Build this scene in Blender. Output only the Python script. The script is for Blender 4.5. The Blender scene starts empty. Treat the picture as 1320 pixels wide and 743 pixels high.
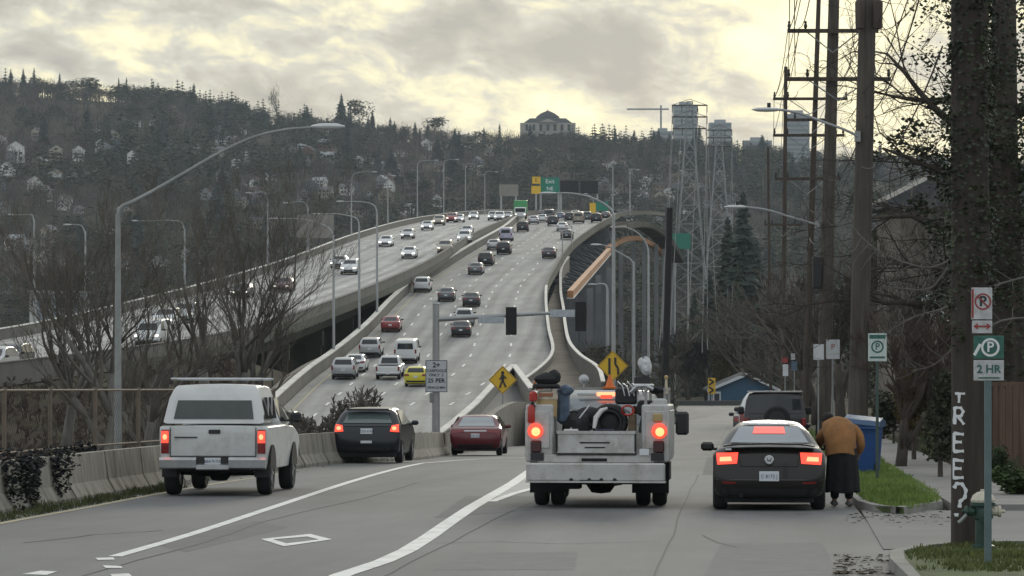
import bpy, bmesh, math, random
import numpy as np
from mathutils import Vector, Matrix, noise as mnoise
R = math.radians
rnd = random.Random(7)
sc = bpy.context.scene
COL = sc.collection

# ---------------------------------------------------------------- camera
F = 4500.0      # focal length in pixels of a 1320 wide frame
CZ = 2.0        # eye height above the street under the camera
V0 = 400.0      # row of the true horizon
cam = bpy.data.cameras.new('camera'); camo = bpy.data.objects.new('camera', cam); COL.objects.link(camo)
camo.location = (0, 0, CZ); camo.rotation_euler = (R(90), 0, 0)
cam.sensor_fit = 'HORIZONTAL'; cam.sensor_width = 36; cam.lens = 36*F/1320
cam.shift_y = (V0-371.5)/1320
cam.clip_start = 0.5; cam.clip_end = 20000
sc.camera = camo

# ---------------------------------------------------------------- view, world, sun
sc.view_settings.view_transform = 'Standard'; sc.view_settings.look = 'None'
sc.view_settings.exposure = 0.38; sc.view_settings.gamma = 1; sc.view_settings.use_curve_mapping = False
sc.cycles.use_denoising = True
sc.cycles.volume_bounces = 0; sc.cycles.max_bounces = 6; sc.cycles.transparent_max_bounces = 12
SUN_EL, SUN_AZ = R(13), R(9)          # behind the clouds ahead, a little to the right
w = bpy.data.worlds.new('World'); sc.world = w; w.use_nodes = True
nt = w.node_tree; N = nt.nodes; Lk = nt.links
N.clear()
def nd(t, **k):
    n = N.new(t)
    for a, b in k.items(): setattr(n, a, b)
    return n
def mth(op, a, b=None, c=None, clamp=False):
    n = nd('ShaderNodeMath', operation=op); n.use_clamp = clamp
    for i, q in enumerate((a, b, c)):
        if q is None: continue
        if isinstance(q, (int, float)): n.inputs[i].default_value = q
        else: Lk.new(q, n.inputs[i])
    return n.outputs[0]
geo = nd('ShaderNodeTexCoord'); sep = nd('ShaderNodeSeparateXYZ'); Lk.new(geo.outputs['Generated'], sep.inputs[0])
X, Y, Z = sep.outputs
Yp = mth('MAXIMUM', Y, 0.05)
az = mth('ARCTAN2', X, Y); el = mth('ARCSINE', Z)
cmb = nd('ShaderNodeCombineXYZ')
Lk.new(mth('MULTIPLY', az, 21.0), cmb.inputs[0]); Lk.new(mth('MULTIPLY', mth('ADD', el, mth('MULTIPLY', az, 0.10)), 42.0), cmb.inputs[1])
n1 = nd('ShaderNodeTexNoise'); n1.inputs['Scale'].default_value = 0.85; n1.inputs['Detail'].default_value = 8; n1.inputs['Roughness'].default_value = 0.52; n1.inputs['Distortion'].default_value = 0.25
n1.noise_dimensions = '4D'; n1.inputs['W'].default_value = 3.1
Lk.new(cmb.outputs[0], n1.inputs['Vector'])
n2 = nd('ShaderNodeTexNoise'); n2.inputs['Scale'].default_value = 2.3; n2.inputs['Detail'].default_value = 7; n2.inputs['Roughness'].default_value = 0.62; n2.inputs['Distortion'].default_value = 0.35
Lk.new(cmb.outputs[0], n2.inputs['Vector'])
# large cloud masses, placed by compass direction: (u, v, width, height, amount)
blobs = [(1130, 20, 170, 100, .30), (930, 10, 190, 60, .10), (450, 60, 170, 60, .08), (110, 45, 150, 40, .05), (620, 130, 130, 40, .08), (350, 95, 150, 30, .06),
         (690, 60, 190, 40, -.075), (950, 95, 190, 30, -.10), (230, 25, 110, 38, -.15), (60, 90, 160, 30, -.02), (900, 145, 300, 22, .06), (1300, 60, 120, 90, -.06)]
acc = None
for (u, v, a, b, k) in blobs:
    d = mth('ADD', mth('POWER', mth('ABSOLUTE', mth('DIVIDE', mth('SUBTRACT', az, (u-660)/F), a/F)), 2.0),
            mth('POWER', mth('ABSOLUTE', mth('DIVIDE', mth('SUBTRACT', el, (V0-v)/F), b/F)), 2.0))
    g = mth('MULTIPLY', mth('POWER', 2.718, mth('MULTIPLY', d, -1.0)), k)
    acc = g if acc is None else mth('ADD', acc, g)
dens = mth('ADD', mth('ADD', mth('ADD', mth('MULTIPLY', n1.outputs[0], 1.15), mth('MULTIPLY', n2.outputs[0], 0.80)), -0.372), acc)
ramp = nd('ShaderNodeValToRGB'); Lk.new(dens, ramp.inputs[0])
cr = ramp.color_ramp
cr.elements[0].position = 0.40; cr.elements[0].color = (0.335, 0.322, 0.29, 1)
cr.elements[1].position = 0.92; cr.elements[1].color = (1.0, 0.92, 0.62, 1)
for p, c in ((0.52, (0.42, 0.40, 0.34, 1)), (0.61, (0.52, 0.505, 0.43, 1)), (0.70, (0.74, 0.69, 0.48, 1)), (0.80, (0.94, 0.86, 0.56, 1))):
    e = cr.elements.new(p); e.color = c
# away from the bright quarter the overcast is an even pale grey
away = mth('MULTIPLY', mth('SUBTRACT', 0.80, Y), 2.2, clamp=True)
up = mth('MULTIPLY', mth('SUBTRACT', Z, 0.12), 3.0, clamp=True)
far = mth('MAXIMUM', away, up)
mix = nd('ShaderNodeMixRGB'); Lk.new(far, mix.inputs[0]); Lk.new(ramp.outputs[0], mix.inputs[1]); mix.inputs[2].default_value = (0.505, 0.535, 0.555, 1)
bg = nd('ShaderNodeBackground'); Lk.new(mix.outputs[0], bg.inputs[0]); bg.inputs[1].default_value = 1.12
sky = nd('ShaderNodeTexSky', sky_type='NISHITA'); sky.sun_disc = False; sky.sun_elevation = SUN_EL; sky.sun_rotation = SUN_AZ
bg2 = nd('ShaderNodeBackground'); Lk.new(sky.outputs[0], bg2.inputs[0]); bg2.inputs[1].default_value = 0.05
mx = nd('ShaderNodeMixShader'); mx.inputs[0].default_value = 0.96     # cloud cover
Lk.new(bg2.outputs[0], mx.inputs[1]); Lk.new(bg.outputs[0], mx.inputs[2])
ow = nd('ShaderNodeOutputWorld'); Lk.new(mx.outputs[0], ow.inputs[0])

sl = bpy.data.lights.new('sun', 'SUN'); sl.energy = 0.9; sl.angle = R(14); sl.color = (1.0, 0.93, 0.78)
so = bpy.data.objects.new('sun', sl); COL.objects.link(so)
sd = Vector((math.sin(SUN_AZ)*math.cos(SUN_EL), math.cos(SUN_AZ)*math.cos(SUN_EL), math.sin(SUN_EL)))
so.rotation_euler = (-sd).to_track_quat('-Z', 'Y').to_euler()

# ---------------------------------------------------------------- helpers
def P(u, v, d): return Vector(((u-660)/F*d, d, CZ+(V0-v)/F*d))
MATS = {}
def mat(name, col, rough=0.7, metal=0.0, var=0.0, scale=3.0, bump=0.0, emit=None, estr=0.0, spec=None, coat=0.0, dirt=None, dscale=1.2, damt=0.5, stretch=None, alpha=None, trans=0.0, varcol=None):
    m = bpy.data.materials.new(name); m.use_nodes = True; t = m.node_tree; b = t.nodes['Principled BSDF']
    c = tuple(col)+(1,)
    b.inputs['Base Color'].default_value = c; b.inputs['Roughness'].default_value = rough; b.inputs['Metallic'].default_value = metal
    if spec is not None: b.inputs['Specular IOR Level'].default_value = spec
    if coat: b.inputs['Coat Weight'].default_value = coat; b.inputs['Coat Roughness'].default_value = 0.08
    if trans: b.inputs['Transmission Weight'].default_value = trans
    if alpha is not None: b.inputs['Alpha'].default_value = alpha
    if emit: b.inputs['Emission Color'].default_value = tuple(emit)+(1,); b.inputs['Emission Strength'].default_value = estr
    if var or bump or dirt:
        tc = t.nodes.new('ShaderNodeTexCoord'); vec = tc.outputs['Object']
        if stretch:
            mp = t.nodes.new('ShaderNodeMapping'); mp.inputs['Scale'].default_value = stretch; t.links.new(vec, mp.inputs[0]); vec = mp.outputs[0]
        nz = t.nodes.new('ShaderNodeTexNoise'); nz.inputs['Scale'].default_value = scale; nz.inputs['Detail'].default_value = 6; nz.inputs['Roughness'].default_value = 0.6
        t.links.new(vec, nz.inputs['Vector'])
        last = None
        if var:
            rp = t.nodes.new('ShaderNodeValToRGB'); rp.color_ramp.elements[0].position = 0.3; rp.color_ramp.elements[1].position = 0.72
            v2 = varcol if varcol else [min(1, x*(1+var)) for x in col]
            rp.color_ramp.elements[0].color = tuple(x*(1-var) for x in col)+(1,); rp.color_ramp.elements[1].color = tuple(v2)+(1,)
            t.links.new(nz.outputs[0], rp.inputs[0]); last = rp.outputs[0]
        if dirt:
            n3 = t.nodes.new('ShaderNodeTexNoise'); n3.inputs['Scale'].default_value = dscale; n3.inputs['Detail'].default_value = 8; n3.inputs['Roughness'].default_value = 0.7
            t.links.new(vec, n3.inputs['Vector'])
            r3 = t.nodes.new('ShaderNodeValToRGB'); r3.color_ramp.elements[0].position = 0.48; r3.color_ramp.elements[1].position = 0.68
            r3.color_ramp.elements[0].color = (0, 0, 0, 1); r3.color_ramp.elements[1].color = (damt, damt, damt, 1)
            t.links.new(n3.outputs[0], r3.inputs[0])
            mm = t.nodes.new('ShaderNodeMixRGB'); t.links.new(r3.outputs[0], mm.inputs[0])
            if last: t.links.new(last, mm.inputs[1])
            else: mm.inputs[1].default_value = c
            mm.inputs[2].default_value = tuple(dirt)+(1,); last = mm.outputs[0]
        if last: t.links.new(last, b.inputs['Base Color'])
        if bump:
            bp = t.nodes.new('ShaderNodeBump'); bp.inputs['Strength'].default_value = bump; bp.inputs['Distance'].default_value = 0.02
            t.links.new(nz.outputs[0], bp.inputs['Height']); t.links.new(bp.outputs[0], b.inputs['Normal'])
    MATS[name] = m
    return m

class MB:
    """collects shapes and links them as ONE mesh object"""
    def __init__(s): s.v = []; s.f = []; s.m = []; s.cm = 0
    def add(s, vs, fs):
        o = len(s.v); s.v += [tuple(p) for p in vs]; s.f += [tuple(i+o for i in f) for f in fs]; s.m += [s.cm]*len(fs); return s
    def box(s, c, d, rz=0, rx=0, ry=0, taper=1.0):
        hx, hy, hz = d[0]/2, d[1]/2, d[2]/2
        vs = [Vector((x*(taper if z > 0 else 1), y*(taper if z > 0 else 1), z)) for x in (-hx, hx) for y in (-hy, hy) for z in (-hz, hz)]
        if rz or rx or ry:
            m = Matrix.Rotation(rz, 3, 'Z') @ Matrix.Rotation(ry, 3, 'Y') @ Matrix.Rotation(rx, 3, 'X'); vs = [m @ q for q in vs]
        return s.add([(q.x+c[0], q.y+c[1], q.z+c[2]) for q in vs], [(0, 1, 3, 2), (4, 6, 7, 5), (0, 4, 5, 1), (2, 3, 7, 6), (0, 2, 6, 4), (1, 5, 7, 3)])
    def rbox(s, c, d, r=0.03, rz=0):
        """box with chamfered edges"""
        hx, hy, hz = d[0]/2, d[1]/2, d[2]/2; r = min(r, hx*.9, hy*.9, hz*.9)
        ang = [(hx-r, hy), (hx, hy-r), (hx, -hy+r), (hx-r, -hy), (-hx+r, -hy), (-hx, -hy+r), (-hx, hy-r), (-hx+r, hy)]
        ins = [(x*(1-r/hx), y*(1-r/hy)) for x, y in ang]
        rings = [(ins, -hz), (ang, -hz+r), (ang, hz-r), (ins, hz)]
        vs = []
        for pts, z in rings:
            for x, y in pts:
                if rz: x, y = x*math.cos(rz)-y*math.sin(rz), x*math.sin(rz)+y*math.cos(rz)
                vs.append((c[0]+x, c[1]+y, c[2]+z))
        fs = [(k*8+i, k*8+i+8, k*8+(i+1) % 8+8, k*8+(i+1) % 8) for k in range(3) for i in range(8)]
        fs += [tuple(range(8)), tuple(range(31, 23, -1))]
        return s.add(vs, fs)
    def cyl(s, a, b, r0, r1=None, n=10, caps=True):
        a = Vector(a); b = Vector(b); r1 = r0 if r1 is None else r1
        d = (b-a); 
        if d.length < 1e-6: return s
        d.normalize(); t = Vector((0, 0, 1)) if abs(d.z) < 0.9 else Vector((1, 0, 0)); x = d.cross(t).normalized(); y = d.cross(x)
        vs = []
        for c, r in ((a, r0), (b, r1)):
            for i in range(n):
                q = 2*math.pi*i/n; vs.append(c+(x*math.cos(q)+y*math.sin(q))*r)
        fs = [(i, (i+1) % n, n+(i+1) % n, n+i) for i in range(n)]
        if caps: fs += [tuple(range(n-1, -1, -1)), tuple(range(n, 2*n))]
        return s.add(vs, fs)
    def tube(s, pts, rs, n=8):
        pts = [Vector(p) for p in pts]
        if isinstance(rs, (int, float)): rs = [rs]*len(pts)
        vs = []; px = None
        for i, p in enumerate(pts):
            d = (pts[min(i+1, len(pts)-1)]-pts[max(i-1, 0)]).normalized()
            if px is None:
                t = Vector((0, 0, 1)) if abs(d.z) < 0.9 else Vector((1, 0, 0)); px = d.cross(t).normalized()
            px = (px-d*px.dot(d)).normalized(); py = d.cross(px)
            for k in range(n):
                q = 2*math.pi*k/n; vs.append(p+(px*math.cos(q)+py*math.sin(q))*rs[i])
        m = len(pts)
        fs = [(i*n+k, i*n+(k+1) % n, (i+1)*n+(k+1) % n, (i+1)*n+k) for i in range(m-1) for k in range(n)]
        fs += [tuple(range(n-1, -1, -1)), tuple((m-1)*n+k for k in range(n))]
        return s.add(vs, fs)
    def lathe(s, prof, c=(0, 0, 0), axis='Z', n=16):
        vs = []
        for r, h in prof:
            for k in range(n):
                q = 2*math.pi*k/n; a, b = r*math.cos(q), r*math.sin(q)
                p = (a, b, h) if axis == 'Z' else (h, a, b) if axis == 'X' else (a, h, b)
                vs.append((p[0]+c[0], p[1]+c[1], p[2]+c[2]))
        m = len(prof)
        fs = [(i*n+k, i*n+(k+1) % n, (i+1)*n+(k+1) % n, (i+1)*n+k) for i in range(m-1) for k in range(n)]
        fs += [tuple(range(n-1, -1, -1)), tuple((m-1)*n+k for k in range(n))]
        return s.add(vs, fs)
    def ell(s, c, r, n=12, m=8, jit=0):
        prof = [(math.sin(math.pi*i/m)*1.0, -math.cos(math.pi*i/m)) for i in range(m+1)]
        vs = []
        for q, h in prof:
            for k in range(n):
                a = 2*math.pi*k/n; j = 1+(rnd.random()-.5)*jit
                vs.append((c[0]+max(q, .02)*math.cos(a)*r[0]*j, c[1]+max(q, .02)*math.sin(a)*r[1]*j, c[2]+h*r[2]*j))
        fs = [(i*n+k, i*n+(k+1) % n, (i+1)*n+(k+1) % n, (i+1)*n+k) for i in range(m) for k in range(n)]
        return s.add(vs, fs)
    def prism(s, poly, y0, y1, plane='XZ'):
        """poly of 2-D points swept from y0 to y1 across the plane"""
        def q(p, t): return (p[0], t, p[1]) if plane == 'XZ' else (t, p[0], p[1]) if plane == 'YZ' else (p[0], p[1], t)
        n = len(poly)
        vs = [q(p, y0) for p in poly]+[q(p, y1) for p in poly]
        return s.add(vs, [(i, (i+1) % n, n+(i+1) % n, n+i) for i in range(n)]+[tuple(range(n-1, -1, -1)), tuple(range(n, 2*n))])
    def grid(s, rows):
        m = len(rows); n = len(rows[0])
        return s.add([p for r in rows for p in r], [(i*n+j, i*n+j+1, (i+1)*n+j+1, (i+1)*n+j) for i in range(m-1) for j in range(n-1)])
    def quad(s, a, b, c, d): return s.add([a, b, c, d], [(0, 1, 2, 3)])
    def build(s, name, m=None, parent=None, smooth=False, loc=None, rz=0, fix=True, uv=None):
        me = bpy.data.meshes.new(name); me.from_pydata(s.v, [], s.f)
        ms = m if isinstance(m, (list, tuple)) else [m]
        for q in ms:
            if q: me.materials.append(q)
        if len(ms) > 1: me.polygons.foreach_set('material_index', s.m)
        if fix:
            bm = bmesh.new(); bm.from_mesh(me); bmesh.ops.recalc_face_normals(bm, faces=bm.faces); bm.to_mesh(me); bm.free()
        if smooth:
            me.polygons.foreach_set('use_smooth', [True]*len(me.polygons))
            if smooth != 'full':
                try: me.set_sharp_from_angle(angle=R(35))
                except Exception: pass
        if uv:
            l = me.uv_layers.new(name='UVMap'); vi = np.empty(len(me.loops), np.int32); me.loops.foreach_get('vertex_index', vi)
            l.data.foreach_set('uv', np.array(uv, np.float32)[vi].ravel())
        o = bpy.data.objects.new(name, me); COL.objects.link(o)
        if parent: o.parent = parent
        if loc is not None: o.location = loc
        if rz: o.rotation_euler = (0, 0, rz)
        return o
def tag(o, label=None, cat=None, group=None, kind=None):
    if label: o['label'] = label
    if cat: o['category'] = cat
    if group: o['group'] = group
    if kind: o['kind'] = kind
    return o
def thing(name, label, cat, loc=(0, 0, 0), rz=0, group=None):
    o = bpy.data.objects.new(name, None); COL.objects.link(o); o.location = loc; o.rotation_euler = (0, 0, rz); o.empty_display_size = .2
    return tag(o, label, cat, group)
KIDS = {}
def kids(o): return [c for c in COL.objects if c.parent == o]
def copy_tree(o, parent=None, cache={}):
    key = o.name
    if key not in cache: cache[key] = [c for c in bpy.data.objects if c.parent == o]
    c = o.copy(); COL.objects.link(c)
    if parent is not None: c.parent = parent
    for ch in cache[key]: copy_tree(ch, c)
    return c
def struct(o, kind='structure'): o['kind'] = kind; return o
def text(parent, s, size, loc, m, rot=(R(90), 0, 0), name='lettering', align='CENTER', sx=1.0, ext=0.002, bold=0.0, hgt=None):
    """lettering as its own mesh"""
    cu = bpy.data.curves.new(name, 'FONT'); cu.body = s; cu.size = size; cu.align_x = align; cu.align_y = 'CENTER'; cu.extrude = ext; cu.offset = bold; cu.resolution_u = 3
    t = bpy.data.objects.new(name, cu); COL.objects.link(t)
    dg = bpy.context.evaluated_depsgraph_get(); me = bpy.data.meshes.new_from_object(t.evaluated_get(dg)); bpy.data.objects.remove(t)
    me.materials.clear(); me.materials.append(m)
    o = bpy.data.objects.new(name, me); COL.objects.link(o); o.location = loc; o.rotation_euler = rot; o.scale = (sx, 1, 1)
    if parent: o.parent = parent
    return o
# ---------------------------------------------------------------- roads as curves in plan and height
def herm(xs, ys):
    xs = np.array(xs, float); ys = np.array(ys, float)
    m = np.gradient(ys, xs)
    def f(x):
        x = min(max(x, xs[0]), xs[-1]); i = int(min(np.searchsorted(xs, x, side='right')-1, len(xs)-2)); i = max(i, 0)
        h = xs[i+1]-xs[i]; t = (x-xs[i])/h
        return float((2*t**3-3*t**2+1)*ys[i]+(t**3-2*t**2+t)*h*m[i]+(-2*t**3+3*t**2)*ys[i+1]+(t**3-t**2)*h*m[i+1])
    return f
def lin(xs, ys): return lambda x: float(np.interp(x, xs, ys))
def zv(v, d): return CZ+(V0-v)*d/F
# oncoming carriageway (left) : distance, row, left x, right x
LD = [(150, 540, -64, -37), (200, 487, -50, -29.3), (270, 440, -40, -21.6), (330, 396, -34.5, -16.6), (400, 352, -28, -10.9), (490, 311, -22.4, -6.0), (600, 288, -16.7, -0.9), (700, 278.5, -9.2, 2.6), (800, 275.5, -3, 9.4), (960, 277, 6, 20)]
Lx0 = herm([a[0] for a in LD], [a[2] for a in LD]); Lx1 = herm([a[0] for a in LD], [a[3] for a in LD]); Lz = herm([a[0] for a in LD], [zv(a[1], a[0]) for a in LD])
# carriageway going away (right)
RD = [(150, 665, -16.5, -8), (215, 560, -15.8, -4.3), (245, 522, -15.9, -1.4), (275, 490, -15.7, 1.6), (300, 465, -14.9, 3.3), (330, 431, -13.5, 3.3), (365, 396, -12.3, 3.4), (400, 370, -10.9, 3.9), (435, 349, -8.6, 5.3), (470, 329, -6.0, 7.0), (560, 300, -1.1, 12.4), (650, 284, 1.4, 18.2), (710, 278.5, 3.4, 21.5), (800, 275.5, 10, 29), (960, 277, 21, 42)]
Rx0 = herm([a[0] for a in RD], [a[2] for a in RD]); Rx1 = herm([a[0] for a in RD], [a[3] for a in RD]); Rz = herm([a[0] for a in RD], [zv(a[1], a[0]) for a in RD])
def d_of_v(zf, v, lo=160, hi=730):
    """distance at which the carriageway shows at row v"""
    best = lo
    for d in np.arange(lo, hi, 1.0):
        if V0-(zf(d)-CZ)*F/d <= v: return float(d)
        best = d
    return float(best)
SG = 0.0222                                   # the street falls away at 2.2 percent
def street_z(y): return -SG*y
BLx = lin([-60, 0, 37, 56, 70, 93, 101, 112, 124, 140, 170, 200, 215, 250, 300, 400, 460], [-12.5, -10.5, -9.2, -8.15, -7.2, -4.75, -3.2, -2.75, -2.6, -2.1, -.75, 1.1, 2.2, 6.0, 10.5, 17, 20])
SLx = lin([-60, 0, 37, 56, 70, 93, 101, 112, 124, 140, 170, 180, 195, 215, 250, 300, 400, 460], [-12.5, -10.5, -9.2, -8.15, -7.2, -4.75, -3.2, -2.75, -2.6, -2.1, -.75, .6, 6.5, 9.7, 12.2, 14, 19, 21])
DIP = lin([92, 118, 150, 180, 215, 320], [0, .35, .75, 1.0, 1.3, 0])
def dip(x, y): return DIP(y)*sm((BLx(y)+9-x)/5) if 92 < y < 320 else 0.0
def street_xz(x, y): return street_z(y)-dip(x, y)
SRx = lambda y: 1.55+0.0715*y                 # right kerb line

def sm(t): t = min(max(t, 0), 1); return t*t*(3-2*t)
# ---------------------------------------------------------------- terrain
RIDGE = lin([-0.16, -0.147, -0.134, -0.10, -0.07, -0.05, -0.02, 0.0, 0.03, 0.06, 0.10, 0.16], [138, 137, 137, 131, 119, 112, 106, 103, 100, 96, 91, 86])
def hill_z(x, y):
    a = x/max(y, 1); t = min(max((y-950)/1250, 0), 1)
    top = RIDGE(a); z = -14+(top+14)*(0.55*t+0.45*t*t*(3-2*t))
    if y > 2200: z = top-min((y-2200)*0.02, 60)
    if y > 900: z += 3.0*mnoise.noise(Vector((x*.006, y*.006, 0)))*min(1, (y-900)/300)
    return z
def sm(t): t = min(max(t, 0), 1); return t*t*(3-2*t)
def terrain_z(x, y): return terrain_z0(x, y)-(dip(x, y) if x > BLx(y)-6 else 0)
def terrain_z0(x, y):
    if y > 950: return hill_z(x, y)
    # control points across, left to right
    s = street_z(min(y, 440))-0.12
    low = np.interp(y, [-60, 200, 330, 420, 520, 640, 950], [0, -6, -6.5, -9, -16, -24, -14])
    if y < 150:
        pts = [(-400, s-4), (SLx(y)-30, s-1.5), (SLx(y)-14, s-2.6), (SLx(y)-3, s-.5), (SLx(y)-0.3, s), (SRx(y)+3.25, s+.1), (SRx(y)+6.5, s+.75), (SRx(y)+22, s+1.5+.01*y), (400, s+5)]
    elif y <= 460:
        lz = Lz(y)-.55; rz = Rz(y)-.35
        k = sm((y-250)/80)                    # the oncoming carriageway leaves its bank and becomes a viaduct
        kr = sm((y-300)/110)
        lzz = lz*(1-k)+low*k; rzz = rz*(1-kr)+low*kr
        rzz = min(rzz, rz); lzz = min(lzz, lz)
        e = Rx1(y)+1.0; sx = max(SLx(y)-1.0, e+.5)
        pts = [(-400, -8), (Lx0(y)-40, lzz-3), (Lx0(y)-1, lzz), (Lx1(y)+.8, lzz), (max(Rx0(y)-2.5, Lx1(y)+1.6), rzz-.2), (Rx0(y)-.5, rzz), (e, rzz), (sx, s), (SRx(y)+3.25, s+.1), (SRx(y)+6.5, s+.75), (SRx(y)+25, s+1+.01*y), (400, s+6)]
        if y < 215:
            # blend from the near field
            pass
    else:
        t = sm((y-460)/120)
        pts = [(-500, -10), (-60, low), (SLx(460)-1, low), (SLx(460), s*(1-t)+low*t), (SRx(460)+30, (s+2)*(1-t)+low*t), (600, (s+6)*(1-t)+low*t)]
    xs = [p[0] for p in pts]
    for i in range(1, len(xs)): xs[i] = max(xs[i], xs[i-1]+.01)
    return float(np.interp(x, xs, [p[1] for p in pts]))
def ground_hit(u, v, d0=900, d1=2600):
    """where the line of sight through a place in the view meets the far slope"""
    for d in np.arange(d0, d1, 6.0):
        p = P(u, v, d)
        if p.z <= hill_z(p.x, d): return Vector((p.x, d, hill_z(p.x, d)))
    return None

M_ground = mat('ground_cover', (0.045, 0.039, 0.029), 0.95, var=0.45, scale=0.35, bump=0.4, spec=0.05, dirt=(0.05, 0.062, 0.03), dscale=0.09, damt=0.9, varcol=(0.072, 0.062, 0.044))
M_hillg = M_ground
ys = list(np.arange(-60, 150, 3.0))+list(np.arange(150, 480, 5.0))+list(np.arange(480, 950, 15))+list(np.arange(950, 2400, 30))+list(np.arange(2400, 3300, 150))
rows = []
for y in ys:
    r = []
    n = 150
    for i in range(n+1):
        q = (i/n-.5)*2
        half = 45+abs(y)*0.30+ (0 if y < 950 else (y-950)*.35)
        x = (abs(q)**1.25*math.copysign(1, q))*half + (0.03*y if y < 950 else 28.5)
        r.append((x, y, terrain_z(x, y)))
    rows.append(r)
m = MB(); m.grid(rows); struct(tag(m.build('ground', M_ground, smooth='full', fix=False), 'brown winter ground falling to the valley and rising to the far ridge'))

# ---------------------------------------------------------------- road materials
def road_mat(name, base, lanes=None, fine=9.0, streak=0.25, patch=None):
    m = bpy.data.materials.new(name); m.use_nodes = True; t = m.node_tree; b = t.nodes['Principled BSDF']; b.inputs['Roughness'].default_value = 0.82
    uv = t.nodes.new('ShaderNodeTexCoord'); tc = uv.outputs['UV']
    def nz(scale, st, det=6, ro=.6):
        mp = t.nodes.new('ShaderNodeMapping'); mp.inputs['Scale'].default_value = st; t.links.new(tc, mp.inputs[0])
        q = t.nodes.new('ShaderNodeTexNoise'); q.inputs['Scale'].default_value = scale; q.inputs['Detail'].default_value = det; q.inputs['Roughness'].default_value = ro; t.links.new(mp.outputs[0], q.inputs['Vector']); return q.outputs[0]
    def ma(op, a, b_, clamp=False):
        q = t.nodes.new('ShaderNodeMath'); q.operation = op; q.use_clamp = clamp
        for i, x in enumerate((a, b_)):
            if isinstance(x, (int, float)): q.inputs[i].default_value = x
            else: t.links.new(x, q.inputs[i])
        return q.outputs[0]
    a = nz(1.0, (0.9, 0.02, 1), 4)          # long wheel tracks
    c = nz(1.0, (0.35, 0.10, 1), 7, .62)      # blotches
    g = nz(fine, (1, 1, 1), 3, .7)          # grain
    s = ma('ADD', ma('ADD', ma('MULTIPLY', ma('SUBTRACT', a, .5), streak*2.4), ma('MULTIPLY', ma('SUBTRACT', c, .5), 1.25)), ma('MULTIPLY', ma('SUBTRACT', g, .5), .55))
    if lanes:
        sp = t.nodes.new('ShaderNodeSeparateXYZ'); t.links.new(tc, sp.inputs[0])
        wv = ma('COSINE', ma('MULTIPLY', sp.outputs[0], 2*math.pi*2/lanes), 0)   # two dark wheel paths in each lane
        s = ma('ADD', s, ma('MULTIPLY', wv, .11))
    f = ma('ADD', s, 1.0)
    mixn = t.nodes.new('ShaderNodeVectorMath'); mixn.operation = 'SCALE'; mixn.inputs[0].default_value = base; t.links.new(f, mixn.inputs['Scale'])
    t.links.new(mixn.outputs[0], b.inputs['Base Color'])
    bp = t.nodes.new('ShaderNodeBump'); bp.inputs['Strength'].default_value = .35; bp.inputs['Distance'].default_value = .006
    g2 = nz(60, (1, 1, 1), 2, .7); t.links.new(g2, bp.inputs['Height']); t.links.new(bp.outputs[0], b.inputs['Normal'])
    MATS[name] = m; return m
M_asph = road_mat('street_asphalt', (0.128, 0.130, 0.130), fine=28, streak=.26)
M_conc = road_mat('freeway_concrete', (0.235, 0.235, 0.225), lanes=3.6, streak=.5)
M_conc2 = road_mat('freeway_worn_concrete', (0.31, 0.308, 0.295), lanes=3.6, streak=.85)
M_barrier = mat('barrier_concrete', (0.23, 0.215, 0.185), 0.92, var=.35, scale=2.0, bump=.3, stretch=(1.6, 1.6, .35), dirt=(0.055, 0.057, 0.04), dscale=1.6, damt=.9)
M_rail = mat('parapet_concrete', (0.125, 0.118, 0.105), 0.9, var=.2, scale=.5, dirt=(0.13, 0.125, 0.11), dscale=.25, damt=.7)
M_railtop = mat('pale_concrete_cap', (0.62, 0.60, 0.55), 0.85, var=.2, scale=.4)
M_white = mat('white_road_paint', (0.72, 0.72, 0.69), 0.7, var=.10, scale=6, dirt=(0.28, 0.28, 0.27), dscale=3.0, damt=.7)
M_yellow = mat('worn_yellow_paint', (0.42, 0.36, 0.22), 0.75, var=.2, scale=5, dirt=(0.15, 0.15, 0.14), dscale=2.5, damt=.8)
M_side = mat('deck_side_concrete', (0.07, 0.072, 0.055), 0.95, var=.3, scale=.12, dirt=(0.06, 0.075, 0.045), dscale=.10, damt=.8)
M_dark = mat('dark_recess', (0.012, 0.012, 0.013), 0.9)

def ribbon(name, x0, x1, zf, y0, y1, m, step=4.0, nx=6, dz=0.0, label=None, parent=None):
    b = MB(); rows = []; uv = []
    ys = list(np.arange(y0, y1, step))+[y1]; s = 0; lastp = None
    for y in ys:
        a, c = x0(y), x1(y); r = []
        q = Vector(((a+c)/2, y, zf(y)))
        if lastp: s += (q-lastp).length
        lastp = q
        for i in range(nx+1):
            x = a+(c-a)*i/nx; r.append((x, y, zf(y)+dz)); uv.append((x-a, s))
        rows.append(r)
    b.grid(rows); o = b.build(name, m, parent, smooth='full', fix=False, uv=uv)
    if not parent: struct(tag(o, label))
    return o
def wall_along(b, xf, zf, y0, y1, h, t, step=6.0, base=0.0, z1=None):
    """a straight-sided wall that follows a curve"""
    ys = list(np.arange(y0, y1, step))+[y1]; rows = []
    for y in ys:
        x, z = xf(y), zf(y); hh = h(y) if callable(h) else h; bb = base(y) if callable(base) else base
        rows.append([(x-t/2, y, z+bb), (x-t/2, y, z+hh), (x+t/2, y, z+hh), (x+t/2, y, z+bb), (x-t/2, y, z+bb)])
    b.grid(rows); b.add([rows[0][i] for i in range(4)], [(0, 1, 2, 3)]); b.add([rows[-1][i] for i in range(4)], [(3, 2, 1, 0)])
ribbon('freeway', Rx0, Rx1, Rz, 150, 960, M_conc, nx=10, label='grey freeway lanes climbing away to the crest').name = 'freeway'
ribbon('freeway', Lx0, Lx1, Lz, 150, 960, M_conc2, nx=10, label='worn pale freeway lanes of oncoming traffic on the left')
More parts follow.
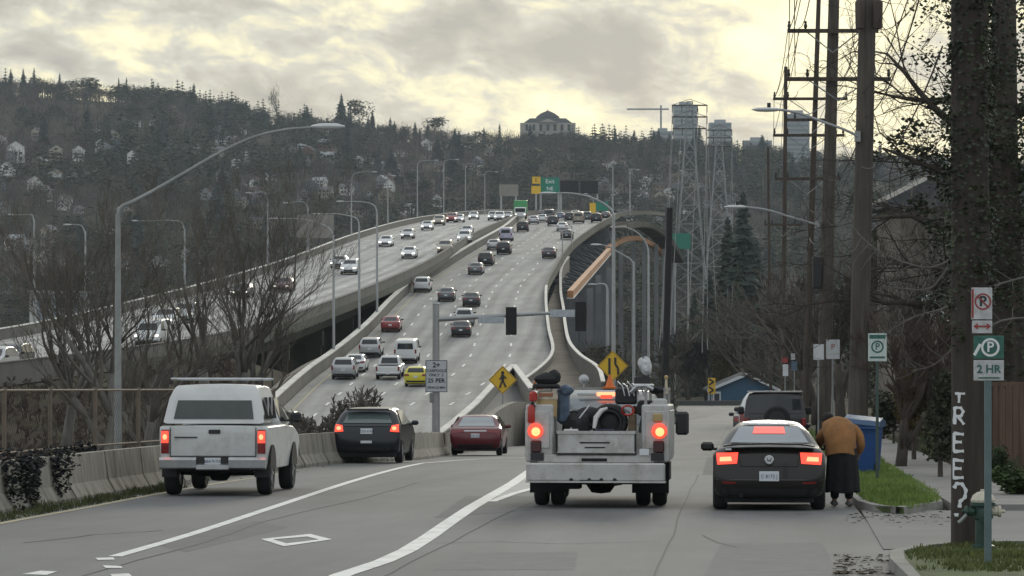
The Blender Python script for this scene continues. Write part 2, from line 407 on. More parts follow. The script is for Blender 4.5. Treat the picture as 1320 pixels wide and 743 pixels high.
# the street
def strip(name, x0, x1, y0, y1, m, zf=street_z, dz=0.0, label=None, step=3.0, nx=6): return ribbon(name, x0, x1, zf, y0, y1, m, step, nx, dz, label)
b = MB(); rows = []; uv = []
for y in np.arange(-60, 456, 3.0):
    a, c = SLx(y), SRx(y)+.02; rows.append([]) 
    for i in range(17):
        x = a+(c-a)*i/16; rows[-1].append((x, y, street_xz(x, y))); uv.append((x-a, y))
b.grid(rows); struct(tag(b.build('street', M_asph, smooth='full', fix=False, uv=uv), 'worn grey asphalt street going downhill'))
M_bark = mat('tree_bark', (0.085, 0.072, 0.06), .95, var=.35, scale=5, bump=.6, stretch=(1, 1, .25))
M_win = mat('dark_window', (0.03, 0.035, 0.04), .25)
# ---------------------------------------------------------------- freeway barriers, viaduct, ramps
def capped_wall(name, label, xf, zf, y0, y1, h, t, base=0.0, step=6, cap=.09, group=None, m=None, capm=None, cap_h=.06):
    r = thing(name, label, 'barrier', group=group)
    b = MB(); wall_along(b, xf, zf, y0, y1, h, t, step, base); b.build('wall', m or M_rail, r)
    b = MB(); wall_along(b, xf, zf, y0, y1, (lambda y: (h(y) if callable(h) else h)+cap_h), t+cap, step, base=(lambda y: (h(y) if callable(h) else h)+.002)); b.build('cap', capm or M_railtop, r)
    return r
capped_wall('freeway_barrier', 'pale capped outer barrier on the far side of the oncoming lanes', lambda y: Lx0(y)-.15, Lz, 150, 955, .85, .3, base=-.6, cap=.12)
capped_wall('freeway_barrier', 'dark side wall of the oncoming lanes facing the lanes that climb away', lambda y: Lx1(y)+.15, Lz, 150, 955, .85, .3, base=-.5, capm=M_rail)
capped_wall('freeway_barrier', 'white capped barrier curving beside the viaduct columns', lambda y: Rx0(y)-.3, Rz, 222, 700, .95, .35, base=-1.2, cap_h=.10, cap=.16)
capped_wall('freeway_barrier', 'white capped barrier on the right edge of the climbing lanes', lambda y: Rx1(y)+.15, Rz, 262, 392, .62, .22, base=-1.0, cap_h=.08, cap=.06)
capped_wall('freeway_barrier', 'dark railing wall along the right edge of the bridge up to the crest', lambda y: Rx1(y)+.15, Rz, 392.2, 955, .55, .2, base=-.25, cap_h=.07, cap=.05, m=M_side, capm=M_rail)
# viaduct of the oncoming lanes
va = thing('viaduct', 'concrete viaduct carrying the oncoming lanes over the median', 'viaduct')
b = MB(); rows = []
for y in list(np.arange(225, 700, 6.0)):
    x0, x1, z = Lx0(y)-.3, Lx1(y)+.32, Lz(y)
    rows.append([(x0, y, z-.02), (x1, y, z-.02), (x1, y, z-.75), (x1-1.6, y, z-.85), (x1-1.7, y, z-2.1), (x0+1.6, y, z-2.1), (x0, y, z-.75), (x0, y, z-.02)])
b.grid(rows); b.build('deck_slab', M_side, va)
for y in np.arange(262, 640, 22.0):
    z = Lz(y)-2.1; gz = terrain_z(Lx1(y)-4, y)-2
    b = MB(); x0, x1 = Lx0(y)+1.2, Lx1(y)-1.0
    b.box(((x0+x1)/2, y, z-.7), (x1-x0, 1.6, 1.4))
    for fx in (.06, .36, .66, .95): b.box((x0+(x1-x0)*fx, y, (z-1.4+gz)/2), (1.3, 1.3, z-1.4-gz))
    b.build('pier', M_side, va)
# lanes climbing away also leave the ground
vb = thing('viaduct', 'deck and columns under the lanes climbing to the bridge crest', 'viaduct')
b = MB(); rows = []
for y in list(np.arange(330, 720, 6.0)):
    x0, x1, z = Rx0(y)-.45, Rx1(y)+.3, Rz(y)
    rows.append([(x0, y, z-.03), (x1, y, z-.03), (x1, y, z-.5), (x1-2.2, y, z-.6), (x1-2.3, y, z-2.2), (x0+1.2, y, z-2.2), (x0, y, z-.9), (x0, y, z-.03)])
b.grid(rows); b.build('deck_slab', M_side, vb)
M_pier = mat('pale_pier_concrete', (0.20, 0.21, 0.215), .9, var=.2, scale=.2)
for y in np.arange(390, 700, 30.0):
    z = Rz(y)-2.2; gz = terrain_z(Rx1(y)-3, y)-2; x0, x1 = Rx0(y)+1, Rx1(y)-.6
    b = MB(); b.box(((x0+x1)/2, y, z-.7), (x1-x0, 1.5, 1.4))
    for fx in (.08, .5, .93): b.box((x0+(x1-x0)*fx, y, (z-1.4+gz)/2), (1.1, 1.3, z-1.4-gz))
    b.build('pier', M_pier, vb)
# wall in the median below the viaduct end
b = MB(); wall_along(b, lambda y: Rx0(y)-.9, lambda y: Rz(y), 216, 300, lambda y: .6+.5*math.sin((y-216)/84*math.pi), .4, 6, base=-2)
tag(b.build('retaining_wall', mat('brown_stained_wall', (0.13, .115, .095), .9, var=.3, scale=.6)), 'brown stained retaining wall left of the climbing lanes', 'wall')
# ramp beside the climbing lanes
r2 = herm([235, 255, 285, 310, 345, 375, 420, 455, 475], [6.0, 6.2, 5.4, 5.0, 5.1, 5.4, 5.7, 6.4, 7.6]); 
rz2 = herm([235, 255, 285, 310, 345, 375, 420, 455, 475], [-3.6, -3.0, -2.35, -1.65, -.1, 1.3, 4.0, 7.0, 8.6])
M_ramp = mat('brown_gravel_strip', (0.15, 0.128, 0.10), .95, var=.35, scale=.5, dirt=(.09, .07, .045), dscale=.15)
ribbon('ramp', lambda y: Rx1(y)+.25, lambda y: max(r2(y), Rx1(y)+.4), lambda y: min(rz2(y), Rz(y)+.1), 236, 474, M_ramp, label='brown gravel strip beside the climbing lanes')
capped_wall('ramp_barrier', 'white capped barrier of the narrow strip right of the freeway', lambda y: r2(y)+.15, rz2, 236, 474, .70, .22, base=-1.8, cap_h=.09, cap=.08)
# walls of the on-ramp that dives towards the freeway
def poly_wall(name, label, pts, drop, t, cap=True, m=None, cat='wall'):
    r = thing(name, label, cat); b = MB(); c = MB()
    for a, q in zip(pts[:-1], pts[1:]):
        d = Vector((q.x-a.x, q.y-a.y, 0)).normalized(); n = Vector((-d.y, d.x, 0))*t/2
        for bb, lo, hi, k in ((b, -drop, 0, 1), (c, .003, .10, 1.5)):
            if bb is c and not cap: continue
            vs = [a-n*k+Vector((0, 0, lo)), a+n*k+Vector((0, 0, lo)), a+n*k+Vector((0, 0, hi)), a-n*k+Vector((0, 0, hi)), q-n*k+Vector((0, 0, lo)), q+n*k+Vector((0, 0, lo)), q+n*k+Vector((0, 0, hi)), q-n*k+Vector((0, 0, hi))]
            bb.add(vs, [(0, 1, 2, 3), (4, 7, 6, 5), (0, 4, 5, 1), (1, 5, 6, 2), (2, 6, 7, 3), (3, 7, 4, 0)])
    b.build('face', m or M_barrier, r)
    if cap: c.build('cap', M_railtop, r)
    return r
poly_wall('ramp_wall', 'grey ramp wall rising to a point behind the yellow pedestrian sign', [P(563, 562, 172), P(588, 543, 186), P(613, 521, 205), P(638, 494, 237), P(662, 471.5, 265)], 3.0, .28, m=mat('ramp_wall_grey', (.20, .20, .195), .9, var=.15, scale=.4))
poly_wall('ramp_wall', 'white capped ramp wall falling from the point towards the service truck', [P(662.4, 471.6, 264.6), P(674, 487, 240), P(684, 500, 218), P(694, 514, 198), P(705, 524, 182)], 3.0, .28)
M_ivy = mat('dark_ivy', (0.018, 0.021, 0.014), .85, var=.6, scale=3)
# near concrete barrier: separate cast sections
def jersey(L, L0=3.62):
    L = L0
    b = MB(); pr = [(-.30, 0), (-.30, .10), (-.17, .33), (-.10, .84), (.10, .84), (.17, .33), (.30, .10), (.30, 0)]
    rows = [[(x, y, z) for x, z in pr+pr[:1]] for y in np.linspace(-L/2, L/2, 4)]
    b.grid(rows); b.add([rows[0][i] for i in range(8)], [tuple(range(8))]); b.add([rows[-1][i] for i in range(8)], [tuple(range(7, -1, -1))])
    return b
y = 46.0; first = None; k = 0
BL = ['stained pale concrete barrier section nearest the camera at the left edge', 'concrete barrier section with a dark ivy clump over its top', 'mossy concrete barrier section left of the white pickup', 'weathered concrete barrier section along the left kerb behind the vehicles']
while y < 128:
    L = 3.7; y2 = y+3.75
    x0, x1 = SLx(y), SLx(y2); o = jersey(L).build('concrete_barrier', M_barrier, loc=((x0+x1)/2-.1, (y+y2)/2, street_xz(x0, (y+y2)/2)-.02), rz=-math.atan2(x1-x0, y2-y))
    o.rotation_euler.x = -math.atan(SG); o.data.transform(o.matrix_basis); o.matrix_basis = Matrix()
    lab = 'mossy weathered concrete barrier section in the row left of the white pickup' if y < 75 else 'plain grey concrete barrier section in the row right of the white pickup'
    tag(o, lab, 'barrier', 'concrete barrier sections along the left kerb'); y = y2-(abs(x1-x0)*.02)
b = MB(); wall_along(b, lambda y: BLx(y)-.1, lambda y: street_xz(BLx(y), y), 127, 215, lambda y: .82+1.5*sm((y-140)/50), .35, 4, base=-.8)
tag(b.build('curved_barrier', M_barrier), 'grey concrete barrier curving right behind the red sedan', 'barrier')

# ---------------------------------------------------------------- curved steel bridge right of the crest
M_orange = mat('rusty_orange_steel', (0.42, 0.20, 0.085), .7, var=.3, scale=.4)
M_archc = mat('weathered_arch_concrete', (.085, .08, .068), .95, var=.3, scale=.2, spec=.1)
M_steel = mat('dark_bridge_steel', (0.065, 0.075, 0.08), .6, var=.3, scale=.3)
br = thing('arched_bridge', 'curved bridge with dark parapet and rusty orange arch girder', 'bridge')
dk = [P(786, 294, 590), P(796, 291, 612), P(808, 290, 635), P(820, 292, 655), P(834, 300, 668), P(848, 313, 676), P(857, 327, 680), P(862, 336, 682)]
def sweep(b, pts, prof):
    rows = []
    for i, p in enumerate(pts):
        d = pts[min(i+1, len(pts)-1)]-pts[max(i-1, 0)]; d.z = 0; d.normalize(); n = Vector((d.y, -d.x, 0))
        rows.append([tuple(p+n*a+Vector((0, 0, h))) for a, h in prof+prof[:1]])
    b.grid(rows); k = len(prof)
    b.add(rows[0][:k], [tuple(range(k))]); b.add(rows[-1][:k], [tuple(range(k-1, -1, -1))])
def smooth_pts(pts, n=4):
    out = []
    for i in range(len(pts)-1):
        p0, p1, p2, p3 = pts[max(i-1, 0)], pts[i], pts[i+1], pts[min(i+2, len(pts)-1)]
        for k in range(n):
            t = k/n; out.append(.5*((2*p1)+(-p0+p2)*t+(2*p0-5*p1+4*p2-p3)*t*t+(-p0+3*p1-3*p2+p3)*t**3))
    return out+[pts[-1]]
dk = smooth_pts(dk)
b = MB(); sweep(b, dk, [(0, 0), (3, 0), (3, -.5), (0, -.5)]); b.build('deck', M_archc, br)
b = MB(); sweep(b, dk, [(-.15, -.4), (-.12, .6), (.12, .6), (.12, -.4)]); b.build('parapet', M_archc, br)
b = MB(); sweep(b, dk, [(2.9, -.4), (2.9, .6), (3.1, .6), (3.1, -.4)]); b.build('parapet', M_archc, br)
ar = smooth_pts([P(783, 322, 575), P(795, 313, 600), P(808, 308, 628), P(821, 307.5, 650), P(835, 313, 664), P(848, 322, 674), P(862, 336, 680)])
b = MB(); sweep(b, ar, [(-.4, -.42), (-.4, .42), (.4, .42), (.4, -.42)]); b.build('arch_girder', M_orange, br)
bm_ = smooth_pts([P(735, 379, 415), P(750, 362, 455), P(768, 342, 510), P(785, 323, 574)])
b = MB(); sweep(b, bm_, [(-.35, -.45), (-.35, .38), (.35, .38), (.35, -.45)]); b.build('lower_girder', M_orange, br)
b = MB(); sweep(b, bm_, [(-.42, -.60), (-.42, -.46), (.42, -.46), (.42, -.60)]); b.build('girder_flange', M_railtop, br)
b = MB()
for i, p in enumerate(bm_[1:-1]):                       # posts and diagonals from girder to the deck above
    d = p.y; top = Vector((Rx1(d)-.6, d, Rz(d)-2.1))
    b.cyl(p, top, .16, n=6); q = bm_[i+2]; b.build('bracing', M_steel, br); b = MB()
    b.cyl(p, Vector((Rx1(q.y)-.6, q.y, Rz(q.y)-2.1)), .11, n=5); b.build('bracing', M_steel, br); b = MB()
for i, p in enumerate(ar[2:-2:2]):
    q = min(dk, key=lambda w_: (w_-p).length); b.cyl(p, q-Vector((0, 0, 1.1)), .2, n=6); b.build('bracing', M_steel, br); b = MB()
for (u, v, d) in ((757, 355, 475), (789, 322, 590), (820, 309, 652), (846, 321, 674), (745, 372, 436), (772, 345, 520), (806, 312, 640), (836, 315, 668), (856, 326, 682)):
    p = P(u, v, d); gz = terrain_z(p.x, p.y)-2
    b = MB(); b.box((p.x+1.5, p.y, (p.z+gz)/2), (.9, 1.2, p.z-gz), taper=.8); b.build('pier', M_pier, br)

# ---------------------------------------------------------------- street markings, kerbs, sidewalk
def G(u, v, dz=0.0):
    y = F*CZ/(v-V0-F*SG)
    for _ in range(12): y = F*(CZ-street_xz((u-660)/F*y, y)-0)/(v-V0)*.5+y*.5
    x = (u-660)/F*y; return Vector((x, y, street_xz(x, y)+dz))
def flat_line(name, pts, wd, m, dz=.006, n=3, lab=None, kind='structure', w0=None):
    pts = smooth_pts([G(*p, dz) for p in pts], n) if n > 1 else [G(*p, dz) for p in pts]
    rows = []
    for i, p in enumerate(pts):
        d = pts[min(i+1, len(pts)-1)]-pts[max(i-1, 0)]; d.z = 0; d.normalize(); q = Vector((d.y, -d.x, 0))*((wd if not w0 else w0+(wd-w0)*i/(len(pts)-1))/2)
        a, c = p-q, p+q; rows.append([(a.x, a.y, street_xz(a.x, a.y)+dz), (c.x, c.y, street_xz(c.x, c.y)+dz)])
    b = MB(); b.grid(rows); return struct(tag(b.build(name, m, fix=False), lab), kind)
def flat_poly(name, pts, m, dz=.006, lab=None, hole=None):
    b = MB(); n = len(pts); vs = [G(*p, dz) for p in pts]
    if hole:
        vs += [G(*p, dz) for p in hole]; b.add(vs, [(i, (i+1) % n, n+(i+1) % n, n+i) for i in range(n)])
    else: b.add(vs, [tuple(range(n))])
    return struct(tag(b.build(name, m, fix=False), lab))
flat_line('lane_marking', [(148, 718), (250, 688), (350, 655), (450, 622), (510, 605), (560, 596), (600, 592), (645, 589.5), (690, 588)], .17, M_white, lab='long white lane line sweeping left of the centre lane')
flat_line('lane_marking', [(430, 748), (443, 741), (525, 710), (607, 655), (684, 607), (730, 580)], .24, M_white, lab='broad white lane line leading under the service truck')
flat_poly('lane_marking', [(336, 695.5), (400, 689), (428, 696), (366, 705)], M_white, lab='white diamond outline painted in the centre lane', hole=[(352, 696), (396, 692.3), (411, 696.3), (369, 701.2)])
for q in ([(123, 720), (146, 719.3), (148, 722.2), (126, 722.6)], [(132, 729.5), (156, 730.5), (158, 733), (136, 733)], [(142, 741), (166, 740), (172, 745), (146, 746)], [(28, 741), (52, 736.5), (74, 737.5), (60, 742)]):
    flat_poly('lane_marking', q, M_white, lab='short broken white paint patch near the camera')
flat_poly('lane_marking', [(632, 647), (660, 626), (682, 612), (700, 612), (700, 628)], mat('faded_white_paint', (.40, .40, .385), .8, var=.3, scale=3, dirt=(.17, .17, .17), dscale=1.5, damt=.9), .003, 'faded white gore paint beside the service truck wheels')
flat_line('lane_marking', [(634, 647), (665, 636), (692, 629)], .16, M_white, .007, lab='white gore edge line beside the service truck wheels')
flat_line('lane_marking', [(-60, 690), (0, 675.5), (108, 655.5), (172, 643), (210, 636), (290, 622), (380, 609)], .13, M_yellow, lab='worn yellow edge line beside the left barrier')
M_crack = mat('tar_crack', (.035, .035, .036), .8, var=.3, scale=8)
M_patch = mat('newer_asphalt', (.11, .112, .115), .9, var=.2, scale=5, dirt=(.16, .16, .155), dscale=1.2)
for i, q in enumerate(([(100, 745), (180, 722), (254, 703), (300, 688), (339, 673), (405, 657), (472, 642), (540, 622)], [(493, 745), (530, 725), (583, 699), (640, 668), (689, 647), (740, 622)], [(842, 746), (852, 722), (868, 690), (876, 662), (886, 640), (900, 612)], [(1135, 684), (1147, 692), (1160, 706), (1171, 718)], [(905, 690), (925, 700), (950, 706)])):
    pts = []
    for a, c in zip(q[:-1], q[1:]):
        for t in (0, .33, .66): pts.append((a[0]+(c[0]-a[0])*t+rnd.uniform(-1.3, 1.3), a[1]+(c[1]-a[1])*t))
    pts.append(q[-1]); flat_line('pavement_crack', pts, .028, M_crack, .004, 1, ['dark crack running along the centre lane', 'dark seam between the lanes left of the service truck', 'wavy dark crack in the right lane', 'short dark crack in the driveway', 'short dark crack near the dark coupe'][i])
flat_poly('road_patch', [(560, 668), (720, 655), (700, 640), (600, 640)], M_patch, .0025, 'slightly darker asphalt patch in the centre lane')
M_stain = mat('oil_stained_asphalt', (.088, .089, .090), .75, var=.22, scale=3, dirt=(.13, .132, .132), dscale=1.1, damt=.95)
M_pale = mat('worn_pale_asphalt', (.150, .151, .150), .9, var=.14, scale=4, dirt=(.125, .127, .127), dscale=1.3, damt=.9)
for i, (m_, q) in enumerate(((M_pale, [(905, 748), (1085, 748), (1060, 700), (930, 700)]), (M_patch, [(190, 700), (330, 672), (372, 680), (240, 712)]), (M_pale, [(560, 735), (740, 735), (745, 712), (600, 712)]), (M_patch, [(905, 612), (985, 612), (972, 590), (912, 590)]))):
    flat_poly('road_patch', q, m_, .0012+.0003*i, ('pale worn asphalt patch in the lower right lane', 'dark repair patch left of the painted diamond', 'pale worn patch near the camera between the lane lines', 'dark repair patch ahead of the black coupe')[i])
for i, q in enumerate(([(560, 700), (640, 699), (740, 701), (850, 699)], [(868, 664), (930, 662), (1000, 664), (1090, 662)], [(30, 700), (120, 690), (210, 684)])): 
    pts = [(a[0]+(c[0]-a[0])*t, a[1]+(c[1]-a[1])*t+rnd.uniform(-.7, .7)) for a, c in zip(q[:-1], q[1:]) for t in (0, .25, .5, .75)]+[q[-1]]; flat_line('pavement_crack', pts, .035, M_crack, .0045, 1, ('thin crack across the lane behind the service truck', 'thin crack across the lane behind the black coupe', 'thin crack across the left lane near the edge line')[i])
# freeway markings: broken lane lines as fractions of the width
b = MB()
for fr in (.2, .405, .61, .8):
    for y in np.arange(232, 700, 12.0):
        rows = []
        for yy in (y, y+1.7, y+3.4):
            x = Rx0(yy)+(Rx1(yy)-Rx0(yy))*fr; rows.append([(x-.09, yy, Rz(yy)+.025), (x+.09, yy, Rz(yy)+.025)])
        b.grid(rows)
for fr, w_ in ((.035, .14),):
    rows = []
    for yy in np.arange(222, 700, 5.0):
        x = Rx0(yy)+.9; rows.append([(x-w_/2, yy, Rz(yy)+.02), (x+w_/2, yy, Rz(yy)+.02)])
    b.cm = 1; b.grid(rows); b.cm = 0
struct(tag(b.build('freeway_lane_markings', [M_white, M_yellow], fix=False), 'broken white lane dashes on the climbing lanes'))
b = MB()
for fr in (.25, .5, .75):
    for y in np.arange(200, 700, 12.0):
        rows = []
        for yy in (y, y+1.5, y+3.0):
            x = Lx0(yy)+(Lx1(yy)-Lx0(yy))*fr; rows.append([(x-.08, yy, Lz(yy)+.025), (x+.08, yy, Lz(yy)+.025)])
        b.grid(rows)
for off in (.8, -.8):
    rows = []
    for yy in np.arange(200, 700, 5.0):
        x = (Lx0(yy) if off > 0 else Lx1(yy))+off; rows.append([(x-.06, yy, Lz(yy)+.02), (x+.06, yy, Lz(yy)+.02)])
    b.grid(rows)
struct(tag(b.build('freeway_lane_markings', M_white, fix=False), 'lane dashes and edge lines on the oncoming lanes'))

M_walk = mat('sidewalk_concrete', (.235, .228, .215), .9, var=.14, scale=1.2, bump=.2, dirt=(.13, .125, .11), dscale=.8, damt=.6)
M_kerb = mat('kerb_concrete', (.23, .225, .205), .9, var=.2, scale=2, bump=.3, dirt=(.12, .115, .10), dscale=1.5)
M_grass = mat('grass_blades', (0.12, 0.22, 0.03), .7, var=.45, scale=1.3, varcol=(.24, .33, .07))
M_moss = mat('moss_ground', (0.07, 0.10, 0.03), .95, var=.5, scale=2.5, dirt=(.10, .08, .05), dscale=1.2)
def slab(name, pts, m, h, lab, kerbw=0, grassm=None, thick=.3):
    """raised slab over the street plane; optional kerb ring"""
    pts = [Vector((p[0], p[1], 0)) for p in pts]; n = len(pts)
    b = MB(); b.add([(p.x, p.y, street_z(p.y)+h) for p in pts]+[(p.x, p.y, street_z(p.y)+h-thick) for p in pts], [tuple(range(n))]+[(i, i+n, (i+1) % n+n, (i+1) % n) for i in range(n)])
    o = struct(tag(b.build(name, m), lab)); return o
def gx(u, v): q = G(u, v); return (q.x, q.y)
def ring(name, pts, w_, h, m, lab):
    """kerb stones round an outline"""
    c = Vector((sum(p[0] for p in pts)/len(pts), sum(p[1] for p in pts)/len(pts))); n = len(pts); vs = []
    for i, p in enumerate(pts):
        a = Vector(pts[i-1]); q = Vector(pts[(i+1) % n]); t = (q-a).normalized(); nn = Vector((t.y, -t.x)); p = Vector(p)
        if nn.dot(p-c) < 0: nn = -nn
        i_ = p-nn*w_; z = street_z(p.y); vs += [(p.x+nn.x*.02, p.y+nn.y*.02, z-.1), (p.x, p.y, z+h), (i_.x, i_.y, z+h), (i_.x, i_.y, z-.1)]
    b = MB(); b.add(vs, [(i*4+k, i*4+k+1, ((i+1) % n)*4+k+1, ((i+1) % n)*4+k) for i in range(n) for k in range(3)])
    return struct(tag(b.build(name, m), lab))
def inside(x, y, poly):
    c = False
    for i in range(len(poly)):
        x1, y1 = poly[i]; x2, y2 = poly[i-1]
        if (y1 > y) != (y2 > y) and x < (x2-x1)*(y-y1)/(y2-y1)+x1: c = not c
    return c
def grass(name, poly, n, zf, hmin, hmax, lab, m=None, clump=.0, yel=.0):
    b = MB(); xs = [p[0] for p in poly]; ys = [p[1] for p in poly]; k = 0; tries = 0
    while k < n and tries < n*20:
        tries += 1
        x = rnd.uniform(min(xs), max(xs)); y = rnd.uniform(min(ys), max(ys))
        if not inside(x, y, poly): continue
        e = mnoise.noise(Vector((x*1.7, y*.8, 3)))
        if rnd.random() > .62+e*1.1: continue
        k += 1; z = zf(x, y); a = rnd.uniform(0, 6.28); h = rnd.uniform(hmin, hmax)*(1+e*.8); w_ = rnd.uniform(.006, .014)
        lx, ly = rnd.uniform(-.6, .6)*h, rnd.uniform(-.6, .6)*h; dx, dy = math.cos(a)*w_, math.sin(a)*w_
        b.add([(x-dx, y-dy, z-.01), (x+dx, y+dy, z-.01), (x+lx*.5+dx*.6, y+ly*.5, z+h*.65), (x+lx, y+ly, z+h)], [(0, 1, 2), (0, 2, 3)])
    return tag(b.build(name, m or M_grass, fix=False), lab, kind='stuff')
# driveway apron and sidewalk
slab('driveway', [(SRx(43)-.05, 43.0), (16, 43.0), (16, 56.5), (SRx(56)+.1, 56.5)], mat('driveway_concrete', (.185, .183, .178), .9, var=.16, scale=1.0, dirt=(.12, .118, .11), dscale=.5, damt=.7), .014, 'pale concrete driveway crossing the sidewalk')
wl = lambda y: SRx(y)+1.55; wr = lambda y: SRx(y)+3.1
slab('sidewalk', [(wl(y), y) for y in np.arange(56.5, 151, 5)]+[(wr(y), y) for y in np.arange(150, 56, -5)][:-1]+[(wr(56.5), 56.5)], M_walk, .11, 'concrete sidewalk running downhill beside the parked cars')
b = MB()
for y in np.arange(58, 150, 1.55): b.quad((wl(y), y, street_z(y)+.1135), (wr(y), y, street_z(y)+.1135), (wr(y), y+.03, street_z(y)+.1135), (wl(y), y+.03, street_z(y)+.1135))
struct(tag(b.build('sidewalk_joints', M_crack, fix=False), 'dark joints across the sidewalk'))
# near grass island round the graffiti pole
i1 = [(3.9, 34), (4.15, 38.3), (4.35, 40.2), (4.9, 41.8), (5.6, 42.7), (8.0, 42.9), (8.0, 34)]
slab('planting_strip', [(a*.995+.03, b_) for a, b_ in i1], M_moss, .10, 'mossy strip around the graffiti pole and hydrant'); ring('kerb', i1, .16, .13, M_kerb, 'rounded kerb of the near mossy strip')
grass('grass', [(4.2, 36), (4.5, 40), (5.0, 41.6), (5.7, 42.5), (8, 42.7), (8, 36)], 9000, lambda x, y: street_z(y)+.10, .02, .07, 'short mossy grass around the graffiti pole', m=mat('mossy_grass', (.09, .135, .028), .8, var=.5, scale=1.5, varcol=(.17, .19, .055)))
# far grass island by the person
i2 = [gx(1215, 656), gx(1165, 664), gx(1125, 661), gx(1105, 655), gx(1095, 645), gx(1090, 634), (SRx(77)+.02, 77), (SRx(95)+.02, 95), (SRx(150)+.02, 150), (wl(150)-.01, 150), (wl(95)-.01, 95), (wl(77)-.01, 77), (wl(62)-.01, 62)]
slab('planting_strip', i2, M_moss, .10, 'grassy strip between kerb and sidewalk by the recycling bin'); ring('kerb', i2, .15, .125, M_kerb, 'curved kerb of the grassy strip by the parked coupe')
grass('grass', [(a+(.12 if a < 7 else 0), b_+.15 if b_ < 70 else b_) for a, b_ in i2[:7]]+i2[10:], 15000, lambda x, y: street_z(y)+.10, .04, .13, 'bright green grass on the strip beside the recycling bin')
grass('grass', [(SRx(95), 95), (SRx(150), 150), (wl(150), 150), (wl(95), 95)], 3000, lambda x, y: street_z(y)+.10, .08, .2, 'grass on the strip further down the street')
# bank to the right of the sidewalk
bank = [(wr(57), 57), (wr(150), 150), (wr(150)+6, 150), (wr(57)+6, 57)]
grass('grass', bank, 16000, terrain_z, .08, .28, 'rough grass and weeds on the bank right of the sidewalk', m=mat('bank_grass', (.075, .10, .035), .85, var=.55, scale=.6, varcol=(.16, .15, .08)))
# litter and dead leaves at the kerb foot
b = MB()
for i in range(650):
    t = rnd.random(); 
    if rnd.random() < .45: q = G(rnd.uniform(1075, 1185), 742-rnd.random()**2*26)
    elif rnd.random() < .5: q = G(rnd.uniform(1090, 1230), rnd.gauss(668, 4))
    else:
        y = rnd.uniform(46, 100); q = Vector((SLx(y)+abs(rnd.gauss(.35, .2)), y, street_z(y)))
    s = rnd.uniform(.015, .05); a = rnd.uniform(0, 6.3); h = rnd.uniform(0, .02)
    b.add([(q.x+math.cos(a+k*1.57)*s, q.y+math.sin(a+k*1.57)*s*.8, q.z+.012+h*(k % 2)) for k in range(4)], [(0, 1, 2, 3)])
tag(b.build('dead_leaves', mat('dead_leaf', (.075, .055, .035), .9, var=.5, scale=9), fix=False), 'dead leaves and grit along the kerbs', kind='stuff')

# ramp pavement between the pointed ramp wall and the curved barrier
b = MB(); rows = []
for y in np.arange(172, 262, 6.0):
    t = (y-172)/90; xa = float(np.interp(y, [172, 186, 205, 237, 265], [(563-660)/F*172, (588-660)/F*186, (613-660)/F*205, (638-660)/F*237, (662-660)/F*265])); za = float(np.interp(y, [172, 186, 205, 237, 265], [zv(562, 172), zv(543, 186), zv(521, 205), zv(494, 237), zv(471.5, 265)]))-.75
    xb = max(BLx(min(y, 205))-.3, xa+.6) if y < 205 else max(1.6-(y-205)*.02, xa+.5); rows.append([(xa+.15+(xb-xa)*k, y, za-(.35*k)) for k in (0, .5, 1)])
b.grid(rows); struct(tag(b.build('ramp', M_asph2 if 'M_asph2' in globals() else mat('ramp_asphalt', (.15, .15, .148), .9, var=.12, scale=.6), smooth='full', fix=False), 'grey ramp pavement rising behind the curved barrier'))
# ---------------------------------------------------------------- vehicles
M_tyre = mat('tyre_rubber', (.018, .018, .019), .85, var=.3, scale=6)
M_rim = mat('alloy', (.45, .46, .47), .35, .8); M_chrome = mat('chrome', (.62, .63, .64), .22, .95); M_under = mat('underbody', (.010, .010, .011), .9)
M_glass = mat('tinted_glass', (.020, .024, .027), .06, spec=.6); M_glassr = mat('pale_reflecting_glass', (.30, .33, .35), .10, spec=.8, metal=.35)  # the second glass has its reflected sky painted in as a pale base colour
M_plast = mat('black_plastic', (.020, .020, .022), .55, var=.2, scale=5)
M_tail = mat('red_lens', (.20, .010, .01), .25, coat=.6); M_taillit = mat('lit_tail_lamp', (.7, .03, .02), .3, emit=(1.0, .085, .045), estr=1.0); M_tailhot = mat('lit_lamp_core', (.9, .2, .1), .3, emit=(1.0, .26, .12), estr=2.0)
M_head = mat('lit_head_lamp', (.9, .9, .85), .2, emit=(1.0, .95, .82), estr=1.6); M_headoff = mat('clear_lamp', (.6, .62, .62), .15, spec=.8)
M_plate = mat('licence_plate', (.62, .65, .68), .5); M_platetxt = mat('plate_ink', (.03, .05, .12), .6)
PAINT = {}
def paint(name, col, met=0.0, rough=.35, **k):
    if name not in PAINT: PAINT[name] = mat('paint_'+name, col, rough, met, coat=.3 if max(col) < .06 else .5, **k)
    return PAINT[name]
for n_, c_, mm in (('white', (.66, .67, .67), 0), ('silver', (.46, .47, .48), .35), ('grey', (.13, .135, .14), .4), ('charcoal', (.045, .047, .05), .3), ('black', (.014, .014, .016), 0), ('red', (.26, .02, .02), 0), ('maroon', (.10, .012, .016), .2), ('yellow', (.66, .58, .04), 0), ('blue', (.06, .09, .17), .3), ('navy', (.022, .03, .042), .3), ('tan', (.32, .28, .22), .2), ('green', (.05, .30, .10), 0), ('lilac', (.45, .44, .55), .1)):
    paint(n_, c_, mm)
def chaikin(p, n=2, closed=True):
    for _ in range(n):
        q = []
        for i in range(len(p)):
            a, c = p[i], p[(i+1) % len(p)]; q += [(a[0]*.75+c[0]*.25, a[1]*.75+c[1]*.25), (a[0]*.25+c[0]*.75, a[1]*.25+c[1]*.75)]
        p = q
    return p
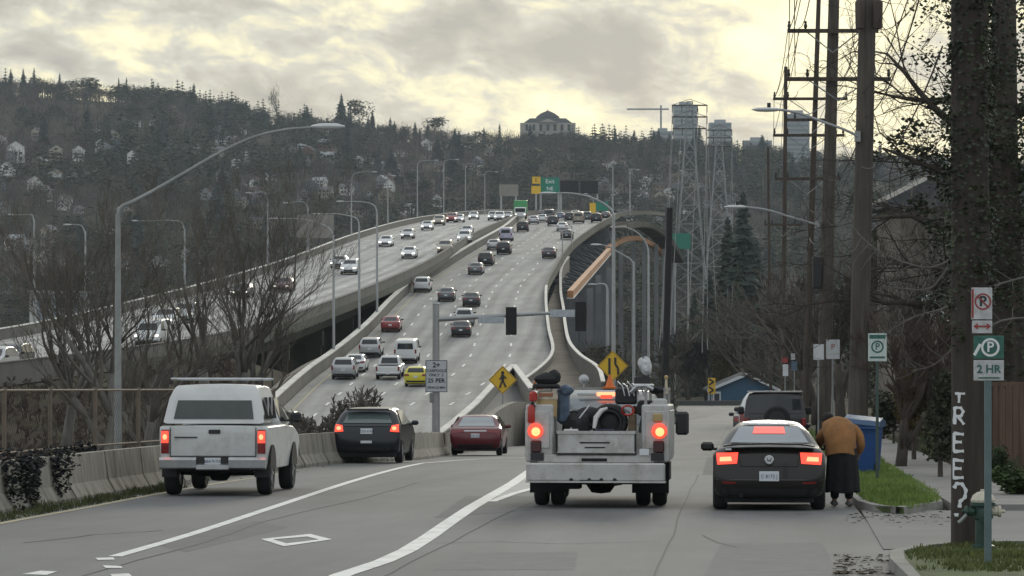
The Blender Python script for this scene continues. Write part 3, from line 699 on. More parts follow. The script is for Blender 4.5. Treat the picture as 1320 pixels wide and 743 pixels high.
class Shell:
    """car body as one surface: a side outline carried across the width with rounded shoulders, tumblehome and plan curvature"""
    def __init__(s, outline, W, belt, tumble=.16, round_=.10, rs=.80, plan=.045, crown=.03, sill=.93, cha=2, side=13, zc=None):
        s.raw = outline; s.o = chaikin(outline, cha); s.W = W/2; s.belt = belt; s.tum = tumble; s.rr = round_; s.rs = rs; s.plan = plan; s.crown = crown; s.sill = sill
        zs = [p[1] for p in s.o]; ys = [p[0] for p in s.o]; s.zmin, s.zmax, s.ymin, s.ymax = min(zs), max(zs), min(ys), max(ys); s.zc = (s.zmin+s.zmax)/2; s.yc = (s.ymin+s.ymax)/2; s.n = side
    def wz(s, z):
        if z >= s.belt:
            t = (z-s.belt)/(s.zmax-s.belt); return 1-s.tum*t-.06*max(0, t-.75)/.25
        t = (z-s.zmin)/(s.belt-s.zmin); return s.sill+(1-s.sill)*math.sin(min(t*1.35, 1)*math.pi/2)
    def mp(s, y, z, q):
        a = abs(q); e = 0
        if a > s.rs:
            k = (a-s.rs)/(1-s.rs); e = s.rr*(1-math.sqrt(max(0, 1-k*k)))
        L = (s.ymax-s.ymin)/2; H = (s.zmax-s.zmin)/2
        x = q*s.W*s.wz(z)
        y2 = s.yc+(y-s.yc)*(1-e/L)*(1-s.plan*a*a*min(1, abs(y-s.yc)/L))
        z2 = s.zc+(z-s.zc)*(1-e*.7/H)-(s.crown*a*a*max(0, (z-s.belt)/(s.zmax-s.belt)) if z > s.belt else 0)
        return (x, y2, z2)
    def body(s):
        b = MB(); qs = [math.sin(t*math.pi/2) for t in np.linspace(-1, 1, s.n)]
        qs = sorted(set([-1, 1]+[x for x in np.linspace(-s.rs, s.rs, 5)]+[sg*(s.rs+(1-s.rs)*f) for sg in (-1, 1) for f in (.3, .6, .82, .95)]))
        rows = [[s.mp(y, z, q) for (y, z) in s.o]+[s.mp(*s.o[0], q)] for q in qs]
        b.grid(rows); n = len(s.o)
        for r, rv in ((rows[0], 0), (rows[-1], 1)):
            c = (r[0][0], s.yc, s.zc); vs = [p for p in r[:n]]
            f = tuple(range(n)) if rv else tuple(range(n-1, -1, -1)); b.add(vs, [f])
        return b
    def yend(s, z, rear=True):
        best = None
        n = len(s.o)
        for i in range(n):
            (y1, z1), (y2, z2) = s.o[i], s.o[(i+1) % n]
            if (z1-z)*(z2-z) <= 0 and abs(z1-z2) > 1e-9:
                y = y1+(y2-y1)*(z-z1)/(z2-z1)
                if best is None or (y < best if rear else y > best): best = y
        return best if best is not None else (s.ymin if rear else s.ymax)
    def patch(s, pts, off=.008, rear=True, b=None, nu=6, nv=5, thick=.0):
        """quad patch on the rear (or front) surface; pts = four (x, z) corners: lower left, lower right, upper right, upper left"""
        b = b or MB(); rows = []
        for j in range(nv+1):
            t = j/nv; r = []
            for i in range(nu+1):
                q = i/nu
                x = (pts[0][0]*(1-q)+pts[1][0]*q)*(1-t)+(pts[3][0]*(1-q)+pts[2][0]*q)*t; z = (pts[0][1]*(1-q)+pts[1][1]*q)*(1-t)+(pts[3][1]*(1-q)+pts[2][1]*q)*t
                f = x/(s.W*s.wz(z)); f = max(-.99, min(.99, f)); y = s.yend(z, rear); p = s.mp(y, z, f)
                r.append((x, p[1]+(-off if rear else off), z+off*.4))
            rows.append(r)
        if thick:
            d = thick if rear else -thick; m = len(rows); n = len(rows[0])
            ring = [rows[0][i] for i in range(n)]+[rows[j][n-1] for j in range(1, m)]+[rows[m-1][i] for i in range(n-2, -1, -1)]+[rows[j][0] for j in range(m-2, 0, -1)]
            k = len(ring); b.add(ring+[(p[0], p[1]+d, p[2]) for p in ring], [(i, (i+1) % k, k+(i+1) % k, k+i) for i in range(k)])
        b.grid(rows); return b
    def sidep(s, pts, off=.006, b=None, sides=(-1, 1)):
        """polygon on the flanks; pts = (y, z)"""
        b = b or MB()
        for sg in sides:
            vs = []
            for y, z in pts:
                x, y2, z2 = s.mp(y, z, sg); vs.append((x+sg*off, y, z))
            b.add(vs, [tuple(range(len(vs)))])
        return b
def wheel_mesh(r=.33, w_=.22, n=18, rimm=M_rim):
    b = MB(); h = w_/2
    b.lathe([(r*.58, -h*.85), (r*.86, -h), (r*.97, -h*.8), (r, -h*.4), (r, h*.4), (r*.97, h*.8), (r*.86, h), (r*.58, h*.85)], axis='X', n=n)
    c = MB(); c.lathe([(r*.60, -h*.88), (r*.55, -h*.93), (r*.50, -h*.72), (r*.16, -h*.78), (r*.10, -h*.86), (.005, -h*.86)], axis='X', n=n)
    c.lathe([(r*.60, h*.88), (r*.55, h*.93), (r*.50, h*.72), (r*.16, h*.78), (r*.10, h*.86), (.005, h*.86)], axis='X', n=n)
    return b, c
WM = {}
def wheel(root, x, y, r=.33, w_=.22, rim=M_rim, spokes=5):
    key = (round(r, 2), round(w_, 2), rim.name)
    if key not in WM:
        t, c = wheel_mesh(r, w_); k = MB(); h = w_/2
        for sg in (-1, 1):
            for i in range(spokes):
                a = i*2*math.pi/spokes; k.box((sg*h*.88, math.cos(a)*r*.32, math.sin(a)*r*.32), (.02, .06, r*.44), rx=a-math.pi/2)
        to = t.build('tyre', M_tyre, smooth=True); ro = c.build('rim', M_plast if spokes else rim, smooth=True); so_ = k.build('spokes', rim); WM[key] = (to.data, ro.data, so_.data)
        for o in (to, ro, so_): bpy.data.objects.remove(o)
    e = bpy.data.objects.new('wheel', None); COL.objects.link(e); e.parent = root; e.location = (x, y, r); e.empty_display_size = .1
    for nm, me in zip(('tyre', 'rim', 'spokes'), WM[key]):
        o = bpy.data.objects.new(nm, me); COL.objects.link(o); o.parent = e
    return e
def plate(root, x, y, z, txt='', w_=.31, h=.155, facing=-1):
    b = MB(); b.rbox((x, y, z), (w_, .012, h), .006); p = b.build('licence_plate', M_plate, root)
    if txt: text(p, txt, .085, (x, y+facing*.0075, z-.005), M_platetxt, rot=(R(90), 0, 0 if facing < 0 else R(180)), name='lettering', sx=.9)
    return p
def mirrors(root, x, y, z, m, w_=.20, h=.13):
    for s in (-1, 1):
        b = MB(); b.rbox((s*(x+w_*.5), y, z), (w_, .10, h), .04); b.cyl((s*(x-.06), y, z-h*.3), (s*(x+.04), y, z-h*.25), .025); b.build('wing_mirror', m, root, smooth=True)

OUT = {
 'sedan': dict(o=[(-2.32, .30), (-2.36, .55), (-2.33, .88), (-2.22, 1.02), (-1.75, 1.05), (-1.05, 1.42), (-.55, 1.46), (.25, 1.43), (1.05, 1.0), (1.9, .86), (2.28, .70), (2.34, .45), (2.28, .25), (0, .22), (-2.2, .25)], W=1.82, belt=.98, gl=((.62, 1.07), (.48, 1.37)), side=[(-1.25, 1.02), (.85, 1.00), (.22, 1.37), (-.95, 1.36)], L=4.65, wy=1.36),
 'hatch': dict(o=[(-2.05, .30), (-2.12, .55), (-2.12, .90), (-2.05, 1.08), (-1.70, 1.45), (-1.2, 1.52), (.1, 1.50), (1.0, 1.06), (1.75, .92), (2.12, .72), (2.18, .45), (2.12, .25), (0, .22), (-2.0, .25)], W=1.77, belt=1.02, gl=((.66, 1.10), (.54, 1.42)), side=[(-1.55, 1.06), (.85, 1.03), (.08, 1.42), (-1.25, 1.43)], L=4.3, wy=1.28),
 'suv': dict(o=[(-2.22, .38), (-2.30, .60), (-2.30, 1.02), (-2.22, 1.18), (-1.98, 1.62), (-1.6, 1.72), (.1, 1.70), (.9, 1.20), (1.8, 1.08), (2.2, .90), (2.28, .55), (2.2, .32), (0, .30), (-2.1, .33)], W=1.90, belt=1.12, gl=((.70, 1.20), (.60, 1.58)), side=[(-1.9, 1.16), (.75, 1.15), (.10, 1.60), (-1.7, 1.60)], L=4.6, wy=1.38),
 'van': dict(o=[(-2.5, .38), (-2.56, .60), (-2.56, 1.2), (-2.54, 1.9), (-2.45, 2.05), (.9, 2.05), (1.35, 1.85), (1.95, 1.20), (2.4, 1.05), (2.6, .80), (2.6, .40), (0, .34), (-2.4, .36)], W=1.95, belt=1.2, gl=((.68, 1.25), (.62, 1.75)), side=[(.3, 1.25), (1.6, 1.22), (1.2, 1.78), (.3, 1.80)], L=5.1, wy=1.55),
}
CARP = {}
def far_car(kind, colour, front=False):
    """simple car for the freeway: body, windows, lamps, plate, wheels"""
    key = (kind, front)
    if key not in CARP:
        d = OUT[kind]; root = thing(kind+'_proto', None, None); S = Shell(d['o'], d['W'], d['belt'], tumble=.20 if kind != 'van' else .10)
        S.body().build('body', PAINT['white'], root, smooth=True)
        (wb, zb), (wt, zt) = d['gl']
        g = S.patch([(-wb, zb), (wb, zb), (wt, zt), (-wt, zt)], .012); g.build('rear_window', M_glass, root)
        f = S.patch([(-wb*1.05, zb), (wb*1.05, zb), (wt*1.02, zt), (-wt*1.02, zt)], .012, rear=False); f.build('windscreen', M_glass, root)
        for s in (-1, 1): S.sidep(d['side'], sides=(s,)).build('side_window', M_glass, root)
        W = d['W']/2; zt_ = d['belt']-.14
        for s in (-1, 1):
            if kind in ('van', 'suv'): q = [(s*(W-.16), zt_-.18), (s*(W-.02), zt_-.18), (s*(W-.02), zt_+.16), (s*(W-.16), zt_+.16)]
            else: q = [(s*(W-.42), zt_-.06), (s*(W-.03), zt_-.06), (s*(W-.03), zt_+.12), (s*(W-.36), zt_+.10)]
            S.patch(q, .014, b=MB(), nu=3, nv=2).build('tail_light', M_tail, root)
            zh = d['belt']-.34; S.patch([(s*(W-.45), zh-.07), (s*(W-.06), zh-.05), (s*(W-.06), zh+.09), (s*(W-.42), zh+.07)], .014, rear=False, nu=3, nv=2).build('headlight', M_head if front else M_headoff, root)
        S.patch([(-W*.8, .34), (W*.8, .34), (W*.84, .48), (-W*.84, .48)], .012).build('rear_bumper', M_plast, root)
        S.patch([(-W*.5, .36), (W*.5, .36), (W*.55, .58), (-W*.55, .58)], .012, rear=False).build('grille', M_plast, root)
        plate(root, 0, d['o'][1][0]-.03, .78 if kind != 'sedan' else .72); b = MB(); b.box((0, 0, .30), (d['W']*.86, d['L']*.86, .22)); b.build('underbody', M_under, root)
        for sx in (-1, 1):
            for sy in (-1, 1): wheel(root, sx*(W-.12), sy*d['wy'], .33 if kind in ('sedan', 'hatch') else .36)
        mirrors(root, W-.02, .75, d['belt']+.05, M_plast)
        CARP[key] = root; root['proto'] = 1
    o = copy_tree(CARP[key])
    if 'proto' in o: del o['proto']
    for ch in [c for c in bpy.data.objects if c.parent == o and c.name.startswith('body')]: ch.material_slots[0].link = 'OBJECT'; ch.material_slots[0].material = PAINT[colour]
    return o
def place(o, x, y, z, heading, slope=0.0):
    o.location = (x, y, z); o.rotation_mode = 'XYZ'; o.rotation_euler = Matrix.Rotation(heading, 4, 'Z').__matmul__(Matrix.Rotation(slope, 4, 'X')).to_euler()
def road_car(side, u, v, kind, colour, lab, dy=0):
    zf = Rz if side == 'R' else Lz; d = d_of_v(zf, v)+dy
    x = (u-660)/F*d; e = 4.0
    mid = (lambda y: (Rx0(y)+Rx1(y))/2) if side == 'R' else (lambda y: (Lx0(y)+Lx1(y))/2)
    fr = (x-(Rx0(d) if side == 'R' else Lx0(d)))/((Rx1(d)-Rx0(d)) if side == 'R' else (Lx1(d)-Lx0(d)))
    xf = (lambda y: Rx0(y)+(Rx1(y)-Rx0(y))*fr) if side == 'R' else (lambda y: Lx0(y)+(Lx1(y)-Lx0(y))*fr)
    hd = -math.atan2(xf(d+e)-xf(d-e), 2*e); sl_ = math.atan2(zf(d+e)-zf(d-e), 2*e)
    if kind == 'pickup': o = small_pickup(colour)
    elif kind == 'box_truck': o = box_truck(colour)
    else: o = far_car(kind, colour, side == 'L')
    if side == 'L': place(o, x, d, zf(d)+.02, hd+math.pi, -sl_)
    else: place(o, x, d, zf(d)+.02, hd, sl_)
    o.name = {'sedan': 'sedan_car', 'hatch': 'hatchback_car', 'suv': 'suv_car', 'van': 'van', 'pickup': 'pickup_truck', 'box_truck': 'box_truck'}[kind]
    tag(o, lab, {'van': 'van', 'pickup': 'pickup truck', 'box_truck': 'truck'}.get(kind, 'car'), 'cars driving away on the freeway' if side == 'R' else 'oncoming cars on the freeway')
    return o
def small_pickup(colour):
    if 'pu' not in CARP:
        root = thing('pickup_proto', None, None)
        S = Shell([(-2.7, .5), (-2.72, .8), (-2.72, 1.06), (-2.66, 1.12), (2.2, 1.12), (2.6, 1.0), (2.7, .7), (2.65, .4), (0, .38), (-2.6, .42)], 1.95, 1.1, tumble=.02); S.body().build('body', PAINT['white'], root, smooth=True)
        C = Shell([(-.75, 1.05), (-.7, 1.3), (-.5, 1.76), (-.3, 1.82), (.5, 1.80), (1.25, 1.12), (1.2, 1.0), (-.6, 1.0)], 1.85, 1.12, tumble=.2); C.body().build('body', PAINT['white'], root, smooth=True)
        C.patch([(-.68, 1.2), (.68, 1.2), (.6, 1.66), (-.6, 1.66)], .012).build('rear_window', M_glass, root); [C.sidep([(-.45, 1.16), (1.0, 1.14), (.5, 1.68), (-.3, 1.68)], sides=(s,)).build('side_window', M_glass, root) for s in (-1, 1)]
        b = MB(); b.box((0, -1.7, 1.125), (1.55, 1.7, .02)); b.build('bed_floor', M_plast, root)
        for s in (-1, 1): S.patch([(s*.80, .72), (s*.93, .72), (s*.93, 1.06), (s*.80, 1.06)], .014, nu=2, nv=2).build('tail_light', M_tail, root)
        b = MB(); b.rbox((0, -2.78, .55), (1.8, .14, .18), .04); b.build('bumper', M_chrome, root); plate(root, 0, -2.86, .56)
        b = MB(); b.box((0, 0, .42), (1.6, 4.6, .24)); b.build('underbody', M_under, root)
        for sx in (-1, 1):
            for sy in (-1, 1): wheel(root, sx*.84, sy*1.7, .39, .26)
        CARP['pu'] = root; root['proto'] = 1
    o = copy_tree(CARP['pu']); del o['proto']
    for ch in [c for c in bpy.data.objects if c.parent == o and c.name.startswith('body')]: ch.material_slots[0].link = 'OBJECT'; ch.material_slots[0].material = PAINT[colour]
    return o
def box_truck(colour):
    r = thing('box_truck', None, None); b = MB(); b.rbox((0, -1.6, 2.15), (2.4, 5.4, 2.6), .06); b.build('cargo_box', PAINT[colour], r)
    b = MB(); b.rbox((0, 2.2, 1.35), (2.1, 1.9, 1.8), .15); b.build('cab', PAINT['white'], r); b = MB(); b.box((0, 3.16, 1.7), (1.8, .03, .7)); b.build('windscreen', M_glass, r)
    b = MB(); b.box((0, -.8, .7), (1.2, 6.6, .3)); b.build('frame', M_under, r); b = MB(); b.box((0, -4.32, 2.1), (2.1, .03, 2.2)); b.build('rear_door', PAINT['white'], r)
    for sx in (-1, 1):
        for y in (-2.8, 2.2): wheel(r, sx*.98, y, .45, .28)
        b = MB(); b.box((sx*1.05, -4.33, .78), (.18, .05, .14)); b.build('tail_light', M_taillit, r); b = MB(); b.box((sx*.8, 3.17, .95), (.25, .04, .16)); b.build('headlight', M_head, r)
    return r
RC = [
 (368, 566, 'suv', 'charcoal', 'dark car partly hidden right of the white pickup, nearest on the freeway'),
 (445, 488, 'suv', 'silver', 'silver utility car driving in the leftmost lane, left of a white car'), (459, 480, 'sedan', 'white', 'white sedan just behind the silver utility car at the left barrier'),
 (479, 460, 'suv', 'silver', 'pale silver utility car ahead of the white pickup on the freeway'), (503, 488, 'pickup', 'white', 'white pickup truck on the freeway left of the yellow taxi'),
 (525, 468, 'van', 'white', 'white van with roof load behind the yellow taxi'), (538.5, 498, 'hatch', 'yellow', 'bright yellow hatchback beside the white regulatory sign'),
 (505, 427, 'sedan', 'red', 'red sedan alone in the left lane'), (595, 434, 'sedan', 'black', 'black car right of the signal mast below a silver one'), (599, 420, 'suv', 'silver', 'silver car just beyond the black one near the signal mast'),
 (545, 376.5, 'suv', 'white', 'white utility car nearest the median barrier in mid distance'), (576, 388, 'sedan', 'grey', 'grey sedan right of the white utility car'), (608, 395, 'sedan', 'charcoal', 'charcoal sedan right of the grey sedan'),
 (614, 354, 'sedan', 'grey', 'grey green sedan below a dark one in mid distance'), (627, 342, 'suv', 'charcoal', 'dark utility car just ahead of the grey green sedan'), (637, 322, 'sedan', 'silver', 'silver sedan left of a dark car near the crest'),
 (650, 328, 'suv', 'black', 'black car under a lilac one near the median'), (653, 311, 'van', 'lilac', 'pale lilac van above the black car near the median'), (708, 333, 'sedan', 'charcoal', 'dark sedan with pale roof alone in the right lane'),
 (674, 299, 'suv', 'charcoal', 'dark utility car near the start of the crest'), (688, 289, 'sedan', 'silver', 'silver sedan left in the cluster at the crest'), (699, 287, 'sedan', 'white', 'white sedan second in the cluster at the crest'),
 (713, 291, 'suv', 'charcoal', 'dark suv in the middle of the crest cluster'), (725, 298, 'sedan', 'white', 'white sedan ahead of the dark suv below the crest'), (731, 309, 'sedan', 'black', 'black sedan right below the crest cluster'),
 (708, 284, 'van', 'grey', 'grey van in the crest cluster under the sign gantry'), (722, 284, 'sedan', 'blue', 'blue sedan in the crest cluster under the gantry'), (735, 286, 'suv', 'charcoal', 'charcoal suv right of the blue sedan at the crest'), (746, 288, 'van', 'tan', 'tan van in the right half of the crest cluster'),
 (757, 285, 'suv', 'grey', 'grey suv near the right edge of the crest'), (769, 287, 'suv', 'charcoal', 'dark suv beside the right parapet of the crest'), (742, 281, 'sedan', 'silver', 'silver sedan furthest away in the crest cluster'), (700, 281, 'sedan', 'charcoal', 'dark sedan furthest left at the crest'), (781, 283, 'sedan', 'black', 'black sedan last before the bridge parapet')]
for q in RC: road_car('R', *q)
LC = [
 (13, 480, 'suv', 'charcoal', 'dark oncoming utility car cut by the left picture edge'), (-8, 486, 'suv', 'silver', 'silver oncoming car at the very left edge'), (197, 447, 'van', 'white', 'white oncoming van behind the lamp post'), (215, 424, 'suv', 'white', 'white oncoming car beyond the van behind bare twigs'), (240, 416, 'suv', 'silver', 'silver oncoming car glimpsed between bare branches'),
 (313, 384, 'sedan', 'charcoal', 'dark oncoming sedan with lit headlights left of the red one'), (367, 376, 'sedan', 'maroon', 'maroon oncoming sedan near the outer barrier'), (452, 354, 'suv', 'white', 'white oncoming car with a darker one behind it'), (438, 346, 'sedan', 'silver', 'silver oncoming sedan left of the white car'),
 (498, 318, 'sedan', 'white', 'white oncoming sedan at the outer barrier, nearer of two'), (526, 308, 'sedan', 'silver', 'pale oncoming sedan further than the white one by the barrier'), (528, 333, 'sedan', 'white', 'white oncoming sedan in the middle lane'), (574, 327, 'suv', 'tan', 'tan oncoming suv near the median wall'), (599, 313, 'suv', 'white', 'white oncoming suv close to the median wall'), (602, 304, 'sedan', 'silver', 'silver oncoming sedan right behind the white suv'),
 (551, 297, 'sedan', 'white', 'white oncoming sedan below the line of lamps'), (566, 291, 'suv', 'tan', 'tan oncoming car with warm lights near the outer barrier'), (583, 287, 'suv', 'red', 'reddish oncoming car with warm lights at the crest'), (592, 287, 'sedan', 'white', 'white oncoming sedan at the crest right of the reddish car'), (611, 283.5, 'sedan', 'white', 'pale oncoming sedan alone at the crest'), (636, 284.5, 'suv', 'silver', 'silver oncoming suv left of a close pair at the crest'), (644, 285, 'suv', 'white', 'white oncoming suv in the close pair at the crest'), (655, 283, 'sedan', 'silver', 'silver oncoming sedan by the green truck'), (671, 283, 'box_truck', 'green', 'green and white box truck coming over the crest')]
for q in LC: road_car('L', *q)
# ---------------------------------------------------------------- white pickup with canopy
def veh(name, lab, cat, u, d, heading=None, x=None, extra=0.0):
    x = (u-660)/F*d if x is None else x
    h = math.atan(.071) if heading is None else heading
    r = thing(name, lab, cat); place(r, x, d, street_xz(x, d)-extra, -h, -math.atan(SG)); return r
M_wh = mat('dirty_white_paint', (.56, .57, .56), .45, var=.10, scale=2.0, coat=.3, dirt=(.33, .31, .27), dscale=2.4, damt=.55)
M_wh2 = mat('canopy_white', (.60, .61, .60), .5, var=.07, scale=1.5, dirt=(.40, .385, .34), dscale=2.0, damt=.5)
M_bumper = mat('scuffed_chrome', (.50, .51, .52), .3, .8, var=.15, scale=6)
pk = veh('pickup_truck', 'old white pickup with white canopy and roof rack, brake lights lit', 'pickup truck', 274.5, 64.2, heading=.045)
S = Shell([(.02, .55), (0, .80), (0, 1.18), (.03, 1.30), (.10, 1.32), (4.2, 1.30), (5.3, 1.14), (5.62, 1.02), (5.68, .70), (5.6, .48), (3, .45), (.3, .48)], 2.0, 1.3, tumble=.0, round_=.05, rs=.9, plan=.008, sill=.94, cha=1)
S.body().build('body', M_wh, pk, smooth=True)
# tailgate with its handle and badge strip
tg = S.patch([(-.78, .74), (.78, .74), (.78, 1.27), (-.78, 1.27)], .022, nu=2, nv=5, thick=.03).build('tailgate', M_wh, pk)
b = MB(); b.rbox((.03, -.035, 1.19), (.22, .03, .075), .02); b.build('handle', M_plast, tg)
b = MB(); b.box((-.50, -.03, 1.085), (.42, .012, .022)); b.build('badge_strip', M_plast, tg)
b = MB()
for s in (-1, 1): b.box((s*.792, -.012, 1.0), (.012, .02, .54))
b.box((0, -.012, .728), (1.6, .02, .014)); b.build('gap', M_under, tg)
for s in (-1, 1):
    S.patch([(s*.82, .78), (s*.965, .78), (s*.965, 1.22), (s*.82, 1.22)], .018, nu=3, nv=3, thick=.03).build('tail_light', M_tail, pk)
    tl = S.patch([(s*.825, .97), (s*.96, .97), (s*.96, 1.19), (s*.825, 1.19)], .026, nu=3, nv=3).build('lit_lamp', M_taillit, pk)
    b = MB(); b.ell((s*.89, -.03, 1.09), (.04, .015, .05)); b.build('bulb_glow', M_tailhot, tl, smooth=True)
b = MB(); sec = [(-.06, .50), (-.13, .53), (-.14, .67), (-.08, .72), (.02, .70), (.02, .50)]
for x0, x1 in ((-.98, -.30), (.30, .98)): b.prism(sec, x0, x1, 'YZ')
b.prism([(-.05, .48), (-.11, .50), (-.11, .58), (-.05, .60), (.02, .6), (.02, .48)], -.30, .30, 'YZ'); b.build('rear_bumper', M_bumper, pk)
b = MB(); b.box((0, -.02, .66), (.58, .05, .12)); b.build('bumper_recess', M_plast, pk)
plate(pk, 0, -.065, .645, 'B64 917X', .30, .13)
# canopy
C = Shell([(.03, 1.33), (.05, 1.36), (.34, 1.98), (.44, 2.05), (.6, 2.07), (2.35, 2.07), (2.42, 1.98), (2.42, 1.33)], 1.86, 1.34, tumble=.12, round_=.06, rs=.9, plan=0.0, cha=1)
cn = C.body().build('canopy', M_wh2, pk, smooth=True)
C.patch([(-.74, 1.42), (.74, 1.42), (.68, 1.76), (-.68, 1.76)], .014, nu=4, nv=3, thick=.01).build('rear_window', mat('dusty_window', (.055, .065, .06), .2, var=.2, scale=2), pk)
[C.sidep([(.35, 1.42), (2.2, 1.42), (2.2, 1.82), (.55, 1.82)], sides=(s,)).build('side_window', M_glass, pk) for s in (-1, 1)]
b = MB()
for y in (.95, 1.55): b.box((.905, y, 1.62), (.02, .05, .42))
b.build('window_bar', M_wh2, pk)
rk = bpy.data.objects.new('roof_rack', None); COL.objects.link(rk); rk.parent = pk; b = MB()
for y in (.55, 2.2): b.cyl((-.86, y, 2.16), (.86, y, 2.16), .028, n=6)
b.build('crossbar', M_bumper, rk); b = MB()
for y in (.55, 2.2):
    for s in (-1, 1): b = MB(); b.cyl((s*.84, y, 2.03), (s*.84, y, 2.33), .018, n=6); b.build('rack_post', M_plast, rk)
# cab
D = Shell([(2.45, 1.25), (2.5, 1.5), (2.62, 1.84), (2.8, 1.91), (3.6, 1.89), (4.45, 1.32), (4.4, 1.2), (2.6, 1.2)], 1.88, 1.34, tumble=.20, round_=.08, rs=.85, cha=2)
D.body().build('cab', M_wh, pk, smooth=True); [D.sidep([(2.75, 1.36), (4.15, 1.34), (3.5, 1.78), (2.85, 1.80)], sides=(s,)).build('cab_window', M_glass, pk) for s in (-1, 1)]; mirrors(pk, .98, 4.1, 1.42, M_plast, .22, .2)
b = MB()
for y in (.95, 4.62):
    for s in (-1, 1): b = MB(); b.prism([(y+.50*math.cos(t), .48+.46*math.sin(t)) for t in np.linspace(0, math.pi, 11)], s*.955, s*1.008, 'YZ'); b.build('wheel_arch', M_under, pk)  # flush dark half-discs paint the shaded wheel recess, no arch is cut
for s in (-1, 1):
    wheel(pk, s*.86, .95, .41, .27); wheel(pk, s*.86, 4.62, .41, .27)
b = MB(); b.box((0, 2.6, .52), (1.3, 5.0, .16)); b.lathe([(.03, -.75), (.05, -.2), (.14, -.13), (.15, 0), (.14, .13), (.05, .2), (.03, .75)], (0, .95, .40), 'X', 10); b.cyl((.2, .05, .47), (.3, 1.6, .50), .035, n=7); b.rbox((-.25, 1.6, .45), (.5, .9, .22), .06); b.build('underbody', M_under, pk)
b = MB()
for s in (-1, 1): b = MB(); b.box((s*.86, .40, .46), (.28, .02, .24)); b.build('mud_flap', M_plast, pk)

# ---------------------------------------------------------------- dark hatchback
M_navy = paint('dark_navy', (.010, .014, .020), 0, .32, spec=.35)
hb_ = veh('hatchback_car', 'dark navy hatchback with lit tail lights left of the red sedan', 'car', 472, 92.5)
S = Shell([(.08, .28), (0, .48), (.02, .72), (.10, .92), (.20, 1.02), (.62, 1.38), (.80, 1.45), (1.6, 1.50), (2.4, 1.46), (3.3, 1.06), (3.95, .88), (4.35, .68), (4.4, .40), (4.3, .22), (2, .2), (.3, .24)], 1.78, 1.0, tumble=.20, round_=.10, rs=.80, plan=.03, sill=.95)
S.body().build('body', M_navy, hb_, smooth=True)
S.patch([(-.66, 1.06), (.66, 1.06), (.52, 1.34), (-.52, 1.34)], .012).build('rear_window', mat('cloud_reflecting_glass', (.10, .13, .13), .12, spec=.8), hb_)  # rear window colour lightened to paint in the reflected clouds
b = MB(); b.rbox((0, .52, 1.42), (1.16, .26, .05), .02); b.build('spoiler', M_navy, hb_)
S.patch([(-.62, .98), (.62, .98), (.62, 1.03), (-.62, 1.03)], .012).build('lower_glass', M_glass, hb_)
[S.sidep([(.65, 1.02), (3.0, 1.03), (2.3, 1.40), (1.0, 1.42)], sides=(s,)).build('side_window', M_glassr, hb_) for s in (-1, 1)]
for s in (-1, 1):
    t_ = S.patch([(s*.62, .84), (s*.86, .82), (s*.84, 1.03), (s*.66, 1.0)], .016, nu=4, nv=3).build('tail_light', M_taillit, hb_)
    b = MB(); b.ell((s*.74, .05, .93), (.06, .02, .05)); b.build('bulb_glow', M_tailhot, t_, smooth=True)
S.patch([(-.80, .30), (.80, .30), (.82, .42), (-.82, .42)], .010).build('bumper_insert', M_plast, hb_)
plate(hb_, 0, .02, .85, 'CDX 4197', .32, .15); b = MB(); b.rbox((0, -.01, .565), (.30, .012, .07), .005); b.build('bumper_sticker', M_plate, hb_)
mirrors(hb_, .90, 3.0, 1.05, M_navy)
b = MB(); b.box((0, 2.1, .26), (1.5, 3.9, .2)); b.build('underbody', M_under, hb_)
for s in (-1, 1): wheel(hb_, s*.79, .85, .32, .21); wheel(hb_, s*.79, 3.5, .32, .21)

# ---------------------------------------------------------------- red sedan
M_mar = paint('deep_red', (.12, .010, .016), .15)
rs_ = veh('sedan_car', 'dark red sedan with pale roof glare approaching the ramp behind the barrier', 'car', 612.5, 124, heading=.06)
S = Shell([(.10, .28), (0, .50), (.02, .78), (.12, .98), (.65, 1.04), (1.35, 1.40), (1.9, 1.46), (2.6, 1.43), (3.5, 1.02), (4.3, .86), (4.75, .66), (4.78, .4), (4.6, .24), (2, .2), (.3, .24)], 1.84, .98, tumble=.24, round_=.12, rs=.8, plan=.035)
S.body().build('body', M_mar, rs_, smooth=True)
S.patch([(-.66, 1.05), (.66, 1.05), (.52, 1.36), (-.52, 1.36)], .012).build('rear_window', M_glassr, rs_); [S.sidep([(.9, 1.02), (3.2, 1.02), (2.5, 1.38), (1.3, 1.38)], sides=(s,)).build('side_window', M_glass, rs_) for s in (-1, 1)]
for s in (-1, 1): S.patch([(s*.40, .84), (s*.88, .78), (s*.88, .90), (s*.42, .90)], .014, nu=4, nv=2).build('tail_light', M_tail, rs_)
S.patch([(-.40, .865), (.40, .865), (.40, .895), (-.40, .895)], .014).build('chrome_strip', M_chrome, rs_); plate(rs_, 0, .0, .72, 'AXR 2250', .31, .14)
S.patch([(-.8, .30), (.8, .30), (.82, .40), (-.82, .40)], .01).build('bumper_insert', M_plast, rs_); mirrors(rs_, .9, 3.0, 1.02, M_mar)
b = MB(); b.box((0, 2.3, .27), (1.5, 4.2, .2)); b.build('underbody', M_under, rs_)
for s in (-1, 1): wheel(rs_, s*.80, .95, .33, .21); wheel(rs_, s*.80, 3.75, .33, .21)

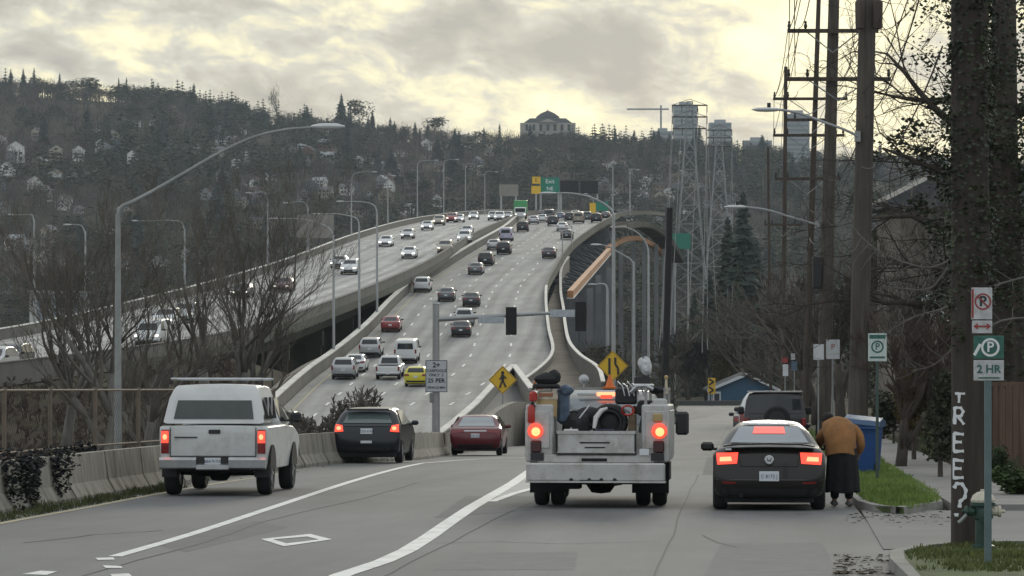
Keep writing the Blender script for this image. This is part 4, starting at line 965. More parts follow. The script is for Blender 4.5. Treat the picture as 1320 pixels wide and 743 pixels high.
# ---------------------------------------------------------------- dark coupe
M_blk = paint('warm_black', (.014, .012, .011), 0, .30, spec=.35)
cp = veh('coupe_car', 'rounded black coupe with lit brake lights stopped beside the bending person', 'car', 991.5, 56.5)
S = Shell([(.10, .22), (-.02, .42), (.0, .62), (.04, .86), (.16, 1.02), (.40, 1.07), (.72, 1.22), (1.15, 1.40), (1.75, 1.475), (2.4, 1.42), (3.05, 1.08), (3.7, .94), (4.15, .70), (4.25, .40), (4.1, .22), (2, .20), (.3, .20)], 1.82, .92, tumble=.30, round_=.16, rs=.72, plan=.05, sill=.97, crown=.05)
S.body().build('body', M_blk, cp, smooth=True)
S.patch([(-.64, 1.10), (.64, 1.10), (.48, 1.36), (-.48, 1.36)], .010, nu=8).build('rear_window', M_glassr, cp)
b = S.patch([(-.27, 1.24), (.27, 1.24), (.24, 1.35), (-.24, 1.35)], .020, nu=6, nv=3); b.build('high_brake_light', mat('pink_brake_glow', (.7, .10, .08), .35, emit=(1, .20, .16), estr=.55), cp)
S.patch([(-.46, 1.385), (.46, 1.385), (.42, 1.43), (-.42, 1.43)], .008, nu=6, nv=2).build('roof_panel', M_glassr, cp)  # pale patch painted as sky reflected on the black roof, no separate panel
b = MB(); b.prism([(-.74, 1.035), (-.5, 1.065), (0, 1.075), (.5, 1.065), (.74, 1.035), (.74, 1.06), (.5, 1.095), (0, 1.105), (-.5, 1.095), (-.74, 1.06)], .05, .30); b.build('spoiler', M_blk, cp)
for s in (-1, 1):
    t_ = S.patch([(s*.52, .76), (s*.84, .74), (s*.86, .93), (s*.50, .94)], .020, nu=6, nv=4, thick=.02).build('tail_light', M_taillit, cp)
    b = S.patch([(s*.60, .80), (s*.80, .79), (s*.80, .86), (s*.62, .87)], .026, nu=4, nv=3); b.build('bulb_glow', M_tailhot, t_)
    b = S.patch([(s*.54, .43), (s*.76, .44), (s*.76, .47), (s*.54, .46)], .018, nu=3, nv=1); b.build('reflector', M_tail, cp)
    b = S.sidep([(1.2, .98), (2.95, 1.0), (2.2, 1.36), (1.5, 1.36)], sides=(s,)); b.build('side_window', M_glass, cp)
b = MB(); b.lathe([(.075, 0), (.075, .02), (.065, .028), (.06, .02), (.005, .02)], (0, 0, 0), 'Y', 20)
e = b.build('round_emblem', M_chrome, cp, loc=(0, -.045, .83)); e.rotation_euler = (0, 0, math.pi)
b = MB()
for sx in (-1, 1): b.cyl((sx*.035, 0, .035), (sx*.018, 0, -.03), .006, n=5); b.cyl((sx*.018, 0, -.03), (0, 0, .005), .006, n=5)
b.build('emblem_mark', M_plast, cp, loc=(0, -.075, .83))
# boot lid and bumper seams
b = MB()
for q in ([(-.5, .945), (-.46, .72), (.46, .72), (.5, .945)],):
    for (x0, z0), (x1, z1) in zip(q[:-1], q[1:]):
        for t in np.linspace(0, 1, 9)[:-1]:
            u0, w0, u1, w1 = x0+(x1-x0)*t, z0+(z1-z0)*t, x0+(x1-x0)*(t+.125), z0+(z1-z0)*(t+.125)
            b.cyl((u0, S.mp(S.yend(w0), w0, u0/(S.W*S.wz(w0)))[1]-.002, w0), (u1, S.mp(S.yend(w1), w1, u1/(S.W*S.wz(w1)))[1]-.002, w1), .005, n=4, caps=False)
b.build('boot_lid_seam', M_under, cp)
S.patch([(-.74, .24), (.74, .24), (.78, .36), (-.78, .36)], .012).build('bumper_insert', M_plast, cp)
S.patch([(-.86, .49), (.86, .49), (.86, .51), (-.86, .51)], .016).build('bumper_crease', paint('highlight_black', (.05, .045, .042), .3), cp)  # paler strip painted as the light caught along the bumper crease
plate(cp, 0, -.045, .565, 'C 8172 J', .32, .16)
b = MB(); b.box((-.66, -.01, 1.0), (.10, .01, .03)); b.build('badge', M_chrome, cp)
mirrors(cp, .93, 2.75, 1.0, M_blk, .22, .15)
b = MB(); b.box((0, 2.1, .22), (1.45, 3.7, .18)); b.cyl((-.45, -.02, .25), (-.45, .3, .27), .035, n=8); b.build('underbody', M_under, cp)
for s in (-1, 1): wheel(cp, s*.80, .82, .335, .235); wheel(cp, s*.80, 3.35, .335, .235)

# ---------------------------------------------------------------- black off-roader
jp = veh('off_road_car', 'boxy black off-roader with a spare wheel parked ahead of the coupe', 'car', 999, 104)
S = Shell([(.02, .50), (0, .80), (0, 1.12), (.06, 1.20), (.20, 1.80), (.28, 1.86), (2.4, 1.87), (2.75, 1.25), (4.1, 1.12), (4.15, .6), (4.0, .5), (2, .45)], 1.86, 1.14, tumble=.10, round_=.05, rs=.88, plan=.01, cha=1)
S.body().build('body', PAINT['black'], jp, smooth=True); S.patch([(-.80, 1.22), (.80, 1.22), (.74, 1.76), (-.74, 1.76)], .012).build('rear_window', M_glass, jp)
[S.sidep([(.3, 1.22), (2.5, 1.22), (2.2, 1.74), (.4, 1.76)], sides=(s,)).build('side_window', M_glass, jp) for s in (-1, 1)]
b = MB(); b.rbox((0, 1.35, 1.875), (1.66, 2.3, .05), .02); b.build('roof', mat('grey_roof', (.30, .30, .31), .5), jp)
sp_ = bpy.data.objects.new('spare_wheel', None); COL.objects.link(sp_); sp_.parent = jp; sp_.location = (.06, -.16, 1.06); sp_.rotation_euler = (0, 0, R(90)); tm, cm_ = wheel_mesh(.40, .24, 22)
tm.build('tyre', M_tyre, sp_, smooth=True); cm_.build('rim', M_plast, sp_, smooth=True); b = MB()
for i in range(5): a = i*2*math.pi/5; b.box((.125, math.cos(a)*.13, math.sin(a)*.13), (.02, .07, .2), rx=a-math.pi/2)
for i in range(24): a = i*math.pi/12; b.cyl((.125, math.cos(a)*.225, math.sin(a)*.225), (.125, math.cos(a+math.pi/12)*.225, math.sin(a+math.pi/12)*.225), .012, n=4, caps=False)
b.build('spokes', M_rim, sp_)
for s in (-1, 1):
    b = MB(); b.rbox((s*.85, -.02, .98), (.14, .06, .24), .02); b.build('tail_light', M_tail, jp); b = MB(); b.rbox((s*.98, 1.0, .86), (.18, .9, .12), .04); b.build('fender', M_plast, jp)
b = MB(); b.rbox((0, -.08, .60), (1.6, .18, .18), .04); b.build('rear_bumper', M_plast, jp); mirrors(jp, .93, 2.6, 1.3, M_plast, .2, .24)
b = MB(); b.box((0, 2.0, .5), (1.3, 3.9, .2)); b.build('underbody', M_under, jp)
for s in (-1, 1): wheel(jp, s*.86, .75, .42, .26); wheel(jp, s*.86, 3.3, .42, .26)
ws = far_car('suv', 'white'); ws.name = 'suv_car'; x = (990-660)/F*115.5; place(ws, x, 115.5, street_z(115.5), -math.atan(.071), -math.atan(SG)); ws.scale = (1.0, 1.0, 1.09)
tag(ws, 'white utility car parked ahead of the black off-roader, only roof and left edge showing', 'car')
dk_ = far_car('sedan', 'charcoal'); dk_.name = 'sedan_car'; x = (978-660)/F*126; place(dk_, x, 126, street_z(126), -math.atan(.071), -math.atan(SG)); tag(dk_, 'dark car parked furthest along the kerb beyond the white utility car', 'car')

# ---------------------------------------------------------------- service truck
M_tr = mat('grimy_truck_white', (.50, .50, .485), .5, var=.12, scale=2.2, coat=.2, dirt=(.24, .215, .175), dscale=2.6, damt=.75)
M_trd = mat('bare_worn_metal', (.34, .34, .335), .5, .3, var=.2, scale=4, dirt=(.20, .12, .07), dscale=4, damt=.6)
st = veh('service_truck', 'grimy white utility service truck loaded with gear, amber red lights lit', 'truck', 770, 58)
for s in (-1, 1):                                     # tall side lockers
    bx = bpy.data.objects.new('side_locker', None); COL.objects.link(bx); bx.parent = st
    b = MB(); b.rbox((s*.965, 1.45, 1.24), (.46, 2.9, .96), .025); b.build('locker_body', M_tr, bx)
    b = MB(); b.rbox((s*.965, -.012, 1.30), (.34, .02, .62), .01); b.build('panel', M_tr, bx)
    for k, y in enumerate((.5, 1.45, 2.4)):
        b = MB(); b.rbox((s*1.20, y, 1.22), (.02, .84, .80), .01); dd = b.build('locker_door', M_tr, bx)
    t_ = bpy.data.objects.new('tail_light', None); COL.objects.link(t_); t_.parent = st
    b = MB(); b.lathe([(.13, 0), (.13, -.05), (.10, -.075), (.01, -.085)], (s*1.03, -.02, 1.28), 'Y', 14); b.build('lens', M_taillit, t_, smooth=True)
    b = MB(); b.lathe([(.075, 0), (.07, -.012), (.01, -.02)], (s*1.03+.01, -.10, 1.265), 'Y', 12); b.build('glow', mat('orange_lamp_core', (.9, .35, .1), .3, emit=(1, .33, .13), estr=1.7) if 'orange_lamp_core' not in MATS else MATS['orange_lamp_core'], t_)
    b = MB(); b.rbox((s*1.02, -.04, 1.02), (.18, .05, .20), .02); b.build('dark_lens', mat('dull_red_lens', (.06, .02, .02), .4) if 'dull_red_lens' not in MATS else MATS['dull_red_lens'], t_)
    b = MB(); b.box((s*1.0, -.05, .85), (.22, .04, .13)); b.build('bracket', M_plast, t_)
b = MB(); b.box((0, 1.45, .82), (1.50, 2.9, .08)); b.build('bed_floor', M_trd, st)
b = MB(); b.rbox((-.02, -.02, 1.075), (1.30, .06, .34), .02); tg = b.build('tailgate', M_tr, st)
b = MB(); b.box((-.02, -.055, 1.255), (1.32, .03, .05)); b.box((-.02, -.052, .925), (1.32, .02, .02)); b.build('tailgate_rim', M_tr, tg)
b = MB(); b.box((-.04, -.056, 1.085), (.50, .008, .022)); b.box((-.04, -.056, 1.005), (.34, .008, .02)); b.build('slot', M_under, tg)
b = MB()
for s in (-1, 1): b.box((s*.66-.02, -.045, 1.08), (.018, .05, .36))
b.box((-.02, -.045, .895), (1.34, .05, .016)); b.build('tailgate_gap', M_under, st)
b = MB(); b.rbox((-.02, .0, .815), (1.95, .08, .14), .02); b.build('rear_sill', M_tr, st)
b = MB(); b.box((-.05, -.045, .80), (.42, .012, .05)); b.build('step_slot', M_under, st)
b = MB(); b.rbox((-.02, -.14, .60), (2.30, .30, .30), .025); b.box((-.02, -.14, .44), (2.32, .34, .03)); bp_ = b.build('step_bumper', M_tr, st)
b = MB()
for x in (-.42, .08, -.12, .30): b.cyl((x, -.30, .47), (x, -.27, .47), .035, n=8)
b.box((-.1, -.29, .46), (.35, .02, .03)); b.build('hitch_plug', M_plast, bp_)
plate(st, .78, -.06, .93, '', .16, .11)
# chassis, cab
b = MB(); b.box((0, 2.9, .55), (.9, 6.0, .22)); b.box((-.55, .5, .42), (.5, .8, .22)); b.lathe([(.04, -.85), (.07, -.25), (.20, -.16), (.22, 0), (.20, .16), (.07, .25), (.04, .85)], (0, 1.3, .42), 'X', 12); b.cyl((.3, -.1, .42), (.35, 1.2, .40), .05, n=8); b.rbox((.5, .7, .46), (.5, .5, .16), .03); b.build('chassis', M_under, st)
C = Shell([(3.0, .55), (3.0, 1.2), (3.1, 1.85), (3.3, 1.98), (4.4, 1.96), (5.05, 1.30), (6.3, 1.18), (6.45, .7), (6.4, .45), (4.5, .4), (3.1, .45)], 2.05, 1.25, tumble=.14, round_=.08, rs=.85, cha=1)
C.body().build('cab', M_tr, st, smooth=True); C.patch([(-.72, 1.35), (.72, 1.35), (.66, 1.80), (-.66, 1.80)], .012).build('rear_window', M_glassr, st); [C.sidep([(3.3, 1.32), (4.8, 1.30), (4.3, 1.82), (3.4, 1.84)], sides=(s,)).build('side_window', M_glass, st) for s in (-1, 1)]
for s in (-1, 1): b = MB(); b.rbox((s*1.30, 4.9, 1.36), (.24, .12, .42), .04); b.cyl((s*1.0, 4.9, 1.36), (s*1.2, 4.9, 1.36), .02); b.build('tow_mirror', M_plast, st)
b = MB(); b.rbox((-.02, 3.0, 1.89), (.95, .05, .06), .015); b.build('high_lamp_bar', M_headoff, st); b = MB(); b.rbox((.02, 2.97, 1.885), (.34, .04, .07), .015); b.build('high_brake_light', M_tailhot, st)
b = MB(); b.box((.02, 2.95, 1.84), (.2, .03, .06)); b.build('lit_strip', M_taillit, st)
for s in (-1, 1):
    for dx in (.0, -.28): wheel(st, s*(1.0+dx if True else 0)-.0, 1.3, .41, .24, spokes=0)
    wheel(st, s*.90, 5.4, .41, .26)
b = MB()
for s in (-1, 1): b = MB(); b.prism([(.75, .45), (1.85, .45), (1.85, .74), (.75, .74)], s*.62, s*1.18, 'YZ'); b.box((s*.86, .72, .48), (.62, .02, .50)); b.build('wheel_housing', M_under, st)
# rack posts and rail
b = MB()
for s in (-1, 1):
    for y in (.12, 2.6): b.box((s*1.12, y, 1.78), (.05, .05, .40)); b.box((s*.80, y, 1.78), (.05, .05, .40))
    b.box((s*1.12, 1.36, 1.97), (.05, 2.6, .05)); b.box((s*.80, 1.36, 1.97), (.05, 2.6, .05))
b.box((0, 2.6, 1.98), (2.26, .05, .05)); b.build('pipe_rack', M_trd, st)
# loose gear on the truck: things of their own, placed in the truck's frame
MT = st.matrix_basis.copy()
def gear(name, lab, cat, parts, kindgrp=None):
    bpy.context.view_layer.update(); mw = st.matrix_world
    r = thing(name, lab, cat); r.matrix_world = mw
    for nm, b, m in parts: b.build(nm, m, r, smooth=True)
    return r
M_tan = mat('tan_cooler', (.42, .31, .14), .6, var=.12, scale=5, dirt=(.25, .19, .11), dscale=5); M_cream = mat('cream_plastic', (.55, .47, .36), .6, var=.1, scale=4); M_redp = mat('red_plastic', (.40, .03, .02), .4); M_bluep = mat('blue_cloth', (.09, .13, .19), .8, var=.3, scale=9); M_blkc = mat('black_fabric', (.016, .017, .018), .85, var=.4, scale=9); M_rubber = mat('black_hose', (.014, .015, .016), .6)
b1, b2, b3_ = MB(), MB(), MB(); b1.lathe([(.16, 1.50), (.175, 1.52), (.18, 1.78), (.17, 1.80)], (-.86, .22, 0), 'Z', 16); b2.lathe([(.185, 1.80), (.19, 1.86), (.15, 1.93), (.03, 1.95)], (-.86, .22, 0), 'Z', 16); b3_.box((-.86, .03, 1.88), (.24, .02, .05))
gear('water_cooler', 'tan drum water cooler strapped at the left rear of the service truck', 'cooler', [('drum', b1, M_tan), ('lid', b2, M_cream), ('strap_label', b3_, mat('brown_label', (.30, .12, .06), .7))])
b1 = MB(); b1.rbox((-.86, .20, 2.02), (.46, .34, .08), .03); b1.ell((-.88, .20, 2.14), (.19, .16, .11), 10, 6, .25); b1.ell((-.74, .25, 2.17), (.13, .12, .12), 10, 6, .3)
gear('black_tarp_bundle', 'bundled black tarp lying on top of the tan cooler', 'tarp', [('bundle', b1, M_blkc)])
for i, (x, z, lab) in enumerate(((-1.10, 1.58, 'lower red extinguisher hanging left of the tan cooler'), (-1.07, 1.86, 'small red gas can above the extinguisher left of the cooler'))):
    b1, b2 = MB(), MB(); b1.lathe([(.05, z-.17), (.065, z-.14), (.065, z+.08), (.03, z+.13)] if i == 0 else [(.05, z-.09), (.07, z-.07), (.07, z+.04), (.02, z+.08)], (x, -.01, 0), 'Z', 12); b2.cyl((x, -.01, z+.10), (x+.02, -.01, z+.19), .02, n=6); b2.cyl((x+.02, -.01, z+.18), (x+.07, -.03, z+.10), .012, n=5)
    gear('fire_extinguisher' if i == 0 else 'gas_can', lab, 'extinguisher' if i == 0 else 'can', [('cylinder', b1, M_redp), ('nozzle', b2, M_plast)])
b1 = MB(); b1.rbox((-.60, .6, 1.66), (.20, .5, .55), .06); b1.ell((-.56, .5, 1.95), (.14, .2, .10), 10, 6, .2)
gear('blue_bag', 'dusty blue bag wedged right of the tan cooler', 'bag', [('sack', b1, M_bluep)])
b1 = MB()
for rr, yy in ((.26, 0), (.20, .02), (.23, .10), (.27, .16)):
    n = 26; b1.tube([(.18+rr*math.cos(a), .35+yy, 1.42+rr*math.sin(a)) for a in np.linspace(0, 2*math.pi, n)], .045, 7)
b1.ell((.18, .45, 1.42), (.22, .05, .22), 14, 8)
gear('hose_coil', 'large coil of black hose standing in the truck bed behind the tailgate', 'hose', [('coil', b1, M_rubber)])
b1 = MB(); b1.ell((-.36, .5, 1.38), (.24, .35, .20), 12, 8, .25); b1.ell((-.15, .8, 1.5), (.3, .3, .16), 12, 8, .25); b1.ell((-.45, .9, 1.35), (.2, .3, .25), 12, 8, .25)
gear('black_tarp', 'crumpled black tarp left of the hose coil in the truck bed', 'tarp', [('sheet', b1, M_blkc)])
b1 = MB(); b1.tube([(-.06, .1, 1.32), (-.03, .15, 1.5), (.06, .2, 1.62), (.16, .2, 1.66)], [.03, .045, .04, .02], 7)
gear('white_pipe', 'short white bent pipe leaning against the hose coil', 'pipe', [('pipe', b1, mat('white_plastic', (.62, .62, .60), .5))])
b1 = MB(); b1.tube([(.12, .9, 1.72), (.28, .85, 1.70), (.42, .8, 1.62), (.50, .75, 1.58)], .022, 7); b1.tube([(.2, .7, 1.2), (-.35, .3, 1.5)], .015, 5)
gear('white_hose', 'white hose arching over the hose coil', 'hose', [('tube', b1, MATS['white_plastic'])])
b1 = MB(); b1.rbox((.57, .3, 1.40), (.13, .3, .34), .02); gear('tool_pouch', 'brown tool pouch hanging right of the hose coil', 'pouch', [('pouch', b1, mat('brown_leather', (.15, .11, .065), .8, var=.3, scale=8))])
b1 = MB(); b1.rbox((-.44, .02, 1.29), (.24, .12, .04), .01); gear('work_glove', 'pale cloth lying on the left end of the tailgate', 'cloth', [('cloth', b1, MATS['white_plastic'])])
b1 = MB(); b1.rbox((.12, .02, 1.295), (.32, .1, .035), .01); b1.box((.05, -.03, 1.30), (.10, .02, .03)); gear('spirit_level', 'dark blue tool lying on the middle of the tailgate', 'tool', [('bar', b1, mat('blue_black_tool', (.02, .025, .06), .5))])
# welding and pump machinery on the right
b1, b2, b3_, b4 = MB(), MB(), MB(), MB()
b1.rbox((.45, .8, 1.86), (.36, .5, .28), .03); b1.rbox((.80, .5, 1.66), (.30, .4, .26), .04); b1.cyl((.72, .2, 1.25), (.78, .25, 1.6), .05); b1.rbox((.74, .4, 2.12), (.28, .25, .16), .03)
for i in range(5): b2.tube([(.30+.07*i, .5, 1.98), (.32+.08*i, .45, 2.10-.03*(i % 2)), (.40+.08*i, .4, 2.02), (.44+.08*i, .38, 1.86)], .013, 5)
b2.tube([(.55, .2, 1.92), (.66, .15, 2.02), (.8, .15, 2.03), (.92, .15, 1.97)], .035, 6); b2.cyl((.88, .1, 1.70), (1.0, .1, 1.70), .05); b3_.rbox((.76, .3, 2.04), (.34, .3, .05), .02); b4.rbox((1.03, .2, 1.66), (.24, .3, .32), .03); b4.lathe([(.07, -.02), (.07, .02)], (.92, .05, 1.58), 'Y', 12)
gear('pump_motor', 'black pump motor with tangled fittings at the right rear of the truck', 'machine', [('housing', b1, M_plast), ('pipework', b2, M_rim), ('tray', b3_, MATS['white_plastic']), ('tank', b4, M_tr)])
b1 = MB(); b1.ell((.80, .35, 2.36), (.09, .08, .15), 12, 9, .35); b1.ell((.72, .35, 2.40), (.06, .05, .10), 9, 7, .4)
gear('plastic_bag', 'crumpled silvery plastic bag tied high on the right of the truck', 'bag', [('bag', b1, mat('silvery_plastic', (.55, .56, .58), .25, var=.4, scale=14))])
b1, b2 = MB(), MB(); b1.cyl((1.14, .1, 1.9), (1.14, .1, 2.14), .03, .02, 8); b2.ell((1.14, .1, 2.17), (.035, .035, .04), 8, 6)
gear('beacon', 'small amber beacon on the right rear corner of the truck', 'lamp', [('stem', b1, M_cream), ('dome', b2, M_tan)])
b1, b2 = MB(), MB(); b1.lathe([(.11, 2.0), (.08, 2.02), (.025, 2.20), (.02, 2.22)], (.10, 2.5, 0), 'Z', 12); b1.box((.10, 2.5, 2.0), (.26, .26, .03))
gear('traffic_cone', 'orange cone top standing behind the brake light under the merge sign', 'cone', [('cone', b1, mat('cone_orange', (.65, .16, .03), .6))])
b1 = MB(); b1.lathe([(.07, -.01), (.09, 0), (.07, .01)], (-.36, 2.65, 2.14), 'Y', 14); b1.cyl((-.36, 2.65, 1.98), (-.36, 2.65, 2.14), .01); gear('round_mirror', 'small round mirror on a thin stalk over the truck cab', 'mirror', [('disc', b1, M_rim)])

# small loose clutter between the lockers
rc = random.Random(4)
for i, (x, y, z, lab) in enumerate(((-.98, .5, 2.06, 'coil of orange cord on the left rack rail of the service truck'), (.98, .5, 1.96, 'grey rag over the right rack rail of the service truck'), (.62, .95, 1.62, 'small brown box behind the pump motor'), (-.30, .15, 1.45, 'thin grey bar leaning on the black tarp'), (.50, .1, 1.62, 'red handled tool beside the brown pouch'), (1.0, .02, 1.50, 'small brass fitting on the right locker'))):
    b = MB()
    if i in (0, 4): b.tube([(x+.10*math.cos(a), y+.05*math.sin(2*a), z+.08*math.sin(a)) for a in np.linspace(0, 6.2, 12)], .018, 5)
    elif i == 1: b.ell((x, y, z), (.14, .16, .07), 10, 6, .5)
    elif i == 3: b.cyl((x-.2, y, z-.2), (x+.15, y+.2, z+.25), .015, n=5)
    else: b.rbox((x, y, z), (.16, .16, .14), .02); b.cyl((x, y, z), (x+.1, y, z+.16), .012, n=5)
    gear(('cord_coil', 'rag', 'box', 'metal_bar', 'hand_tool', 'pipe_fitting')[i], lab, ('cord', 'cloth', 'box', 'bar', 'tool', 'fitting')[i], [('piece', b, (MATS["cone_orange"], M_blkc, MATS["brown_leather"], M_bumper, M_redp, M_tan)[i])])
# ---------------------------------------------------------------- lamps, poles, signs
M_galv = mat('galvanised_steel', (.36, .37, .37), .5, .5, var=.12, scale=2); M_galvd = mat('weathered_steel_pole', (.30, .315, .31), .6, .3, var=.25, scale=1.2, dirt=(.20, .19, .17), dscale=1.5); M_lampw = mat('lamp_housing', (.55, .56, .56), .45)
M_wood = mat('weathered_pole_wood', (.085, .074, .062), .95, var=.4, scale=3, stretch=(3, 3, .25), bump=.7, dirt=(.04, .035, .03), dscale=2); M_woodd = mat('dark_pole_wood', (.07, .056, .045), .95, var=.4, scale=3, stretch=(3, 3, .25), bump=.7)
M_wire = mat('wire', (.03, .03, .03), .7); M_ins = mat('insulator', (.30, .30, .31), .4)
def edge_d(xf, u, lo, hi):
    best = None
    for d in np.arange(lo, hi, 1.0):
        e = abs(660+F*xf(d)/d-u)
        if best is None or e < best[0]: best = (e, d)
    return float(best[1])
def lamp(lab, u, d, vtop, arm, zb=None, r=.10, group='freeway lamps', name='street_lamp', head=.75, m=None, u_base=None):
    """arm = list of (u, v) from the pole top to the head"""
    p = P(u, vtop, d); zb = (terrain_z(p.x, d)-.3) if zb is None else zb; m = m or M_galv
    xb = (u_base-660)/F*d if u_base else p.x
    t = thing(name, lab, 'street lamp', (xb, d, zb), group=group); off = Vector((xb, d, zb))
    b = MB(); b.cyl((0, 0, 0), p-off, r*1.25, r*.75, 9); b.cyl((0, 0, 0), (0, 0, .25), r*2.0, r*1.7, 9); b.build('pole', m, t, smooth=True)
    pts = [p-Vector((0, 0, .25))]+[P(a, v, d) for a, v in arm]; pts = smooth_pts(pts, 3)
    b = MB(); b.tube([q-off for q in pts], [r*.7-(r*.35)*i/(len(pts)-1) for i in range(len(pts))], 7); b.build('arm', m, t, smooth=True)
    e = pts[-1]-off; dr = (pts[-1]-pts[-3]); s = 1 if dr.x > 0 else -1
    b = MB(); b.lathe([(.03, -.05), (.09, .02), (.15, head*.35), (.14, head*.75), (.04, head)], (0, 0, 0), 'X', 10)
    for i, q in enumerate(b.v): b.v[i] = (e.x+s*q[0], e.y+q[1], e.z+q[2]*.5+.02)
    b.build('lamp_head', M_lampw, t, smooth=True)
    return t
RB = lambda y: Rx0(y)-.3
for u, vt, arm, lab in ((430, 303, [(424, 294), (405, 286), (383, 282), (358, 282)], 'davit lamp nearest the camera on the median barrier, arm pointing left'), (463, 290, [(461, 283), (452, 279), (436, 276), (412, 276)], 'second davit lamp on the median barrier, arm pointing left'), (486, 275, [(484, 267), (476, 262), (462, 260), (443, 260)], 'third davit lamp on the median barrier, tallest of the arms pointing left')):
    d = edge_d(RB, u, 230, 420); lamp(lab, u, d, vt, arm, zb=Rz(d)+.3, r=.11)
LB = lambda y: Lx0(y)-.15
for u, vt, arm, lab in ((453, 236, [(455, 226), (466, 222), (480, 222)], 'curved lamp on the outer barrier with its arm to the right, above the white car'), (500, 229, [(498, 227), (505, 227)], 'short armed lamp on the outer barrier right of the curved one'),
    (538, 214, [(540, 209), (550, 207), (560, 207)], 'lamp on the outer barrier above the upper oncoming cars'), (572, 212, [(573, 208), (580, 206), (587, 206)], 'lamp on the outer barrier where the oncoming lanes crest'), (600, 216, [(601, 212), (608, 211), (617, 214)], 'lamp right of the crest lamp on the outer barrier'), (625, 226, [(626, 222), (632, 221), (638, 222)], 'small lamp left of the brown sign back'),
    (397, 268, [(394, 262), (384, 260), (372, 262)], 'lamp pole behind the blank sign on the outer barrier'), (345, 256, [(342, 249), (334, 248), (324, 249)], 'lamp behind the bare tree with its head left of the blank sign'), (238, 295, [(235, 288), (228, 285), (210, 284), (196, 285), (178, 285)], 'lamp behind the lamp post with a flat arm to the left'), (110, 298, [(106, 292), (100, 290), (92, 290)], 'small lamp left of the grey lamp post'), (44, 284, [(42, 278), (36, 277), (20, 277)], 'lamp at the left edge over the oncoming lanes')):
    d = edge_d(LB, u, 230, 700); lamp(lab, u, d, vt, arm, zb=Lz(d)+.2, r=.09, head=.7)
RBR = lambda y: Rx1(y)+.15
lamp('tall lamp right of the freeway with a long arm reaching left over the crest cars', 791, 196, 277, [(789, 272), (780, 264), (765, 256), (748, 251), (730, 249), (716, 249.5)], r=.115, head=.9)
lamp('lamp with a straight slanting arm and flat head below the arch', 817, 235, 337, [(812, 334), (798, 326), (785, 318), (775, 316)], r=.10, group='lamps right of the freeway')
lamp('grey curved lamp in front of the arch girder', 836, 300, 330, [(835, 320), (830, 309), (820, 299), (806, 293), (794, 293)], r=.12, group='lamps right of the freeway', head=.5)
lamp('pale lamp pole between the arch piers', 783, 330, 372, [(781, 368), (775, 366), (768, 367)], r=.16, group='lamps right of the freeway')
for u, vt, a, lab in ((725, 300, (718, 292), 'lamp on the right barrier at the narrow strip'), (737, 292, (727, 282), 'lamp on the right barrier just past the narrow strip'), (790, 215, (780, 212), 'distant lamp over the black sign panels'), (812, 222, (820, 219), 'distant lamp right of the black sign panels'), (765, 258, (757, 250), 'distant lamp in front of the black sign panels')):
    d = edge_d(RBR, u, 350, 700) if u < 760 else 760; p = P(u, vt, d)
    lamp(lab, u, d, vt, [(u+(a[0]-u)*.4, vt-4), a], zb=Rz(min(d, 900))-.2, r=.09 if d < 700 else .13, group='lamps right of the freeway')
# big lamp post behind the left barrier
lamp('weathered grey lamp post with a long rising arm behind the left concrete barrier', 152, 76, 276, [(155, 269), (172, 260), (200, 245), (240, 222), (285, 196), (330, 176), (370, 167), (403, 164.5)], r=.075, group='street lamps by the street', head=.70, m=M_galvd)
sx_ = lamp
# right-hand utility poles
def upole(lab, d, ub, ut, vt, r0, r1, arms=(), m=None, name='utility_pole', zb=None, extra=None):
    xb, xt = (ub-660)/F*d, (ut-660)/F*d; zt = CZ+(V0-vt)*d/F; zb = terrain_z(xb, d)-.1 if zb is None else zb
    t = thing(name, lab, 'utility pole', (xb, d, zb), group='wooden utility poles down the street'); o = Vector((xb, d, zb))
    b = MB(); pts = [Vector((xb+(xt-xb)*k, d, zb+(zt-zb)*k))-o for k in np.linspace(0, 1, 6)]; b.tube(pts, [r0+(r1-r0)*k for k in np.linspace(0, 1, 6)], 12); b.build('pole', m or M_wood, t, smooth=True)
    for i, (v, u0, u1) in enumerate(arms):
        z = CZ+(V0-v)*d/F; x0, x1 = (u0-660)/F*d, (u1-660)/F*d
        b = MB(); b.box(((x0+x1)/2-xb, -r0-.05, z-zb), (x1-x0, .10, .12)); ca = b.build('crossarm', M_woodd, t)
        for k in (0.02, .20, .80, .98):
            xx = x0+(x1-x0)*k-xb; b = MB(); b.lathe([(.02, .06), (.05, .10), (.055, .16), (.03, .22), (.045, .26), (.02, .30)], (xx, -r0-.05, z-zb), 'Z', 8); b.build('insulator', M_plast, ca)
        if x1-x0 > 1.5:
            b = MB()
            for s in (-1, 1): b.cyl((s*(x1-x0)*.28+(x0+x1)/2-xb, -r0-.06, z-zb-.05), ((x0+x1)/2-xb, -r0-.02, z-zb-.65), .02, n=5)
            b.build('brace', M_galvd, ca)
    return t
pB = upole('thick leaning utility pole right of the others, lamp arm on it, by the recycling bin', 84, 1104, 1120, -60, .25, .20)
for s, uu in ((-1, 1107), (1, 1130)):
    q = P(uu, 20, 84); b = MB(); b.lathe([(.04, -.36), (.11, -.34), (.12, .28), (.09, .33), (.04, .36)], (q.x-pB.location.x, -.30, q.z-pB.location.z), 'Z', 12); b.build('transformer', M_woodd, pB, smooth=True)
pC = upole('tall utility pole with two long crossarms, second from the right', 105, 1060, 1076, -40, .23, .16, [(41, 1014, 1131), (103, 1013, 1147)])
q = P(1053, 352, 105); b = MB(); b.rbox((q.x-pC.location.x-.0, -.1, q.z-pC.location.z), (.30, .25, .95), .04); b.build('meter_box', M_plast, pC)
pD = upole('brown utility pole with several crossarms, left of the tall one', 150, 1037, 1056, -20, .17, .09, [(128, 996, 1092), (155, 1011, 1077), (175, 996, 1088), (231, 998, 1082)], m=M_woodd)
